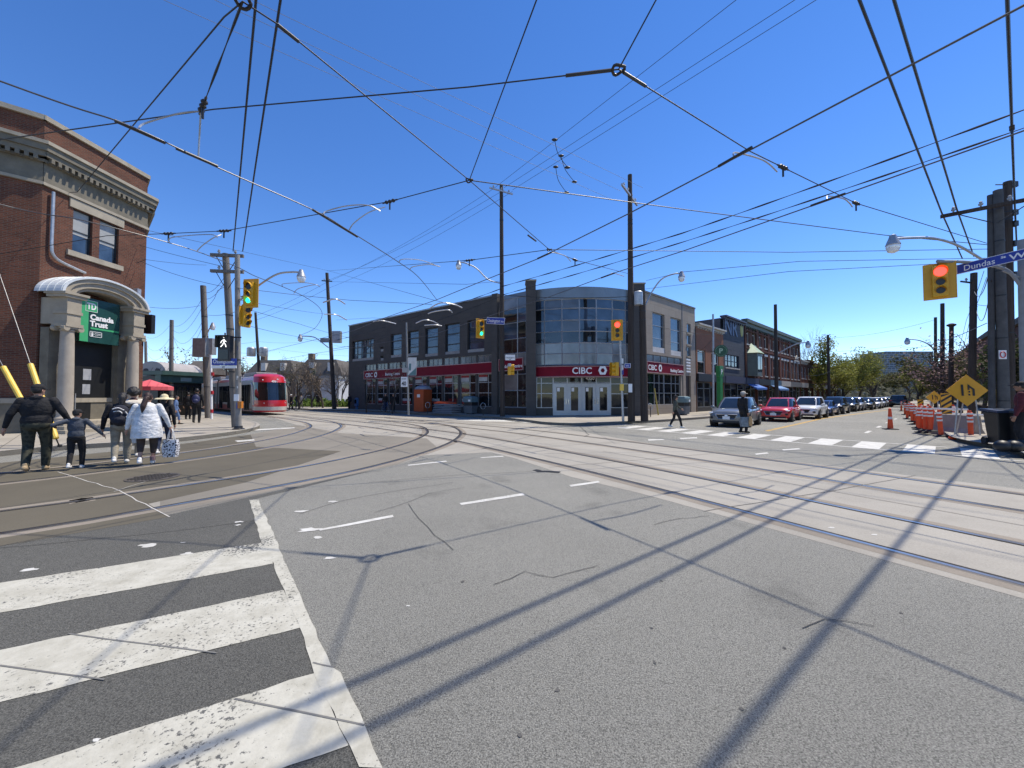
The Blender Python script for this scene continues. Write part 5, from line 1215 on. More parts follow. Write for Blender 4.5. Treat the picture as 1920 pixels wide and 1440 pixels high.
wire('short span wire from the top ring to the pull off clamp', [N3, (378, 205, 6.2)], .013, group=GS, ins=[(380, 200, 6.2)], twist=1.1)
wire('long span wire from the middle ring to the left picture edge', [N2, (730, 378, 6.35), (420, 433, 6.3), (315, 438, 6.3), (200, 442, 6.3), V((-19.45, 13.4, 6.3))], .010, group=GS, ins=[(730, 377, 6.35), (420, 433, 6.3), (316, 438, 6.3)])
wire('span wire from the middle ring to the right corner pole', [N2, (1285, 393, 6.6), (1660, 441, 6.8), (1852, 459, -13.5)], .011, group=GS)
wire('span wire between the middle ring and the lower ring', [N2, N4], .010, group=GS, sleeves=[[(990, 441, 6.3), (1005, 452, 6.3)]])
wire('span wire from the lower ring to the tall bank poles', [N4, (1080, 488, 6.5), (1178, 513, -22.7)], .011, group=GS, ins=[(1077, 487, 6.5)])
wire('span wire from the lower ring to the right corner pole, lowest of them', [N4, (1480, 473, 6.55), (1852, 467, -13.5)], .010, group=GS)
wire('span wire from the lower ring left past the near pole lamp', [N4, (880, 488, 6.35), (613, 508, -44)], .011, group=GS, ins=[(838, 491, 6.4)])
wire('thin wire from the right corner pole under the lamp to the tall bank pole', [(1850, 490, -13.5), (1480, 509, 6.0), (1184, 545, -22.8)], .009, group=GS)
wire('thin lower wire from the right corner pole past the red signal', [(1850, 484, -13.5), (1500, 490, 6.2), (1280, 510, 6.4), (1212, 526, -22.8)], .009, group=GS)
# feeder cables over the road (heavy) -------------------------------------
for dv, lb in ((0., 'upper of two heavy feeder cables above the right corner'), (.36, 'lower of two heavy feeder cables above the right corner')):
    o = V((.61, -.79, 0)) * dv; wire(lb, [V((21.5, 18.4, 8.2)) + o, V((15.55, 13.9, 8.28)) + o, V((2.87, 4.05, 8.35)) + o, V((-14, -9.1, 8.4)) + o], .024, group=GF)
wire('single heavy feeder cable at the right picture edge', [V((21.5, 16.4, 8.2)), V((16.9, 12.9, 8.2)), V((4.6, 3.5, 8.3)), V((-12, -9.2, 8.4))], .026, group=GF, ins=[V((12.3, 9.4, 8.25))])
for x0, x1, lb in ((437, 480, 'left one of two heavy feeder cables rising from the crossarm pole'), (455, 526, 'right one of two heavy feeder cables rising from the crossarm pole')):
    a = D(x0, 471, 18.3); b = G(x1, 0, 8.45); wire(lb, [a, b, b + (b - a) * 1.4], .022, group=GF)
# power lines on the tall poles --------------------------------------------
for a, e, lb in (((307, 0), (1147, 374), 'lowest of three pale power lines crossing the upper left sky'), ((403, 0), (1163, 358), 'middle of three pale power lines crossing the upper left sky'), ((473, 0), (1205, 352), 'topmost of three pale power lines crossing the upper left sky')):
    p = G(a[0], a[1], 14.6); q = D(e[0], e[1], 22.7); wire(lb, [q, p, p + (p - q) * .8], .0075, mat('aluminium_wire', (.22, .23, .25), .7, 0), group=GP)
for a, e, lb in (((1380, 0), (925, 354), 'leftmost of three dark power lines rising right from the near bank pole'), ((1490, 0), (945, 352), 'middle of three dark power lines rising right from the near bank pole'), ((1530, 0), (961, 356), 'rightmost of three dark power lines rising right from the near bank pole')):
    q = D(e[0], e[1], 28.0); p = G(a[0], a[1], 16.2); wire(lb, [p + (p - q) * .8, p, q], .011, group=GP)
for e, f_, lb in (((925, 354), (611, 530), 'left thin power line between the near bank pole and the tree pole'), ((945, 356), (614, 526), 'middle thin power line between the near bank pole and the tree pole'), ((961, 359), (617, 540), 'right thin power line between the near bank pole and the tree pole')):
    wire(lb, [D(e[0], e[1], 28.0), D(f_[0], f_[1], 44)], .010, sag=.018, group=GP); 
for e, f_, lb in (((611, 530), (479, 592), 'upper thin power line between the tree pole and transformer pole'), ((615, 540), (481, 600), 'lower thin power line between the tree pole and transformer pole')):
    wire(lb, [D(e[0], e[1], 44), D(f_[0], f_[1], 47)], .012, sag=.02, group=GP)
# drop leads between the two sets
for a, b, lb in (((1040, 262, 15.6), (1064, 314, 14.8), 'curved lead hanging at left between crossing power lines'), ((1052, 292, 15.6), (1077, 341, 14.8), 'curved lead hanging in the middle between crossing power lines'), ((1042, 313, 15.6), (1062, 361, 14.8), 'curved lead hanging lowest between crossing power lines')):
    pa, pb = pt(a), pt(b); mid = pa.lerp(pb, .55) + V((-.25, -.3, -.1)); m = MB(); m.tube(catmull([pa, mid, pb], 6), .018, 6); o = tag(m.build('jumper_lead', M_WIRE), lb, 'wire', 'jumper leads')
    for p_ in (pa, pb): m = MB(); m.ell(p_, (.17, .09, .07)); m.build('clamp', M_DARK, o)
# twisted cable bundles along the far side
wire('upper thick twisted cable crossing from the right edge to the near bank pole', [V((23.5, -2.0, 9.6)), G(1920, 206, 9.75), D(1280, 437, 19.6), (942, 537, -28)], .026, twist=.55, group=GT, sag=.004)
wire('lower thick twisted cable crossing from the right edge to the near bank pole', [V((23.5, -2.6, 8.9)), G(1920, 240, 9.2), D(1280, 454, 19.6), (942, 553, -28)], .024, twist=.55, group=GT, sag=.004)
wire('twisted cable from the near bank pole along the dark flank', [(940, 541, -28), D(790, 590, 34), D(620, 640, 44)], .024, twist=.6, group=GT, sag=.01)
wire('lower cable from the near bank pole along the dark flank', [(940, 555, -28), D(620, 655, 44)], .02, group=GT, sag=.02)
wire('thick cable between the two tall bank poles', [(942, 553, -28), (1184, 556, -22.8)], .02, group=GT, sag=.015)
# left side span and service wires ------------------------------------------
LW_ = [([(268, 430, -20), (613, 507, -44), (807, 561, 6.2), (835, 568, 6.2)], 'high wire from the brick bank corner past the tree pole', 0), ([(262, 460, -20), (420, 500, -18.5)], 'service wire from the brick bank to the crossarm pole, topmost', .005), ([(262, 485, -20), (387, 497, -26)], 'service wire from the brick bank to the grey pole', .01), ([(266, 491, -20), (417, 537, -18.5)], 'sagging service wire from the brick bank to the leaning pole', .02), ([(281, 576, -20.5), (375, 573, -26.2)], 'low sagging wire from the porch roof to the grey pole', .02),
       ([(615, 528, -44), (875, 533, 7.6), (940, 527, -28)], 'level wire from the tree pole to the near bank pole', 0), ([(445, 540, -17.4), (573, 555, 6.6), (657, 563, 6.6), (810, 571, 6.3)], 'span wire from the left signal pole towards the bank roof', 0), ([(447, 562, -17.4), (627, 590, -44)], 'thin wire from the left signal pole to the tree pole', .004), ([(440, 572, -18.5), (560, 607, 6.2), (660, 634, -45)], 'lower thin wire from the leaning pole towards the bank end', .004), ([(452, 607, -17.4), (552, 630, 5.9), (600, 640, -44)], 'lowest thin wire from the left signal pole to the far lamp', .004),
       ([(382, 548, -26.2), (424, 515, -18.5)], 'upper short cable between the grey pole and the leaning pole', .03), ([(383, 560, -26.2), (424, 525, -18.5)], 'middle short cable between the grey pole and the leaning pole', .03), ([(384, 583, -26.2), (402, 560, -22), (408, 545, -20), (425, 535, -18.5)], 'crooked lower cable between the grey pole and the leaning pole', 0),
       ([(322, 610, -40), (381, 556, -26.4)], 'upper cable between the far grey pole and the near grey pole', .04), ([(324, 618, -40), (381, 572, -26.4)], 'second cable between the far grey pole and the near grey pole', .05), ([(325, 630, -40), (381, 600, -26.4)], 'third cable between the far grey pole and the near grey pole', .06), ([(326, 634, -40), (381, 610, -26.4)], 'lowest cable between the far grey pole and the near grey pole', .08),
       ([(275, 632, -55), (320, 608, -40)], 'upper cable from the thin far pole to the far grey pole', .03), ([(276, 648, -55), (321, 630, -40)], 'second cable from the thin far pole to the far grey pole', .05), ([(276, 662, -55), (321, 643, -40)], 'lowest cable from the thin far pole to the far grey pole', .06),
       ([(386, 590, -26.4), (440, 585, -18.6)], 'level cable from the grey pole to the left signal pole', .01), ([(386, 640, -26.4), (480, 640, -47), (560, 642, -60)], 'low thin wire running behind the streetcar', .01), ([(430, 660, -30), (520, 655, -50), (660, 668, -58)], 'low cable running above the streetcar roof', .012),
       ([(630, 600, -44), (700, 596, 7.4), (800, 604, 6.4)], 'span wire from the tree pole along the bank roof edge', .0), ([(627, 648, -44), (655, 650, -46)], 'short cable from the tree pole to the bank end', .01)]
for p, lb, sg_ in LW_: wire(lb, p, .0105, sag=sg_, group='service wires', ins=[])
RW_ = [([(1560, 633, -62), (1752, 600, -46)], 'sagging wire from the tree pole to the right poles', .03), ([(1500, 662, -44), (1690, 648, 7.5), (1850, 606, -13.6)], 'dark cable crossing low above the distant street', .012), ([(1845, 508, -22.5), (1812, 600, -30), (1790, 680, -40)], 'steep cable running back beside the right poles', .01), ([(1850, 520, -22.5), (1818, 602, -30), (1796, 690, -40)], 'second steep cable running back beside the right poles', .01),
       ([(1826, 545, -22), (1857, 500, -13.6)], 'upper cable between the works pole and the corner pole', .05), ([(1830, 580, -22), (1859, 525, -13.6)], 'crooked cable between the works pole and the corner pole', .08), ([(1832, 571, -22), (1895, 566, -14.6)], 'level cable from the works pole to the cable box pole', .01), ([(1900, 382, -14.6), (1990, 350, -9)], 'upper cable leaving the cable box pole to the right', .01), ([(1900, 520, -14.6), (1990, 500, -9)], 'lower cable leaving the cable box pole to the right', .01),
       ([(1308, 660, -37), (1340, 632, -31)], 'pale slack wire from the bank wall to the sign pole', .02), ([(1225, 610, -30), (1335, 628, -31), (1392, 665, -44)], 'dark slack wire along the shop house fronts', .02), ([(1392, 668, -44), (1457, 655, -42.6)], 'cable from the mural house to the terrace pole', .02), ([(1460, 660, -42.6), (1558, 640, -62)], 'cable between the two dark street poles', .03), ([(1462, 690, -42.6), (1560, 694, -62)], 'lower cable between the two dark street poles', .03), ([(1562, 694, -62), (1625, 718, -120)], 'cable leading on from the tree pole down the street', .02)]
for p, lb, sg_ in RW_: wire(lb, p, .013, sag=sg_, group='service wires')
# ================================================================== street furniture
def tubebin(label, loc, rz, name='litter_bin'):
    t = thing(name, label, 'litter bin', loc, rz)
    m = MB(); m.loft([[(x * k, y * k * .7, z) for x, y in ((-.5, -.5), (-.3, -.56), (.3, -.56), (.5, -.5), (.5, .5), (-.5, .5))] for z, k in ((.08, .86), (.7, 1.0))]); m.build('bin_body', mat('bin_grey', (.11, .125, .14), .55), t, world=False)
    m = MB(); m.loft([[(x * k, y * k * .72, z) for x, y in ((-.5, -.5), (-.3, -.56), (.3, -.56), (.5, -.5), (.5, .5), (-.5, .5))] for z, k in ((.98, 1.0), (1.3, 1.02), (1.42, .9), (1.47, .5))]); m.build('bin_hood', mat('bin_teal', (.12, .19, .21), .5), t, world=False)
    m = MB(); m.box((0, 0, .84), (.9, .58, .28)); m.build('bin_opening', M_DARK, t, world=False)
    m = MB(); m.box((.25, -.4, 1.12), (.24, .02, .16)); m.build('sticker', M_SIGNW, t, world=False)
    m = MB(); m.box((0, 0, .05), (.5, .4, .1)); m.build('base', M_DARK, t, world=False); return t
rzL = math.atan2(-.617, .787); rzR = math.atan2(.669, .743)
tubebin('grey and teal recycling bin on the shaded pavement by the dark bank flank', G(882, 776.5, .146), rzL); tubebin('grey recycling bin with pale hood behind the walking woman', G(1281, 778, .146), rzR)
# portable toilet
q = G(793, 773, .146); t = thing('portable_toilet', 'orange portable toilet with grey domed roof beside the dark bank', 'portable toilet', q, rzL + R(8)); M_TOI = mat('toilet_orange', (.42, .075, .018), .55, var=.1)
m = MB(); m.box((0, 0, 1.08), (1.15, 1.15, 2.0)); m.build('cabin', M_TOI, t, world=False, bevel=.04)
m = MB(); m.box((-.585, 0, 1.0), (.03, .72, 1.85)); d = m.build('door', mat('toilet_door', (.60, .13, .03), .5, var=.08), t, world=False)
m = MB(); m.box((-.605, .0, 1.55), (.02, .3, .42)); m.box((.0, -.585, 1.5), (.34, .02, .28)); m.build('notice', M_SIGNW, t, world=False)
m = MB(); m.loft([[(.62 * k * math.cos(a) * (1.25 if abs(math.cos(a)) < .99 else 1), .62 * k * math.sin(a) * 1.1, z) for a in [i * math.pi / 8 for i in range(16)]] for k, z in ((1.02, 2.08), (1.02, 2.16), (.8, 2.34), (.4, 2.44), (.1, 2.46))]); m.build('roof', mat('toilet_roof', (.25, .27, .31), .5), t, world=False, smooth=50)
# stacked barriers
q = G(838, 776, .146); t = thing('barrier_stack', 'heap of grey crowd barriers with orange netting on top', 'barriers', q, rzL)
for i in range(6):
    m = MB(); z = .08 + i * .14; dx = rnd.uniform(-.1, .1) + i * .05
    m.tube([(-1.2 + dx, -.5, z), (1.1 + dx, -.5, z), (1.1 + dx, .5, z), (-1.2 + dx, .5, z), (-1.2 + dx, -.5, z)], .03, 6)
    for k in range(7): m.tube([(-1.0 + dx + k * .3, -.5, z), (-1.0 + dx + k * .3, .5, z)], .012, 4)
    m.build('barrier', M_ALU, t, world=False)
m = MB(); m.loft([[(-1.15, y, .92 + .1 * math.sin(y * 5)) , (-.5, y, 1.06), (.3, y, .98), (.75, y, .9), (.75, y, .86), (-1.15, y, .86)] for y in (-.5, -.2, .1, .4)]); m.build('netting', M_ORANGE, t, world=False)
# posts
def post(name, label, cat, b, top, r, m_, extra=None):
    t = thing(name, label, cat, b); m = MB(); m.tube([V(b), V(top)], r, 10); m.build('shaft', m_, t); return t
b = G(1008, 778, .146); t = post('pedestrian_post', 'short grey button post with orange box before the bank entrance', 'post', b, b + V((-.02, 0, 1.65)), .06, M_ALU)
m = MB(); m.box(b + V((.05, -.08, 1.05)), (.16, .14, .3)); m.build('push_button', MATS['button_orange'], t); m = MB(); m.box(b + V((.03, -.07, 1.38)), (.2, .03, .26)); m.build('button_sign', M_SIGNW, t)
m = MB(); m.tube([b + V((-.16, 0, 0)), b + V((-.16, 0, 1.7))], .035, 8); m.build('side_post', M_ALU, t)
b = G(1234.5, 778.5, .146); post('marker_post', 'leaning yellow marker post beside the bank right flank', 'post', b, D(1227, 728, b.y), .05, mat('dull_yellow', (.42, .33, .07), .6))
b = G(984, 777, .146); post('marker_post', 'tan drain post on the pier left of the bank entrance', 'post', b, D(982, 727, b.y), .05, mat('tan_post', (.30, .26, .14), .6))
for (x, y, lb) in ((1220, 782, 'black ring bicycle stand beside the shorter wooden pole'), (802, 776, 'black ring bicycle stand in front of the orange toilet'), (906, 779, 'black ring bicycle stand right of the recycling bin')):
    b = G(x, y, .146); t = thing('bicycle_stand', lb, 'bike stand', b); m = MB(); m.tube([b, b + V((-.02, 0, .75))], .03, 8); m.build('shaft', M_DARK, t)
    m = MB(); m.tube([b + V((math.cos(i * .449) * .19 - .02, .05, .72 + math.sin(i * .449) * .24)) for i in range(15)], .022, 6); m.build('ring', M_ALU, t)
# speed sign and banner pole
b = G(766, 778, .146); t = pole('sign_pole', 'slim pole with speed limit sign and street banner by the dark bank', b, D(762, 605, b.y), .08, .06, M_GREYP, 'sign pole')
c = D(758, 716, b.y - .15); m = MB(); m.box(c, (.52, .02, .78)); s = m.build('speed_sign', M_SIGNW, t)
fx = frame(c + V((-.2, -.012, -.28)), (1, 0, 0), (0, -1, 0)); m = MB(); m.text('40', fx, .44, .004, bold=.014, sx=.8); m.text('MAXIMUM', frame(c + V((-.2, -.012, .2)), (1, 0, 0), (0, -1, 0)), .095, .004, bold=.003, sx=.8); m.build('sign_lettering', M_DARK, s)
c = D(760, 694, b.y - .12); m = MB(); m.box(c, (.5, .02, .36)); m.build('sign_plate', mat('dull_plate', (.35, .35, .34), .5), t)
c = D(773, 687, b.y - .05); m = MB(); m.box(c, (.66, .02, 1.42)); bn = m.build('banner', mat('banner_white', (.62, .62, .60), .6), t)
m = MB(); m.poly([c + V((-.3, -.013, -.68)), c + V((.31, -.013, -.68)), c + V((.31, -.013, -.1))]); m.box(c + V((-.17, -.012, -.05)), (.16, .006, .55)); m.build('banner_print', mat('banner_teal', (.10, .20, .21), .6), bn)
m = MB(); m.tube([c + V((-.42, 0, .72)), c + V((.34, 0, .72))], .02, 6); m.tube([c + V((-.42, 0, -.72)), c + V((.34, 0, -.72))], .02, 6); m.build('banner_rod', M_DARK, t)
# newspaper boxes
for k, (x, y, mm, lb) in enumerate(((664, 766.5, mat('box_grey', (.10, .12, .15), .5), 'grey newspaper box at the far end of the dark bank'), (670, 767, mat('box_blue', (.035, .12, .28), .45), 'blue newspaper box at the far end of the dark bank'))):
    b = G(x, y, .146); t = thing('newspaper_box', lb, 'newspaper box', b, rzL); m = MB(); m.box((0, 0, .75), (.5, .45, .85)); m.box((0, 0, .15), (.3, .3, .3)); m.box((0, .03, 1.22), (.5, .3, .12)); m.build('box_body', mm, t, world=False, bevel=.02); m = MB(); m.box((0, -.23, .85), (.38, .02, .45)); m.build('box_window', M_SHOP, t, world=False)
# ---------------------------------------------------------------- road works on the right
def delineator():
    t = thing('delineator_post', 'x', 'delineator')
    m = MB(); m.lathe([(.075, .05), (.075, .78), (.05, .80), (.05, .84), (.085, .88), (.085, .98), (.045, 1.02), (.045, 1.08)], n=12); m.build('post', M_ORANGE, t, world=False, smooth=40)
    for z in (.62, .76, .92): m = MB(); m.tube([(0, 0, z), (0, 0, z + .07)], .088, 12); m.build('reflective_band', M_REFL, t, world=False)
    m = MB(); m.lathe([(.24, 0), (.24, .03), (.12, .07), (.08, .08)], n=8); m.build('rubber_base', M_TYRE, t, world=False); return t
pr = delineator()
dl_ = [(1701, 786, 'orange delineator post, first past the lone cone on the road edge'), (1716, 796, 'orange delineator post in the middle of the dense row, left side'), (1721, 803, 'orange delineator post with splayed base at the left of the dense row'), (1728, 811, 'frontmost orange delineator post of the dense left cluster'), (1741, 812, 'orange delineator post left of the grey barrier end'), (1750, 806, 'orange delineator post touching the far end of the grey barrier'), (1765, 818.5, 'orange delineator post in front of the grey concrete barrier'), (1821, 822, 'orange delineator post between the legs of the diamond sign'), (1697, 778, 'small orange delineator post farther along the works edge'), (1706, 775, 'small orange delineator post behind the dense row'), (1690, 771, 'tiny orange delineator post at the far end of the works'), (1714, 786, 'orange delineator post behind the dense left cluster'), (1733, 800, 'orange delineator post in the gap beside the striped board'), (1786, 800, 'orange delineator post behind the grey barrier'), (1724, 806, 'orange delineator post second from the front of the dense left cluster'), (1736, 808, 'orange delineator post right of the front one in the dense cluster'), (1745, 809, 'orange delineator post between the cluster and the barrier end'), (1711, 791, 'orange delineator post at the back of the dense left cluster'), (1707, 781, 'orange delineator post at the far left of the works row'), (1728, 795, 'orange delineator post behind the gap beside the striped board'), (1740, 798, 'orange delineator post under the smaller diamond sign')]
for i, (x, y, lb) in enumerate(dl_):
    o = pr if i == 0 else copy_tree(pr); place(o, G(x, y, .0 if i < 13 else .146), rnd.uniform(0, 3), lb, 'orange delineator posts'); o.rotation_euler = (rnd.uniform(-.04, .04), rnd.uniform(-.05, .05), 0)
b = G(1669.5, 805, 0); t = thing('traffic_cone', 'slim tall orange cone standing alone on the road', 'traffic cone', b)
m = MB(); m.lathe([(.115, .04), (.06, .95), (.055, 1.02), (.03, 1.04)], n=12); m.build('cone', M_ORANGE, t, world=False, smooth=40)
m = MB(); m.lathe([(.092, .50), (.084, .62), (.084, .5)], n=12); m.build('reflective_band', M_REFL, t, world=False)
m = MB(); m.lathe([(.32, 0), (.32, .03), (.16, .05)], n=6); m.build('rubber_base', M_TYRE, t, world=False)
# concrete barrier
a, b = G(1757, 813, 0), G(1822, 819, 0); dd = (b - a).normalized(); nn = V((dd.y, -dd.x, 0)); prof = [(-.3, 0), (-.3, .08), (-.15, .32), (-.09, .85), (.09, .85), (.15, .32), (.3, .08), (.3, 0)]
m = MB(); m.loft([[p + nn * (-o) + V((0, 0, z)) for o, z in prof] for p in (a, b + dd * .25)]); tag(m.build('concrete_barrier', mat('barrier_concrete', (.30, .28, .26), .85, 0, .2, 2, .2)), 'grey concrete road barrier behind the orange posts', 'barrier')
# plank rails strung along the works
for k, (p0, p1, lb) in enumerate((((1750, 766), (1815, 768), 'upper pale rail behind the striped board'), ((1750, 776), (1850, 778), 'lower pale rail behind the grey barrier'))):
    m = MB(); m.tube([D(*p0, 17.5 + k), D(*p1, 16.5 + k)], .045, 6); o = m.build('works_rail', M_REFL); tag(o, lb, 'rail')
    m = MB()
    for q in (D(*p0, 17.5 + k), D(*p1, 16.5 + k)): m.tube([q, V((q.x, q.y, 0))], .03, 6)
    m.build('rail_foot', M_ORANGE, o)
def diamond_sign(label, c, rz, s, legs=True):
    t = thing('works_sign', label, 'road sign', (c.x, c.y, 0), rz); z = c.z; h = s * .707
    m = MB(); m.add([(0, y, z - h) for y in (0, .02)] + [(h, y, z) for y in (0, .02)] + [(0, y, z + h) for y in (0, .02)] + [(-h, y, z) for y in (0, .02)], [[0, 2, 4, 6], [7, 5, 3, 1], [0, 1, 3, 2], [2, 3, 5, 4], [4, 5, 7, 6], [6, 7, 1, 0]]); p = m.build('sign_panel', mat('works_amber', (.72, .34, .012), .5, var=.08), t, world=False)
    m = MB(); k = s; y = -.012
    m.poly([(-.19 * k, y, z - .24 * k), (-.11 * k, y, z - .24 * k), (-.13 * k, y, z + .26 * k), (-.21 * k, y, z + .26 * k)])
    m.poly([(.02 * k, y, z + .02 * k), (.02 * k, y, z + .28 * k), (.08 * k, y, z + .24 * k), (.08 * k, y, z + .02 * k)]); m.poly([(.05 * k, y - .002, z + .14 * k), (.07 * k, y - .002, z + .22 * k), (.25 * k, y - .002, z + .06 * k), (.20 * k, y - .002, z + .02 * k)])
    m.poly([(.18 * k, y, z - .24 * k), (.26 * k, y, z - .24 * k), (.25 * k, y, z + .06 * k), (.17 * k, y, z + .06 * k)])
    for j in range(2): m.poly([(.04 * k, y, z - (.10 + .13 * j) * k), (.10 * k, y, z - (.10 + .13 * j) * k), (.10 * k, y, z - (.02 + .13 * j) * k), (.04 * k, y, z - (.02 + .13 * j) * k)])
    m.build('merge_symbol', M_BLACK, p, world=False)
    m = MB(); m.tube([(-h * .62, .06, 0), (-h * .40, .03, z - h * .3)], .022, 6); m.tube([(h * .62, .06, 0), (h * .40, .03, z - h * .3)], .022, 6); m.tube([(0, .7, 0), (0, .05, z)], .022, 6); m.build('sign_leg', M_ALU, t, world=False); return t
c = D(1813, 732, 14.9); diamond_sign('large yellow lane merge diamond sign on thin legs at the works corner', c, R(-20), .86)
c = D(1752, 745, 20); diamond_sign('smaller yellow lane merge diamond sign behind the striped board', c, R(-20), .47)
c = G(1806, 824, 0); m = MB()
for i in range(5): m.ell(c + V((-.35 + i * .2, .05 * math.sin(i * 2), .07)), (.17, .13, .08), 10, 6)
tag(m.build('sandbag', M_ORANGE), 'orange sandbag row lying on the foot of the diamond sign', 'sandbag')
def hazard(label, c, rz, w, h):
    t = thing('hazard_board', label, 'road sign', (c.x, c.y, 0), rz)
    m = MB(); m.box((0, 0, c.z), (w, .03, h)); p = m.build('sign_panel', MATS['works_amber'], t, world=False)
    m = MB()
    k = -h
    while k < h:
        q = []
        for x, z in ((-w / 2, k), (w / 2, k + w * .75), (w / 2, k + w * .75 + .11), (-w / 2, k + .11)): q.append((x, max(-h / 2, min(h / 2, z))))
        if len({z for _, z in q}) > 1: m.poly([(x, -.018, c.z + z) for x, z in q])
        k += .25
    m.build('stripe', M_BLACK, p, world=False); m = MB(); m.tube([(0, .03, 0), (0, .03, c.z)], .03, 6); m.build('post', M_ALU, t, world=False)
hazard('yellow and black diagonally striped hazard board behind the barrier', D(1774, 757, 17.8), R(-20), .37, .95); hazard('smaller striped hazard board far along the works', D(1726, 757, 24), R(-20), .28, .5)
b = G(1861, 816, .146); post('marker_post', 'tall yellow steel post left of the black bins', 'post', b, D(1861, 730, b.y), .085, M_GUARD)
# wheelie bins
def wheelie(label, loc, rz, lid, body):
    t = thing('wheelie_bin', label, 'wheelie bin', loc, rz)
    m = MB(); m.loft([[(x * k, y * k2, z) for x, y in ((-.29, -.33), (.29, -.33), (.29, .33), (-.29, .33))] for z, k, k2 in ((.08, .82, .72), (.5, .9, .88), (1.0, 1, 1))]); m.build('bin_body', body, t, world=False, bevel=.02)
    m = MB(); m.loft([[(x, y, z + zo) for x, y, zo in ((-.32, -.38, 0), (.32, -.38, 0), (.32, .38, .05), (-.32, .38, .05))] for z in (1.0, 1.06)]); m.tube([(-.25, .42, 1.03), (.25, .42, 1.03)], .025, 6); m.build('lid', lid, t, world=False)
    for s in (-1, 1): m = MB(); m.tube([(s * .26, .28, .12), (s * .32, .28, .12)], .12, 14); m.build('wheel', M_TYRE, t, world=False)
wheelie('black wheelie bin with dark blue lid at the right corner', G(1884, 836, .146), R(-25), mat('lid_blue', (.03, .05, .10), .35), M_BLACK); wheelie('black wheelie bin with pale lid edge, right of the blue lidded bin', G(1912, 838, .146), R(-20), mat('lid_grey', (.05, .055, .06), .3), M_BLACK)
m = MB(); c = G(1900, 846, .146)
for i in range(4): m.ell(c + V((-.3 + i * .22, rnd.uniform(-.1, .1), .14)), (.19, .17, .16), 10, 7)
tag(m.build('rubbish_sacks', M_BLACK, None, 60), 'black rubbish sacks heaped in front of the wheelie bins', 'rubbish')
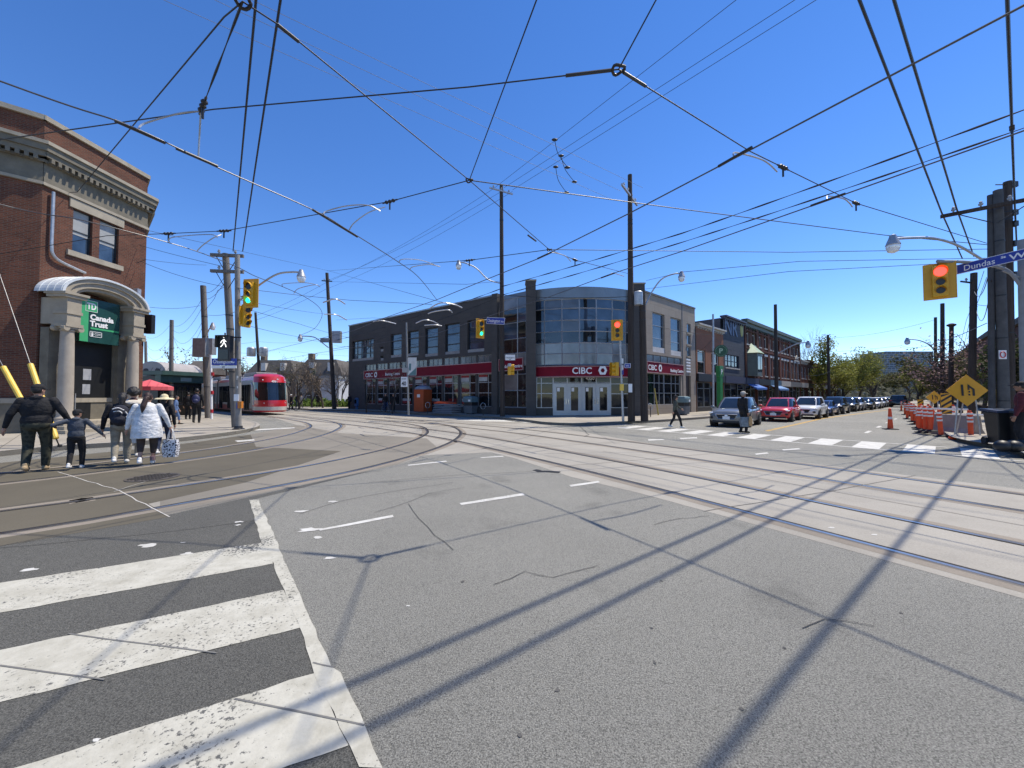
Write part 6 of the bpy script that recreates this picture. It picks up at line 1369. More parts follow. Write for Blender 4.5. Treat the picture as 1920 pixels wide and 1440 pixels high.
# ================================================================== vehicles
CARGLASS = glass('car_glass', (.012, .016, .02), .03, .3)
M_TRIM = mat('car_trim', (.02, .02, .021), .6)
def carpaint(name, c, rough=.28, metal=.35): return mat(name, c, rough, metal, .04, 1, coat=.6)
def car(label, front, rz, paint_, kind='suv', s=1.0, detail=True, group='cars queuing on the cross street', rear=False):
    L, W, Ht = {'suv': (4.25, 1.84, 1.58), 'big': (4.9, 1.98, 1.80), 'sedan': (4.6, 1.82, 1.43)}[kind]
    h = V((math.cos(rz), math.sin(rz), 0)); c = V(front) - h * L / 2 * s
    t = thing('parked_car' if False else 'car', label, 'car', (c.x, c.y, 0), rz, group); t.scale = (s, s, s)
    w = W / 2; f = L / 2; zb = .24; belt = Ht * .60; hood = Ht * .585
    st = [(f, .60, zb + .12, hood * .66), (f - .07, .80, zb + .02, hood * .82), (f - .25, .93, zb, hood * .92), (f - .6, .985, zb - .02, hood * .985), (f - 1.15, 1, zb - .02, belt * 1.01), (0, 1, zb - .03, belt * 1.03), (-f + .9, 1, zb - .02, belt * 1.06), (-f + .35, .97, zb + .02, belt * 1.06), (-f + .1, .90, zb + .06, belt * 1.0), (-f, .78, zb + .16, belt * .86)]
    if kind == 'sedan': st[-3] = (-f + .35, .97, zb + .02, belt * 1.04)
    rings = []
    for x, k, z0, z1 in st:
        hw = w * k; r = []
        half = [(0, z0), (hw * .80, z0), (hw * .965, z0 + .10), (hw * .985, z0 + (z1 - z0) * .45), (hw, z0 + (z1 - z0) * .66), (hw * .965, z0 + (z1 - z0) * .88), (hw * .86, z1), (hw * .45, z1 + .02), (0, z1 + .03)]
        rings.append([(x, y, z) for y, z in half] + [(x, -y, z) for y, z in half[-2:0:-1]])
    m = MB(); m.loft(rings); m.build('body', paint_, t, world=False, smooth=38)
    def rr(x0, x1, hw, z, n=5):
        cx, hx = (x0 + x1) / 2, (x0 - x1) / 2; q = []
        for i in range(24):
            a = 2 * math.pi * i / 24; e = 4.5
            q.append((cx + hx * math.copysign(abs(math.cos(a)) ** (2 / e), math.cos(a)), hw * math.copysign(abs(math.sin(a)) ** (2 / e), math.sin(a)), z))
        return q
    back = {'suv': (-f + .22, -f + .42, -f + .62), 'big': (-f + .18, -f + .3, -f + .45), 'sedan': (-f + .55, -f + 1.0, -f + 1.45)}[kind]
    g = [rr(f - 1.02, back[0], w * .94, belt * .97), rr(f - 1.42, back[1], w * .86, belt + (Ht - belt) * .45), rr(f - 1.86, back[2], w * .745, Ht * .955)]
    m = MB(); m.loft(g, caps=False); m.build('windows', CARGLASS, t, world=False, smooth=60)
    m = MB(); m.loft([g[2], rr(f - 2.0, back[2] - .12 if False else back[2] + .05, w * .70, Ht * .985), rr(f - 2.3, back[2] + .4, w * .5, Ht)]); m.build('roof', paint_, t, world=False, smooth=60)
    if detail:
        m = MB()
        for sy in (-1, 1):
            for i0 in (2, 10 if False else None):
                if i0 is None: continue
                m.tube([V(r_[i0 if sy > 0 else 24 - i0]) * 1.004 for r_ in g], .035, 5)
            m.tube([V(r_[6 if sy > 0 else 18]) * 1.003 + V((-.25, 0, 0)) for r_ in g], .035, 4)
            m.tube([V(r_[10 if sy > 0 else 14]) * 1.003 for r_ in g], .05, 5)
        m.build('pillar', paint_, t, world=False)
    R_ = .345 if kind != 'big' else .39
    for sx, x in ((1, f - .86), (-1, -f + .84)):
        for sy in (-1, 1):
            m = MB(); m.tube([(x, sy * (w - .25), R_), (x, sy * (w * .995 + .012), R_)], R_ + .055, 20); m.build('wheel_arch', M_TRIM, t, world=False)
            m = MB(); m.lathe([(R_ * .62, -.11), (R_ * .93, -.11), (R_, -.07), (R_, .07), (R_ * .93, .10), (R_ * .64, .10)], (x, sy * (w - .075), R_), 22, Matrix.Rotation(-sy * math.pi / 2, 3, 'X')); wh_ = m.build('wheel', M_TYRE, t, world=False, smooth=30)
            m = MB(); yy = sy * (w + .028); m.tube([(x, sy * (w - .06), R_), (x, yy - sy * .03, R_)], R_ * .63, 20, mi=1)
            for k in range(5): a = k * 1.2566 + .3; m.box((x + math.cos(a) * R_ * .3, yy, R_ + math.sin(a) * R_ * .3), (R_ * .62, .03, R_ * .17), Matrix.Rotation(-a, 3, 'Y'))
            m.build('rim', [M_RIM, M_DARK], wh_, world=False)
    xg = f - .015
    m = MB(); m.loft([[(xg + o, y, z) for y, z in ((-w * .42, .46), (w * .42, .46), (w * .56, hood * .74), (-w * .56, hood * .74))] for o in (-.12, .03)]); gr = m.build('grille', M_TRIM, t, world=False)
    m = MB(); m.tube([(xg + .035, -w * .56, hood * .74), (xg + .04, -w * .42, .45), (xg + .04, w * .42, .45), (xg + .035, w * .56, hood * .74), (xg + .035, -w * .56, hood * .74)], .016, 5); m.ell((xg + .045, 0, hood * .66), (.01, .085, .05)); m.build('grille_trim', M_CHROME, gr, world=False)
    for sy in (-1, 1):
        m = MB(); m.ell((f - .235, sy * w * .73, hood * .80), (.16, .235, .062), 14, 8, Matrix.Rotation(-sy * .55, 3, 'Z')); m.build('headlight', M_LENS, t, world=False, smooth=60)
        m = MB(); m.ell((f - .13, sy * w * .70, .50), (.10, .17, .085), 12, 7, Matrix.Rotation(-sy * .4, 3, 'Z')); m.build('fog_light', M_TRIM, t, world=False, smooth=60)
        m = MB(); m.ell((f - 1.42, sy * (w + .09), belt * 1.08), (.07, .12, .08), 10, 7); m.tube([(f - 1.42, sy * w * .9, belt * 1.02), (f - 1.42, sy * (w + .05), belt * 1.06)], .025, 5); m.build('mirror', paint_, t, world=False, smooth=60)
        if detail:
            m = MB()
            for x in (-.02 + .6, -.62 + .15, -1.35): m.box((x, sy * (w * .997), (zb + belt) / 2 + .08), (.012, .012, belt - zb - .22))
            m.build('door_seam', M_DARK, t, world=False)
            for x in (.12, -.95): m = MB(); m.box((x, sy * (w * .995), belt * .88), (.2, .03, .03)); m.build('door_handle', paint_, t, world=False)
    m = MB(); m.box((xg + .05, 0, .50), (.02, .34, .16)); m.build('licence_plate', M_SIGNW, t, world=False)
    m = MB(); m.box((f - .10, 0, .29), (.2, W * .74, .12)); m.build('lower_bumper', M_TRIM, t, world=False, bevel=.03)
    for sy in (-1, 1):
        m = MB(); m.box((-f + .06, sy * w * .72, belt * .9), (.1, .3, .16)); m.build('tail_light', mat('tail_red', (.4, .01, .012), .2), t, world=False)
    return t
hd = math.atan2(-.669, -.743)
P_GREY = carpaint('grey_car_paint', (.17, .185, .20)); P_REDC = carpaint('red_car_paint', (.50, .02, .025), .3, .1); P_WHT = carpaint('white_car_paint', (.66, .67, .68), .3, 0); P_BLU = carpaint('blue_car_paint', (.025, .06, .22)); P_BLK = carpaint('black_car_paint', (.013, .014, .016), .2, .2); P_SIL = carpaint('silver_car_paint', (.38, .40, .43))
car('grey compact suv stopped at the crosswalk beside the man in black', G(1362, 801.5), hd + R(6), P_GREY, 'suv', 1.0)
car('bright red compact suv, second in the queue', G(1450, 791), hd + R(3), P_REDC, 'suv', .97)
car('white suv, third in the queue behind the red car', G(1503, 785.5), hd, P_WHT, 'suv', 1.0)
car('small dark blue sedan, fourth in the queue', G(1535, 780), hd, P_BLU, 'sedan', .88)
car('big black suv with shiny bonnet, fifth in the queue', G(1557, 776.5), hd, P_BLK, 'big', .87)
car('dark suv just behind the big black suv', G(1583, 772), hd, P_BLK, 'suv', .95, False)
car('silver car between the dark suv and the black sedan', G(1597, 770.3), hd, P_SIL, 'suv', .95, False)
car('black sedan with pale roof edge, eighth in the queue', G(1615, 768.7), hd, P_BLK, 'sedan', 1.0, False)
car('white sedan behind the black sedan', G(1632, 766.5), hd, P_WHT, 'sedan', 1.0, False)
for i, (x, y, p, lb) in enumerate(((1643, 764.3, P_SIL, 'silver car at the tail of the queue, nearest of the last four'), (1651, 762.6, P_WHT, 'white car at the tail of the queue, second of the last four'), (1658, 761.2, P_GREY, 'grey car at the tail of the queue, third of the last four'), (1665, 760.2, P_WHT, 'white car at the very end of the queue'))):
    car(lb, G(x, y), hd, p, 'sedan', 1.0, False)
q = G(1683, 763.5); car('black car far down the street beside the road works', q + U * 5, math.atan2(.669, .743), P_BLK, 'suv', 1.1, False)
q = V((-24.5, 57, 0)); car('white van parked beyond the hedge at the far end of the bank', q, R(190), P_WHT, 'big', 1.1, False, 'parked cars')

# streetcar ------------------------------------------------------------------
M_TR = mat('streetcar_red', (.50, .018, .028), .3, 0, .05, 1, coat=.5); M_TW = mat('streetcar_grey_white', (.52, .51, .47), .35, 0, .05, 1, coat=.4); M_TG = glass('streetcar_glass', (.012, .014, .017), .04, .4); M_TDK = mat('streetcar_black', (.016, .016, .017), .4)
fr = V((-20.1, 33.2, 0)); trz = math.atan2(-.664, .748)
M_TSIDE = mat('streetcar_side_shaded', (.27, .25, .22), .4, 0, .06, 1)  # grey-white darkened for the flank: its shade is put into the colour
M_TLOW = mat('streetcar_lower_red', (.17, .012, .016), .4, 0, .08, 1)
tram = thing('streetcar', 'red and white articulated streetcar coming round the bend', 'streetcar', fr, trz)
HW = 1.27
def nose(z0, z1, sh0=0., sh1=0., ks=None, n=26):
    def ringp(z, sh):
        q = []
        for i in range(n + 1):
            a = -1 + 2 * i / n; y = HW * math.copysign(1 - (1 - abs(a)) ** 1.5, a); y = HW * math.sin(a * math.pi / 2)
            x = -1.25 * abs(y / HW) ** 3.2 - max(0, z - 1.0) * .17 - sh
            if abs(a) > .999: x = -1.75
            q.append((x, y * (1 - sh * .25), z))
        return q
    zz = [z0 + (z1 - z0) * i / 3 for i in range(4)]
    return [ringp(z, sh0 + (sh1 - sh0) * i / 3) for i, z in enumerate(zz)]
def nb(name, m_, z0, z1, sh0=0., sh1=0., par=None, s=None):
    m = MB(); m.loft([[V(p) for p in r] for r in nose(z0, z1, sh0, sh1)], close=False, caps=False)
    return m.build(name, m_, par or tram, world=False, smooth=40)
nb('front_skirt', M_TR, .26, .40, .10, .03); nb('front_bumper', M_TW, .40, .72, .02, 0); nb('front_panel', M_TR, .72, 1.26); nb('windscreen', M_TG, 1.26, 2.80); nb('front_hood', M_TR, 2.80, 3.30, -.02, .12)
m = MB(); r0 = nose(2.80, 3.30, -.02, .12)[-1]; rA = [V(p) for p in r0]; rB = [V((p[0] - .35, p[1] * .86, 3.50)) for p in r0]; rC = [V((p[0] - 1.0, p[1] * .5, 3.58)) for p in r0]; m.loft([rA, rB, rC], close=False, caps=False); m.build('front_roof', M_TR, tram, world=False, smooth=50)
# white A-pillar sweep on both sides
for s in (-1, 1):
    m = MB(); q = []
    m.loft([[V((-.80 - .17 * max(0, z - 1) - .10 * (z - .4) , s * (HW * .93 + .0 * z) * (1 - 0), z)), V((-1.35 - .17 * max(0, z - 1), s * (HW * 1.003), z)), V((-1.78, s * (HW * 1.004), z))] for z in (.42, .9, 1.25, 1.7, 2.2, 2.72)], close=False, caps=False)
    m.build('corner_panel', M_TW, tram, world=False, smooth=50) if False else None
    m = MB(); m.tube(catmull([(-1.42, s * HW * 1.0, .84), (-1.46, s * HW * 1.0, 1.3), (-1.55, s * HW, 1.9), (-1.72, s * HW, 2.45), (-2.1, s * HW, 2.72)], 5), .10, 8); m.build('corner_trim', M_TW, tram, world=False, smooth=50)
for s in (-1, 1):
    m = MB(); m.ell((-.22, s * .52, 1.03), (.06, .2, .05)); m.ell((-.32, s * .78, 1.03), (.05, .07, .05)); m.build('headlight', M_LENS, tram, world=False)
    m = MB(); m.ell((-.62, s * .85, 2.98), (.04, .05, .05)); m.build('marker_lamp', M_LENS, tram, world=False)
m = MB(); m.box((-.34, .1, 2.58), (.06, .62, .17)); m.build('destination_display', mat('amber_display', (.32, .10, .02), .4, emit=.5), tram, world=False)
m = MB(); m.text('4581', frame((-.29, -.28, 2.80), (0, 1, 0), (1, 0, .3)), .24, .01, bold=.005); m.build('fleet_number', M_SIGNW, tram, world=False)
m = MB(); m.loft([[V((-.3, .12, 3.0)), V((-.3, .3, 3.07)), V((-.3, .12, 3.14))], [V((-.28, .12, 3.0)), V((-.28, .3, 3.07)), V((-.28, .12, 3.14))]]); m.build('emblem', M_SIGNW, tram, world=False)
m = MB(); m.tube([(-.26, .2, 1.3), (-.36, -.5, 2.0)], .02, 5); m.build('wiper', M_DARK, tram, world=False)
x = -1.75; mods = [5.2, 6.2, 4.6, 6.2, 4.6]
for i, Lm in enumerate(mods):
    x0, x1 = x, x - Lm
    def side(z0, z1, w0, w1, m_, nm, a=x0, b=x1, par=None):
        q = MB()
        for s in (-1, 1):
            q.quad(V((a, s * w0, z0)), V((b, s * w0, z0)), V((b, s * w1, z1)), V((a, s * w1, z1)))
        return q.build(nm, m_, par or tram, world=False)
    m = MB(); sec = [(HW, .30), (HW, 2.95), (HW * .93, 3.25), (HW * .72, 3.42), (0, 3.46), (-HW * .72, 3.42), (-HW * .93, 3.25), (-HW, 2.95), (-HW, .30)]
    m.loft([[V((xx, y, z)) for y, z in sec] for xx in (x0, x1)]); b = m.build('body_section', M_TSIDE, tram, world=False, smooth=20)
    side(1.0, 2.62, HW + .006, HW + .006, M_TG, 'window_band', x0 - (.6 if i == 0 else .12), x1 + .12, b); side(.30, .56, HW + .008, HW + .008, M_TLOW, 'skirt', x0, x1, b); side(.56, .80, HW + .007, HW + .007, M_TLOW, 'lower_panel', x0 - (1.6 if i == 0 else 0), x1, b)
    side(3.0, 3.26, HW * .99 + .008, HW * .935, M_TR, 'cant_rail', x0, x1, b)
    for dx in ((x0 - 1.6), (x1 + 1.3)):
        q = MB()
        for s in (-1, 1): q.box((dx, s * (HW + .008), 1.5), (1.35, .02, 2.25))
        d = q.build('door', M_TG, b, world=False)
        q = MB()
        for s in (-1, 1):
            for k in (-.68, 0, .68): q.box((dx + k, s * (HW + .022), 1.5), (.05, .014, 2.25))
        q.build('door_frame', M_TDK, d, world=False)
    q = MB(); q.box(((x0 + x1) / 2, 0, 3.58), (Lm * .7, 1.7, .3)); q.build('roof_unit', mat('roof_grey', (.30, .29, .29), .6), b, world=False, bevel=.05)
    x = x1
    if i < 4:
        q = MB(); q.box((x - .3, 0, 1.86), (.6, 2.4, 3.0)); q.build('bellows', M_TDK, tram, world=False); x -= .6
m = MB(); m.tube([(-9.5, 0, 3.7), (-8.2, 0, 4.5), (-9.4, 0, 5.5)], .03, 6); m.tube([(-9.4, -.8, 5.55), (-9.4, .8, 5.55)], .025, 6); m.build('pantograph', M_ALU, tram, world=False)
# ================================================================== people
BLOBS = []
def blob(parent, name, m_, mb, vox, sm=3):
    o = mb.build(name, m_, parent, world=False)
    r = o.modifiers.new('remesh', 'REMESH'); r.mode = 'VOXEL'; r.voxel_size = vox
    s = o.modifiers.new('smooth', 'SMOOTH'); s.factor = .5; s.iterations = sm
    BLOBS.append(o); return o
def cloth(name, c, rough=.9): return mat(name, c, rough, 0, .35, 7, 1.0, 13, stretch=(1, 1, 1.5))
SKIN = mat('skin', (.42, .23, .155), .55, 0, .08, 6); SKIN2 = mat('tan_skin', (.28, .145, .09), .55, 0, .08, 6); HAIRK = mat('black_hair', (.014, .011, .010), .5, 0, .3, 30, .5, 120); HAIRB = mat('brown_hair', (.045, .022, .017), .5, 0, .3, 30, .5, 120)
LERP = lambda a, b, t: V(a).lerp(V(b), t)
def person(label, loc, rz, h, top, legs, shoe, hair=HAIRK, skin=SKIN, bulk=1.0, stride=.16, lift=.0, lh=None, rh=None, fine=True, coat=None, hat=None, hairlen=0, sleeve=True, shorts=None, lean=0., name='person', head_turn=0., collar=False, group=None):
    """faces local +y; lh/rh: left and right hand targets in metres"""
    t = thing(name, label, 'person', loc, rz, group); k = h / 1.75; vx = .011 if fine else .022
    b = bulk; S_ = lambda *a: V(a) * k
    ank = {s: S_(s * .095, s * stride * .62 * (1), .08 + (lift if s < 0 else 0)) for s in (-1, 1)}
    hip = {s: S_(s * .095 * (.6 + .4 * b), 0, .90) for s in (-1, 1)}
    knee = {s: LERP(hip[s], ank[s], .5) + S_(s * .01, .05 + (.05 if s < 0 else 0), .01) for s in (-1, 1)}
    up = lambda p: V((p.x, p.y + lean * (p.z / k - .9) * k, p.z))
    sh = {s: up(S_(s * .185 * (.5 + .5 * b), -.01, 1.42)) for s in (-1, 1)}
    hand = {-1: V(lh) if lh else S_(-.27 * (.4 + .6 * b), .08 + stride * .3, .80), 1: V(rh) if rh else S_(.27 * (.4 + .6 * b), .08 - stride * .3, .80)}
    elb = {}
    for s in (-1, 1):
        d = hand[s] - sh[s]; L = d.length; mx = .56 * k
        if L > mx: hand[s] = sh[s] + d * (mx / L); L = mx
        bend = math.sqrt(max(0, (.285 * k) ** 2 - (L / 2) ** 2)); elb[s] = LERP(sh[s], hand[s], .5) + V((s * .45, -.85, -.1)).normalized() * bend
    neck, head = up(S_(0, .0, 1.49)), up(S_(0, .025, 1.63))
    m = MB(); RT = Matrix.Rotation(head_turn, 3, 'Z')
    m.ell(head, S_(.076, .096, .118), 16, 12, RT); m.ell(head + RT @ S_(0, .035, -.065), S_(.056, .062, .06), 12, 9)
    m.cap(head + RT @ S_(0, .092, .01), head + RT @ S_(0, .112, -.025), .012 * k, .016 * k); [m.ell(head + RT @ S_(s * .077, -.005, -.01), S_(.012, .022, .034), 8, 6) for s in (-1, 1)]
    m.ell(head + RT @ S_(0, .094, -.062), S_(.024, .012, .010), 8, 6)
    m.cap(neck - S_(0, 0, .05), head - S_(0, .01, .08), .058 * k, .052 * k)
    m.ell(up(S_(0, 0, 1.22)), S_(.155 * b, .105 * b, .27), 16, 10); m.ell(S_(0, -.01, 1.0), S_(.14 * b, .10 * b, .13), 16, 10)
    for s in (-1, 1):
        m.cap(sh[s], elb[s], .05 * k, .040 * k); m.cap(elb[s], hand[s], .038 * k, .026 * k); m.cap(hip[s], knee[s], .078 * k * b ** .5, .055 * k); m.cap(knee[s], ank[s], .052 * k, .036 * k)
        m.cap(ank[s] - S_(0, .03, .04), ank[s] + S_(0, .13, -.05), .036 * k, .03 * k)
        f = (hand[s] - elb[s]).normalized(); side = f.cross(V((0, 1, 0))).normalized() if abs(f.y) < .9 else V((1, 0, 0)); fw = side.cross(f)
        pc = hand[s] + f * .055 * k; m.ell(pc, (.034 * k, .034 * k, .045 * k), 10, 8); m.cap(hand[s], pc, .024 * k, .03 * k)
        for i, (o, ln) in enumerate(((-.030, .066), (-.010, .076), (.010, .072), (.029, .056))):
            a = pc + f * .035 * k + fw * o * k; c = a + f * ln * .55 * k + side * -s * .006 * k; m.cap(a, c, .0095 * k, .009 * k, 6); m.cap(c, c + f * ln * .45 * k - side * s * .020 * k, .009 * k, .0075 * k, 6)
        a = pc + fw * .028 * k - f * .015 * k; c = a + fw * .03 * k + f * .03 * k; m.cap(a, c, .012 * k, .011 * k, 6); m.cap(c, c + f * .03 * k, .011 * k, .009 * k, 6)
    body = blob(t, 'body', skin, m, .0075 if fine else .014, 2)
    # eyes
    for s in (-1, 1):
        e = MB(); e.ell(head + RT @ S_(s * .031, .088, .012), S_(.012, .008, .008), 8, 6); e.build('eye', M_BLACK, body, world=False)
    # top
    m = MB(); sw = .012 + .02 * (b - 1)
    m.ell(up(S_(0, -.005, 1.25)), S_(.185 * b, .128 * b, .27), 18, 12); m.ell(S_(0, -.01, 1.02), S_(.175 * b, .135 * b, .20), 18, 10)
    m.cap(sh[-1] - S_(0, 0, .02), sh[1] - S_(0, 0, .02), .068 * k, .068 * k, 12); m.cap(up(S_(0, -.01, 1.40)), neck - S_(0, 0, .01), .11 * k, .066 * k)
    for s in (-1, 1):
        m.cap(sh[s], elb[s], .070 * k * b ** .3, .056 * k * b ** .3, 12)
        if sleeve: m.cap(elb[s], LERP(elb[s], hand[s], .95), .054 * k * b ** .3, .040 * k, 12)
    if coat:
        m.loft([[V((math.cos(a) * rx * k, math.sin(a) * ry * k - .01, z * k)) for a in [i * math.pi / 9 for i in range(18)]] for z, rx, ry in ((coat, .245 * b, .195 * b), (.80, .24 * b, .19 * b), (1.0, .225 * b, .175 * b), (1.2, .19 * b, .14 * b), (1.36, .12 * b, .08 * b))])
    if collar: m.ell(neck + S_(0, -.05, -.015), S_(.10, .085, .055), 12, 8)
    jk = blob(t, 'jacket', top, m, vx, 4)
    # legs
    m = MB(); m.ell(S_(0, -.012, .94), S_(.172 * b, .135 * b, .14), 16, 10)
    for s in (-1, 1):
        e_ = LERP(knee[s], ank[s], .93) if shorts is None else LERP(knee[s], ank[s], shorts)
        m.cap(hip[s], knee[s], .096 * k * b ** .5, .074 * k * b ** .3, 12); m.cap(knee[s], e_, .073 * k * b ** .5, .056 * k * b ** .4, 12)
    blob(t, 'trousers', legs, m, vx, 3)
    for s in (-1, 1):
        m = MB(); g = ank[s]; pit = -.25 if (s < 0 and lift) else 0
        m.cap(g + S_(0, -.045, -.028), g + S_(0, .12, -.042 + pit * .1), .046 * k, .036 * k, 10); m.cap(g + S_(0, .05, -.04), g + S_(0, .16, -.048), .042 * k, .030 * k, 10); m.cap(g + S_(0, -.02, -.02), g + S_(0, -.01, .04), .047 * k, .044 * k, 10)
        blob(t, 'shoe', shoe, m, vx, 2)
    if hair:
        m = MB(); m.ell(head + RT @ S_(0, -.018, .022), S_(.088, .100, .112), 16, 12, RT); 
        if hairlen: m.cap(head + RT @ S_(0, -.07, .0), head + RT @ S_(0, -.10, -hairlen), .075 * k, .05 * k, 12)
        hb = MB(); 
        blob(t, 'hair', hair, m, vx, 2)
    if hat:
        kind, hm = hat; hc = head + RT @ S_(0, -.005, .05)
        m = MB()
        if kind == 'cap':
            m.ell(hc, S_(.094, .112, .085), 16, 10, RT); m.ell(hc + RT @ S_(0, .14, -.018), S_(.075, .085, .012), 12, 6, RT)
        else:
            m.ell(hc + S_(0, 0, .02), S_(.10, .11, .10), 16, 10); m.lathe([(.09 * k, .0), (.20 * k, -.01), (.245 * k, -.05 * k), (.235 * k, -.065 * k), (.18 * k, -.03 * k), (.09 * k, -.02 * k)], hc, 20)
        blob(t, 'hat', hm, m, vx, 2)
    return t, {'head': head, 'neck': neck, 'hand': hand, 'k': k, 'RT': RT, 'up': up}
def local_to(t, p): return ROOTM[t.name] @ V(p)
C_BLK = cloth('black_cloth', (.010, .010, .012)); C_CAMO = spots('camouflage_cloth', (.020, .022, .015), (.045, .045, .030), 14); C_NAVY = cloth('navy_cloth', (.014, .016, .028)); C_SLATE = cloth('slate_fleece', (.055, .065, .085)); C_WHITE = cloth('white_coat', (.62, .62, .62)); C_KHAKI = cloth('khaki_cloth', (.30, .27, .215)); C_DENIM = cloth('denim', (.09, .15, .29)); C_JEAN = cloth('dark_jeans', (.025, .035, .07)); C_CREAM = cloth('cream_cloth', (.52, .47, .39)); C_OLIVE = cloth('olive_cloth', (.075, .08, .062)); C_LEG = cloth('brown_leggings', (.050, .035, .030)); SH_TAN = cloth('tan_suede', (.36, .27, .16)); SH_W = cloth('white_trainers', (.66, .65, .63)); SH_B = cloth('black_shoes', (.012, .011, .010)); STRAW = cloth('straw', (.60, .52, .33)); C_TARTAN = spots('plaid_cloth', (.10, .035, .03), (.035, .018, .016), 22)
X = lambda px, x0, d: (px - x0) / F * d
gA = G(66, 884); mA, jA = person('man in black hoodie and cap holding a small child by the hand, seen from behind', gA, R(36), 1.90, C_BLK, C_CAMO, SH_TAN, HAIRK, SKIN, 1.30, .24, .05, lh=(-.47, .02, .93), rh=(.50, .10, .98), hat=('cap', C_BLK), collar=True, head_turn=R(-30))
gB = G(141, 880); mB, jB = person('small child in grey hooded jacket and cap holding hands on both sides', gB, R(34), 1.34, C_SLATE, C_BLK, SH_W, HAIRK, SKIN, 1.05, .24, .06, lh=(-.36, .1, .96), rh=(.42, .1, .72), hat=('cap', C_BLK), collar=True, head_turn=R(-30))
gC = G(226, 870); mC, jC = person('woman in black jacket and khaki trousers beside the child, wearing a backpack', gC, R(38), 1.72, C_BLK, C_KHAKI, SH_W, HAIRK, SKIN, 1.2, .22, .06, lh=(-.36, .05, .74), hairlen=.16)
gD = G(247, 858); mD, jD = person('person with bushy dark hair in cream and plaid top, partly hidden', gD, R(38), 1.83, C_TARTAN, C_KHAKI, SH_W, HAIRK, SKIN, 1.15, .12)
m = MB(); m.ell(jD['head'] + V((0, -.02, .05)), V((.112, .118, .118)) * jD['k'], 14, 10); 
for i in range(46): a = rnd.uniform(0, 6.28); e = rnd.uniform(-.5, 1.5); m.ell(jD['head'] + V((math.cos(a) * math.cos(e) * .125, math.sin(a) * math.cos(e) * .125, .04 + math.sin(e) * .13)), (.03, .03, .03), 6, 5)
blob(mD, 'curls', HAIRK, m, .012, 1)
m = MB(); m.ell(jD['up'](V((0, -.04, 1.38)) * jD['k']), V((.2, .14, .10)) * jD['k'], 14, 9); m.cap(V((-.17, 0, 1.42)) * jD['k'], V((.17, 0, 1.42)) * jD['k'], .085, .085); blob(mD, 'shawl', C_CREAM, m, .012, 3)
gE = G(274, 872); mE, jE = person('woman in white coat with brown ponytail carrying a spotted tote bag', gE, R(34), 1.72, C_WHITE, C_LEG, SH_W, HAIRB, SKIN, 1.22, .24, .06, lh=(-.36, .03, .86), rh=(.42, .08, .84), coat=.66, shorts=.45)
m = MB(); hd_ = jE['head']; m.ell(hd_ + V((0, -.12, .0)), (.05, .05, .05), 10, 8); m.cap(hd_ + V((-.02, -.13, -.02)), hd_ + V((-.06, -.16, -.20)), .052, .058, 12); m.cap(hd_ + V((-.06, -.16, -.20)), hd_ + V((-.07, -.15, -.36)), .058, .022, 12); blob(mE, 'ponytail', HAIRB, m, .011, 2)
for s in (-1, 1):
    m = MB(); m.tube([V((s * .098, s * .1, .10 + (.05 if s < 0 else 0))), V((s * .098, s * .09, .20))], .052, 10); m.build('sock', mat('pink_grey_sock', (.20, .13, .14), .9), mE, world=False)
gF = G(305, 850); mF, jF = person('person with wide straw sun hat just beyond the white coated woman', gF, R(26), 1.66, C_BLK, C_JEAN, SH_W, HAIRK, SKIN, 1.0, .2, hat=('straw', STRAW), hairlen=.14)
gH = G(329, 795.5, .146); person('person in pale blue denim jacket walking on the corner pavement', gH, R(-50), 1.50, C_DENIM, C_DENIM, SH_B, HAIRK, SKIN, 1.0, .30, .05, hairlen=.12, shorts=.5)
gI = G(368, 793, .146); mI, jI = person('person with dark blue backpack walking away beside the stop pole', gI, R(28), 1.90, C_BLK, C_BLK, SH_B, HAIRK, SKIN, 1.05, .14, .03)
gJ = G(352, 786, .146); person('person in black standing left of the backpack walker', gJ, R(20), 1.72, C_BLK, C_BLK, SH_B, HAIRK, SKIN, 1.1, .04, fine=False)
gK = G(1267, 802.5); mK, jK = person('woman in olive top and black trousers striding across the far crosswalk', gK, R(-88), 1.66, C_OLIVE, C_BLK, SH_W, HAIRK, SKIN, .92, .46, .06, lh=(-.16, .42, .92), rh=(.18, -.22, .78), hat=('cap', C_BLK), hairlen=.2)
gL = G(1394, 811.5); mL, jL = person('man in black suit and pale cap carrying bags before the grey car', gL, R(-80), 1.84, C_BLK, C_BLK, SH_B, mat('grey_hair', (.2, .19, .18), .6), SKIN2, 1.0, .08, rh=(.26, .02, .80), hat=('cap', cloth('pale_cap', (.45, .42, .37))))
m = MB(); m.ell(jL['up'](V((0, .125, 1.28)) * jL['k']), V((.05, .05, .2)) * jL['k'], 10, 8); blob(mL, 'shirt_front', C_WHITE, m, .012, 2)
gM = G(1921, 842, .146); mM, jM = person('person in dark red top standing behind the bins at the right edge', gM, R(30), 1.90, cloth('dark_red_cloth', (.085, .012, .018)), C_BLK, SH_B, HAIRK, SKIN2, 1.2, .06, hat=('cap', C_BLK))
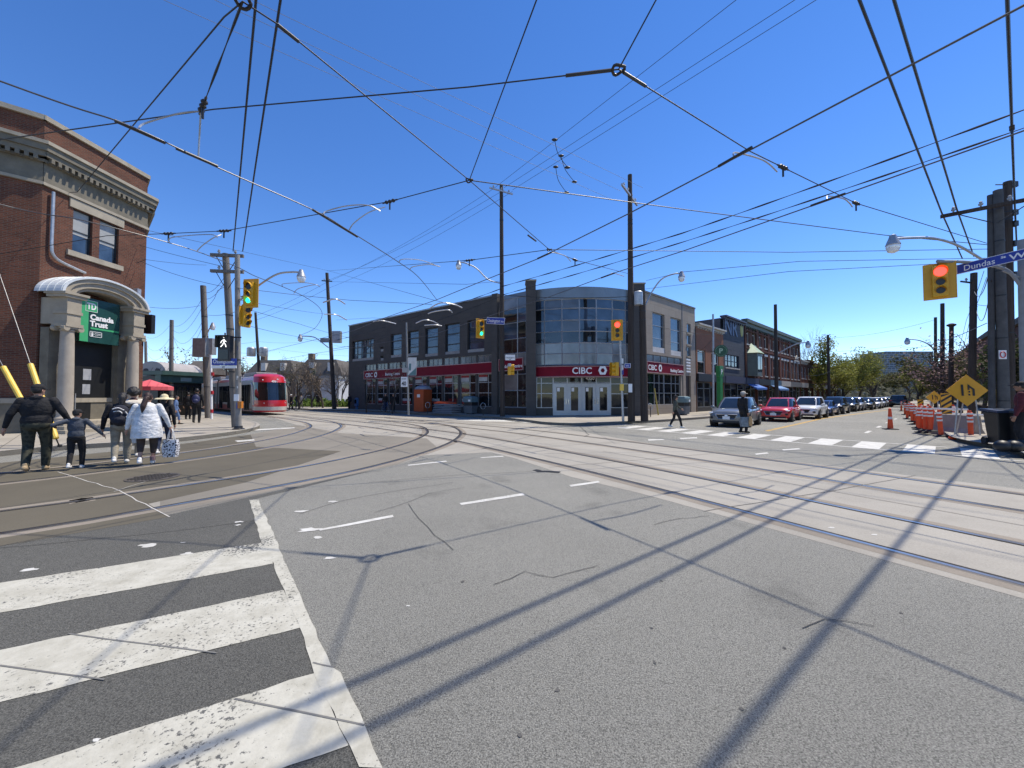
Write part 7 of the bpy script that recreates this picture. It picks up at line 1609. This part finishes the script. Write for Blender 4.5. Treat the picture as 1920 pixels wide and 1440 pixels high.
# carried things ---------------------------------------------------------------
def backpack(label, t, j, c, sz, m_, mark=None):
    k = j['k']; w = local_to(t, V(c) * k); th = thing('backpack', label, 'backpack', w, t.rotation_euler.z)
    m = MB(); m.ell((0, 0, 0), V(sz) * k, 18, 14); m.ell((0, -.05 * k, -.10 * k), V((sz[0] * .8, sz[1], sz[2] * .5)) * k, 14, 10); blob(th, 'bag', m_, m, .012, 3)
    for s in (-1, 1):
        m = MB(); m.tube(catmull([V((s * .11, .04, sz[2] * .8)) * k, V((s * .13, .17, .20)) * k, V((s * .14, .25, .05)) * k], 5), .018, 6); m.build('strap', C_BLK, th, world=False)
    if mark:
        m = MB()
        for a in mark: m.tube(catmull([V(p) * k for p in a], 4), .011, 5)
        m.build('print', SH_W, th, world=False)
    return th
backpack('large black backpack with white print on the woman in khaki trousers', mC, jC, (0, -.25, 1.20), (.19, .13, .26), C_NAVY, [[(-.12, -.12, .16), (-.02, -.15, .19), (.08, -.14, .13)], [(.10, -.13, .10), (.14, -.11, .02), (.12, -.13, -.04)], [(-.1, -.13, .10), (0, -.15, .11), (.05, -.15, .06)]])
backpack('dark blue backpack on the walker beside the stop pole', mI, jI, (0, -.22, 1.22), (.17, .11, .23), mat('blue_nylon', (.018, .022, .075), .6))
def soft_bag(name, label, top, w, d, h, m_, hm, rz=0., hl=.2):
    t = thing(name, label, 'bag', top, rz); m = MB()
    m.loft([[(x * kx * w, y * ky * d, z) for x, y in ((-.5, -.5), (0, -.62), (.5, -.5), (.56, 0), (.5, .5), (0, .62), (-.5, .5), (-.56, 0))] for z, kx, ky in ((-h - hl, .88, .9), (-h * .5 - hl, 1.04, 1.1), (-hl, .95, .55))]); m.build('bag', m_, t, world=False, smooth=50)
    for s in (-1, 1):
        m = MB(); m.tube(catmull([(-w * .25, s * d * .2, -hl), (-w * .08, s * .012, -.02), (w * .08, s * .012, -.02), (w * .25, s * d * .2, -hl)], 5), .009, 5); m.build('handle', hm, t, world=False)
    return t
hE = local_to(mE, jE['hand'][1]); soft_bag('tote_bag', 'black and white spotted tote bag hanging from the white coated woman', hE + V((.02, .02, -.06)), .30, .14, .42, spots('spotted_cloth', (.02, .02, .03), (.62, .62, .64), 26), SH_W, R(10), .26)
soft_bag('shopping_bag', 'small crumpled white bag hanging beside the khaki trousers', local_to(mC, (.30, -.1, .86)), .20, .12, .26, C_WHITE, SH_W, R(30), .1)
hL = local_to(mL, jL['hand'][1]); soft_bag('shopping_bag', 'grey shopping bag carried by the man in black suit', hL + V((-.18, -.06, -.05)), .34, .16, .42, cloth('grey_bag', (.16, .19, .21)), C_BLK, 0, .14); soft_bag('paper_bag', 'brown paper bag carried by the man in black suit', hL + V((.05, -.1, -.05)), .26, .12, .40, cloth('kraft_paper', (.42, .27, .13)), C_BLK, R(60), .12)
# small far figures
for x, y, h, rz, tp, lg, lb in ((558, 764.5, 1.7, 200, C_BLK, C_JEAN, 'far pedestrian in black beside the hedge, left of the pair'), (565, 764, 1.65, 160, C_CREAM, C_KHAKI, 'far pedestrian in pale clothes beside the hedge'), (596, 764, 1.72, 10, C_BLK, C_BLK, 'far pedestrian in black carrying a white bag past the hedge'), (655, 767, 1.68, 60, C_NAVY, C_BLK, 'pedestrian in dark clothes near the blue newspaper box'), (737, 772.5, 1.7, 200, C_BLK, C_BLK, 'person in black standing by the dark bank windows'), (546, 768.5, 1.65, 150, C_BLK, C_BLK, 'cyclist in white helmet beside the streetcar front'), (722, 772.3, 1.7, 230, C_BLK, C_JEAN, 'cyclist in black with blue bicycle on the shaded pavement')):
    g = G(x, y, .146); g = g if g.y < 60 else V((g.x * 52 / g.y, 52, .1))
    cy = 'cyclist' in lb
    t, j = person(lb, g, R(rz), h, tp, lg, SH_B, HAIRK, SKIN, 1.0, .2 if not cy else .25, .0, fine=False, hat=('cap', SH_W) if 'helmet' in lb else None, group=None)
    if cy:
        b = thing('bicycle', 'blue bicycle held by the cyclist in black' if 'blue' in lb else 'dark bicycle of the cyclist in white helmet', 'bicycle', g + V((0, 0, -.1 if 'helmet' in lb else 0)), R(rz) + math.pi / 2)
        for xx in (-.52, .52):
            m = MB(); m.tube([(xx + math.cos(i * .2618) * .33, 0, .34 + math.sin(i * .2618) * .33) for i in range(25)], .02, 6); w_ = m.build('wheel', M_TYRE, b, world=False); m = MB()
            for i in range(8): m.tube([(xx, 0, .34), (xx + math.cos(i * .785) * .32, 0, .34 + math.sin(i * .785) * .32)], .004, 3)
            m.build('spokes', M_ALU, w_, world=False)
        m = MB(); [m.tube([p, q_], .02, 6) for p, q_ in (((-.52, 0, .34), (-.05, 0, .30)), ((-.05, 0, .30), (-.2, 0, .85)), ((-.2, 0, .8), (.38, 0, .82)), ((.38, 0, .9), (.52, 0, .34)), ((-.05, 0, .30), (.4, 0, .78)), ((-.52, 0, .34), (-.18, 0, .75)))]; m.build('frame', mat('bike_blue', (.03, .10, .28), .4) if 'blue' in lb else M_DARK, b, world=False)
        m = MB(); m.tube([(.36, -.28, 1.0), (.38, 0, .95), (.36, .28, 1.0)], .016, 6); m.build('handlebar', M_DARK, b, world=False); m = MB(); m.ell((-.22, 0, .9), (.13, .07, .03)); m.build('saddle', M_DARK, b, world=False)
# settle every blended surface into a plain mesh
bpy.context.view_layer.update(); dg = bpy.context.evaluated_depsgraph_get()
for o in BLOBS:
    me = bpy.data.meshes.new_from_object(o.evaluated_get(dg)); old = o.data; o.modifiers.clear(); o.data = me; me.name = o.name
    if not me.materials: me.materials.append(old.materials[0])
    me.shade_smooth(); bpy.data.meshes.remove(old)
# ================================================================== trees and background
def leafmat(name, c, var=.45):
    m, nt, p = nodes(name)
    tc = nd(nt, 'ShaderNodeTexCoord'); n = nd(nt, 'ShaderNodeTexNoise', Scale=.9, Detail=5.0); nt.links.new(tc.outputs['Object'], n.inputs['Vector'])
    r = ramp(nt, [(.3, c4(c, 1 - var)), (.7, c4(c, 1 + var))]); nt.links.new(n.outputs['Fac'], r.inputs[0]); nt.links.new(r.outputs[0], p.inputs['Base Color'])
    p.inputs['Roughness'].default_value = .7; p.inputs['Specular IOR Level'].default_value = .25
    p.inputs['Subsurface Weight'].default_value = 0
    t = nd(nt, 'ShaderNodeBsdfTranslucent'); nt.links.new(r.outputs[0], t.inputs[0]); mx = nd(nt, 'ShaderNodeMixShader'); mx.inputs[0].default_value = .35
    o = [n_ for n_ in nt.nodes if n_.type == 'OUTPUT_MATERIAL'][0]; nt.links.new(p.outputs[0], mx.inputs[1]); nt.links.new(t.outputs[0], mx.inputs[2]); nt.links.new(mx.outputs[0], o.inputs[0])
    return m
L_SPR = leafmat('spring_leaf', (.20, .205, .042)); L_OLV = leafmat('olive_leaf', (.10, .10, .035)); L_BUD = leafmat('bud_leaf', (.22, .17, .12)); L_DRK = leafmat('dark_leaf', (.045, .06, .022)); L_HDG = leafmat('hedge_leaf', (.11, .17, .03)); L_BLS = leafmat('blossom_bud', (.30, .20, .19))
M_TWIG = mat('twig', (.10, .082, .068), .95, 0, .3, 6)
def tree(name, label, base, h, r, leaf=None, nleaf=0, lsize=.2, seed=1, trunk=.16, depth=4, spread=.62, group=None, bark=M_BARK, fork=.3, ups=.35, cat='tree', leaf_jit=.35):
    rg = random.Random(seed); t = thing(name, label, cat, base, rg.uniform(0, 6), group)
    m = MB(); tw = MB(); tips = []
    def grow(p, d, L, rad, lev):
        n = 3; pts = [p]; q = p; dd = d
        for i in range(n):
            dd = (dd + V((rg.uniform(-1, 1), rg.uniform(-1, 1), rg.uniform(-.4, .8) * ups * 2)) * .16).normalized(); q = q + dd * L / n; pts.append(q)
        (m if lev < 3 else tw).tube(pts, [rad * (1 - .45 * i / n) for i in range(n + 1)], 7 if lev < 2 else 4 if lev < 3 else 3, caps=False)
        if lev >= 2: tips.extend(pts[1:])
        if lev < depth:
            k = rg.choice((3, 3, 4)) if lev else rg.choice((4, 5))
            for i in range(k):
                f = rg.uniform(.35, 1) if i < k - 1 else 1; o = pts[min(n, max(1, int(f * n + .5)))]
                a = rg.uniform(0, 6.283); s = spread * rg.uniform(.7, 1.25); x = dd.orthogonal().normalized(); y = dd.cross(x)
                nd_ = (dd * math.cos(s) + (x * math.cos(a) + y * math.sin(a)) * math.sin(s) + V((0, 0, ups * .35))).normalized()
                grow(o, nd_, L * rg.uniform(.62, .86), rad * .55 * rg.uniform(.8, 1.05), lev + 1)
    grow(V((0, 0, -.1)), V((rg.uniform(-.05, .05), rg.uniform(-.05, .05), 1)), h * fork, trunk, 0)
    zmax = max(p.z for p in tips); rmax = sorted(math.hypot(p.x, p.y) for p in tips)[int(len(tips) * .95)]; kz, kr = h / zmax, r / rmax
    T_ = lambda p: V((p.x * (1 + (kr - 1) * min(1, max(0, p.z) / (h * fork * .8))), p.y * (1 + (kr - 1) * min(1, max(0, p.z) / (h * fork * .8))), p.z * kz))
    for b_ in (m, tw): b_.v = [T_(p) for p in b_.v]
    tips = [T_(p) for p in tips]
    tk = m.build('trunk', bark, t, world=False, smooth=60)
    lf = MB()
    for i in range(nleaf):
        c = rg.choice(tips) + V((rg.gauss(0, 1), rg.gauss(0, 1), rg.gauss(0, .8))) * leaf_jit; s = lsize * rg.uniform(.5, 1.3)
        a = V((rg.uniform(-1, 1), rg.uniform(-1, 1), rg.uniform(-.6, .6))).normalized() * s; b = a.orthogonal().normalized() * s * .55; b.rotate(Matrix.Rotation(rg.uniform(0, 6), 3, a.normalized()))
        lf.add([c - a, c + b, c + a, c - b], [[0, 1, 2, 3]])
    if tw.v:
        if nleaf: tw.m = [0] * len(tw.f); n0 = len(tw.v); tw.v += lf.v; tw.f += [[n0 + j for j in f] for f in lf.f]; tw.m += [1] * len(lf.f)
        tw.build('crown', [M_TWIG, leaf] if nleaf else M_TWIG, t, world=False)
    return t
# green street trees past the terrace
GT_ = 'green street trees past the terrace'
for i, (u, v, h, r, lm, n, lb) in enumerate(((84, -13.4, 11.5, 5.0, L_SPR, 6500, 'nearest yellow green street tree, around the dark pole'), (96, -13.0, 10.8, 4.6, L_SPR, 5200, 'second yellow green street tree past the terrace'), (112, -12.5, 10.5, 5.2, L_SPR, 5200, 'third yellow green street tree with long low branches'), (134, -12, 9.6, 5.4, L_OLV, 2600, 'fourth olive street tree farther down the street'))):
    tree('street_tree', lb, OS(u, v, .1), h, r, lm, n, .17, 20 + i, .26, 4, .6, GT_, leaf_jit=.42)
tree('bare_tree', 'bare tree with upright grey twigs rising behind the green street trees', OS(93, -17, .1), 15.0, 4.6, None, 0, .2, 77, .25, 5, .42, fork=.34, ups=.7)
# trees by the works, right of the street
wt = [(1842, 30, 6.6, 2.6, L_BLS, 800, .10, 'tree with pale blossom buds left of the thick corner pole'), (1800, 34, 7.2, 3.2, L_BLS, 900, .11, 'twiggy budding tree behind the large diamond sign'), (1772, 44, 7.2, 3.4, L_OLV, 2200, .17, 'olive tree behind the striped hazard board'), (1745, 56, 8.0, 4.2, L_OLV, 2400, .21, 'olive tree behind the smaller diamond sign'), (1722, 74, 7.6, 4.6, L_SPR, 2000, .25, 'light green low tree at the far end of the works'), (1706, 100, 8.5, 5.0, L_OLV, 1800, .3, 'far olive tree above the black car'), (1872, 24, 5.0, 2.2, L_DRK, 2200, .13, 'dark leafy small tree behind the thick corner pole'), (1672, 150, 9, 6.0, L_OLV, 1500, .4, 'distant olive tree closing the street'), (1650, 170, 9, 6.0, L_BUD, 1200, .4, 'distant brown tree beside the closing olive tree')]
for i, (x, d_, h, r, lm, n, ls, lb) in enumerate(wt): tree('works_tree', lb, V(((x - 960) / F * d_, d_, .1)), h, r, lm, n, ls, 50 + i, .15, 4, .6, 'trees beside the road works', leaf_jit=.3)
# bare trees by the streetcar
bt = [(562, 46, 6.6, 2.6, L_BUD, 350, 'bare budding tree nearest to the streetcar front'), (586, 50, 7.2, 2.8, L_BUD, 350, 'bare budding tree carrying the parking sign view, second from the streetcar'), (606, 48, 7.0, 2.7, None, 0, 'bare tree just left of the dark pole'), (634, 52, 6.8, 2.6, None, 0, 'bare tree just right of the dark pole'), (545, 55, 7.5, 3.2, L_OLV, 500, 'budding tree half behind the streetcar roof'), (640, 60, 8.0, 2.8, None, 0, 'bare tree touching the end wall of the dark bank')]
for i, (x, d_, h, r, lm, n, lb) in enumerate(bt): tree('bare_tree', lb, V(((x - 960) / F * d_, d_, 0)), h, r, lm, n, .10, 90 + i, .13, 5, .62, 'bare trees by the streetcar', fork=.24, ups=.3, leaf_jit=.2)
for i, (x, y, h, lb) in enumerate(((687, 771, 4.6, 'small bare street tree by the blue newspaper box'), (735, 773.5, 4.8, 'small bare street tree in front of the maroon fascia'))):
    tree('bare_tree', lb, G(x, y, .146), h, 1.5, L_BUD, 80, .07, 120 + i, .07, 4, .55, 'small street trees by the dark bank', fork=.3)
for i, (x, d_, h, r, lb) in enumerate(((352, 92, 13, 6, 'large bare tree behind the green storefront'), (400, 100, 12.5, 6, 'bare tree behind the stop pole'), (318, 96, 10, 5, 'low budding tree left of the large bare tree'), (455, 105, 12, 6, 'bare tree behind the streetcar roof'), (650, 120, 13, 5, 'far bare tree beside the dark bank end'))):
    tree('bare_tree', lb, V(((x - 960) / F * d_, d_, 0)), h, r, L_OLV if i % 2 else L_BUD, 900, .24, 140 + i, .3, 4, .6, 'far bare trees at left', leaf_jit=.6)
# hedge
m = MB(); rg = random.Random(5)
for i in range(2600):
    x = rg.uniform(-30.5, -20.5); c = V((x, 53.5 + rg.gauss(0, .5) + (x + 25) * -.25, abs(rg.gauss(0, .42)) + .1)); a = V((rg.uniform(-1, 1), rg.uniform(-1, 1), rg.uniform(-1, 1))).normalized() * .2; b = a.orthogonal().normalized() * .13; m.add([c - a, c + b, c + a, c - b], [[0, 1, 2, 3]])
tag(m.build('hedge', L_HDG), 'low bright green hedge at the pavement behind the streetcar', 'hedge')
# background buildings -------------------------------------------------------
M_GREYST = brick('grey_stone', (.27, .26, .245), (.22, .215, .205), (.16, .155, .15), .7, .35, msize=.02)
M_ROOFD = mat('dark_roof', (.10, .088, .076), .9, 0, .3, 1.5); M_GRNF = mat('dark_green_front', (.035, .075, .06), .5); M_TANB = brick('tan_brick', (.24, .17, .12), (.20, .14, .10), (.14, .11, .09), .21, .07)
def house(name, label, x0, x1, d0, ztop, wm, d1=None, roof=None, rm=None, rows=(), cols=3, depth=9, extra=None, group=None, wz0=None):
    d1 = d1 or d0; A, B = V(((x0 - 960) / F * d0, d0, 0)), V(((x1 - 960) / F * d1, d1, 0)); t = thing(name, label, 'building', A.lerp(B, .5), 0, group); L = (B - A).length
    hs_ = []
    for z0, z1 in rows:
        for c in range(cols): w_ = L / cols; hs_.append((w_ * (c + .22), w_ * (c + .78), z0, z1))
    m = MB(); dd, nn, P = wall(m, A, B, 0, ztop, hs_, .2); m.build('front_wall', wm, t)
    for h in hs_: wframe(t, P, h, 1, [.5], M_SASH, M_GLASS, .06, .14)
    m = MB(); q = [P(.01, 0, .28), P(L - .01, 0, .28), P(L - .01, 0, depth), P(.01, 0, depth)]; m.prism([(p.x, p.y) for p in q], .05, ztop - .05); m.build('side_walls', wm, t)
    if roof == 'flat': m = MB(); slab(m, P, -.2, L + .2, ztop, ztop + .35, -.25, depth); m.build('cornice', rm or M_ROOFD, t)
    if roof == 'gable':
        m = MB(); e = .3; a0, a1, b0, b1 = P(-e, ztop, -e), P(L + e, ztop, -e), P(-e, ztop, depth + e), P(L + e, ztop, depth + e); r0, r1 = P(-e, ztop + L * .0 + depth * .38, depth / 2), P(L + e, ztop + depth * .38, depth / 2); m.add([a0, a1, b0, b1, r0, r1], [[0, 1, 5, 4], [3, 2, 4, 5], [0, 4, 2], [1, 3, 5], [0, 2, 3, 1]]); m.build('roof', rm or M_ROOFD, t)
    if roof == 'mansard':
        k = 2.9; m = MB(); lo = [P(-.2, ztop, -.2), P(L + .2, ztop, -.2), P(L + .2, ztop, depth), P(-.2, ztop, depth)]; hi = [P(1.6, ztop + k, 1.2), P(L - 1.6, ztop + k, 1.2), P(L - 1.6, ztop + k, depth - 1), P(1.6, ztop + k, depth - 1)]; m.loft([lo, hi]); m.build('roof', rm or M_ROOFD, t)
        m = MB(); slab(m, P, L * .3, L * .3 + .9, ztop + .6, ztop + 2.2, -.1, 1); slab(m, P, L * .7, L * .7 + .9, ztop + .6, ztop + 2.2, -.1, 1); m.build('dormer', M_SASH, t)
        m = MB(); slab(m, P, L * .15, L * .15 + .9, ztop + k - .3, ztop + k + 1.2, 2, 3); m.build('chimney', M_TANB, t)
    return t, P, L
house('corner_house', 'big weathered house with brown mansard roof behind the bare trees', 553, 640, 72, 5.6, M_GREYST, roof='mansard', rm=M_ROOFD, rows=((1.0, 2.4), (3.4, 4.9)), cols=5)
house('brown_house', 'dark brown house behind the streetcar roof and transformers', 462, 552, 80, 6.2, M_TANB, roof='mansard', rm=M_ROOFD, rows=((3.6, 5.2),), cols=4)
house('white_shed', 'pale rendered building between the bare trees and dark bank', 600, 634, 66, 4.6, mat('pale_render', (.42, .43, .45), .8), rows=(), roof='flat', rm=M_GREYP)
house('red_house', 'small red brick house just left of the dark bank end', 634, 668, 84, 6.2, M_BRK3, roof='flat', rows=((3.2, 4.8),), cols=2)
house('chimney_house', 'dark house with chimney peeking over the red brick house', 640, 672, 110, 11, M_TANB, roof='flat', rows=(), depth=8)
t, P, L = house('green_storefront', 'low green cornice storefront at far left beyond the pedestrians', 300, 378, 39, 3.7, M_BLACK, d1=43, roof=None, rows=())
m = MB(); slab(m, P, -.2, L + .2, 3.0, 3.75, -.35, .4); slab(m, P, -.3, L + .3, 3.75, 4.15, -.7, 3); m.build('cornice', M_GRNF, t); m = MB(); slab(m, P, L * .4, L * .66, 3.15, 3.55, -.40, -.35); m.build('sign_panel', mat('pale_green_panel', (.20, .26, .24), .5), t)
for i in range(3): wframe(t, P, (L * (.06 + .31 * i), L * (.33 + .31 * i), .5, 2.7), 2, [.75], M_DARK, M_SHOP, .07, -.02)
house('brick_house', 'small red brick gable house above the green storefront', 338, 372, 62, 5.2, M_BRK3, roof='gable', rows=((3.2, 4.4),), cols=2, depth=6)
house('far_terrace', 'far low terrace seen left of the streetcar', 376, 450, 84, 6.5, M_BRK2, roof='flat', rows=((3.4, 5.2),), cols=6)
# grey painted end wall with rounded top (plain stand-in design)
d_ = 50; A = V(((254 - 960) / F * d_, d_, 0)); B = V(((312 - 960) / F * d_, d_, 0)); t = thing('mural_building', 'grey rounded end wall painted with thin slanting lines at far left', 'building', A.lerp(B, .5)); L = (B - A).length
pts = [V((A.x, d_, 0))] + [V((A.x + L * .5 - L * .5 * math.cos(a), d_, 3.2 + 2.9 * math.sin(a) ** .6)) for a in [math.pi * i / 20 for i in range(21)]] + [V((B.x, d_, 0))]
m = MB(); m.loft([pts, [p + V((0, 6, 0)) for p in pts]]); m.build('end_wall', mat('mural_grey', (.33, .31, .30), .85, 0, .1, 1), t)
m = MB()
for k in range(5): x = A.x + L * (.12 + .13 * k); m.quad(V((x, d_ - .02, 2.6)), V((x + .05, d_ - .02, 2.6)), V((x + 1.75, d_ - .02, 5.3)), V((x + 1.7, d_ - .02, 5.3)))
m.ell((A.x + L * .32, d_ - .02, 4.9), (.35, .03, .28)); m.ell((A.x + L * .70, d_ - .02, 4.9), (.35, .03, .28)); m.build('painted_line', mat('mural_dark', (.05, .045, .05), .8), t)
# red parasol
d_ = 31; c = D(281, 722, d_); t = thing('parasol', 'faded red market parasol beside the brick bank porch', 'parasol', (c.x, c.y, .146)); m = MB(); m.tube([V((c.x, c.y, .146)), D(281, 714, d_)], .03, 6); m.build('pole', M_ALU, t)
ap = D(281, 711.5, d_); ring = [V((c.x + math.cos(i * math.pi / 4) * 1.45, c.y + math.sin(i * math.pi / 4) * 1.45, D(281, 725, d_).z)) for i in range(8)]
m = MB()
for i in range(8): a, b = ring[i], ring[(i + 1) % 8]; m.add([ap, a, b], [[0, 1, 2]]); m.quad(a, b, b - V((0, 0, .28)), a - V((0, 0, .28)))
m.build('canopy', mat('parasol_red', (.60, .10, .12), .8), t)
for i, (x, lb) in enumerate(((350, 'low black planter rail in front of the green storefront, left one'), (338, 'low black planter rail in front of the green storefront, right one'))):
    b = V(((x - 960) / F * 28, 28 + i, .146)); t = thing('patio_fence', lb, 'fence', b); m = MB(); m.box(b + V((0, 0, .5)), (.9, .3, .8)); m.build('panel', M_DARK, t)
    m = MB(); m.tube([b + V((-.6, 0, 1)), b + V((.6, 0, 1))], .025, 5); m.build('rail', M_DARK, t)
# right side street row
rs = [(22, 33, 8.2, M_BRK2, 'dark brick corner building at the right edge behind the poles'), (33, 46, 8.8, M_BRK3, 'dark red brick building behind the cable box pole'), (46, 60, 8.0, M_BRK2, 'brown brick building behind the dark leafy tree'), (60, 78, 8.6, M_BRK3, 'red brick building seen between the works trees'), (78, 96, 8.4, M_BRK2, 'brown brick building behind the blossom twigs'), (96, 118, 8.0, M_BRK3, 'red brick building behind the olive works trees'), (118, 145, 8.5, M_BRK2, 'farthest brick building on the works side')]
for u0, u1, z, wm, lb in rs:
    A, B = O2(u1 - 16, 6.2), O2(u0 - 16, 6.2); t = thing('shop_row_building', lb, 'building', A.lerp(B, .5)); L = (B - A).length; n = max(3, int(L / 3)); hs_ = [(L / n * (k + .25), L / n * (k + .75), 4.6, 6.6) for k in range(n)]
    m = MB(); dd, nn, P = wall(m, A, B, 0, z, hs_, .2); m.build('front_wall', wm, t); [wframe(t, P, h, 1, [.5], M_SASH, M_GLASS, .06, .14, sill=M_CREAM) for h in hs_]
    m = MB(); q = [P(.01, 0, .25), P(L - .01, 0, .25), P(L - .01, 0, 12), P(.01, 0, 12)]; m.prism([(p.x, p.y) for p in q], .05, z - .1); m.build('side_walls', wm, t)
    m = MB(); slab(m, P, 0, L, z - .4, z + .1, -.25, .3); m.build('cornice', M_ROOFD, t); m = MB(); slab(m, P, .1, L - .1, 2.9, 3.6, -.15, .1); m.build('shop_fascia', M_BLACK, t)
    for k in range(n): m = MB(); slab(m, P, L / n * k + .15, L / n * (k + 1) - .15, .5, 2.9, -.03, .05); m.build('shop_window', M_SHOP, t)
# distant towers
M_TWG = glass('tower_glass', (.10, .13, .17), .18, .2); M_TWB = brick('tower_cladding', (.12, .145, .18), (.105, .13, .165), (.24, .27, .31), 3.2, 3.4, msize=.35, rough=.4); M_TWL = mat('tower_light', (.26, .30, .34), .6)
def tower(label, boxes, d_, m_, group='distant towers'):
    x = sum(b[0] + b[1] for b in boxes) / (2 * len(boxes)); t = thing('tower_block', label, 'building', ((x - 960) / F * d_, d_, 0), 0, group)
    for i, (x0, x1, y) in enumerate(boxes):
        m = MB(); X0, X1 = (x0 - 960) / F * d_, (x1 - 960) / F * d_; z = D(x0, y, d_).z; o = i * 3.0; m.prism([(X0, d_ + o), (X1, d_ + o), (X1, d_ + 26), (X0, d_ + 26)], 0, z); b = m.build('tower_volume', m_, t)
        m = MB(); k = 3.6
        while k < z - 1: m.box(((X0 + X1) / 2, d_ + o - .06, k), (X1 - X0 - .6, .2, .5)); k += 3.6
        m.build('floor_band', M_TWL, b)
tower('dark blue grey hospital like tower at the end of the street', [(1648, 1790, 690), (1670, 1760, 658), (1640, 1700, 712)], 300, M_TWB); tower('slim glassy block behind the green street trees', [(1590, 1634, 686), (1594, 1640, 704)], 240, M_TWG); tower('low far block closing the street end', [(1600, 1760, 722)], 330, M_TWB); tower('far block behind the works trees', [(1790, 1850, 690)], 260, M_TWB)
# far tree line all round the horizon
m = MB(); rg = random.Random(9)
for i in range(15000):
    a = rg.uniform(-1.12, 1.12); r_ = rg.uniform(150, 330); c = V((math.sin(a) * r_, math.cos(a) * r_, abs(rg.gauss(0, 3.4)) * (1 + .5 * math.sin(a * 37) * math.sin(a * 11)) + .3)); s = rg.uniform(.6, 1.5); u = V((rg.uniform(-1, 1), rg.uniform(-1, 1), rg.uniform(-1, 1))).normalized() * s; b = u.orthogonal().normalized() * s * .7; m.add([c - u, c + b, c + u, c - b], [[0, 1, 2, 3]])
tag(m.build('distant_woodland', leafmat('far_leaf', (.085, .085, .05), .4)), kind='stuff')
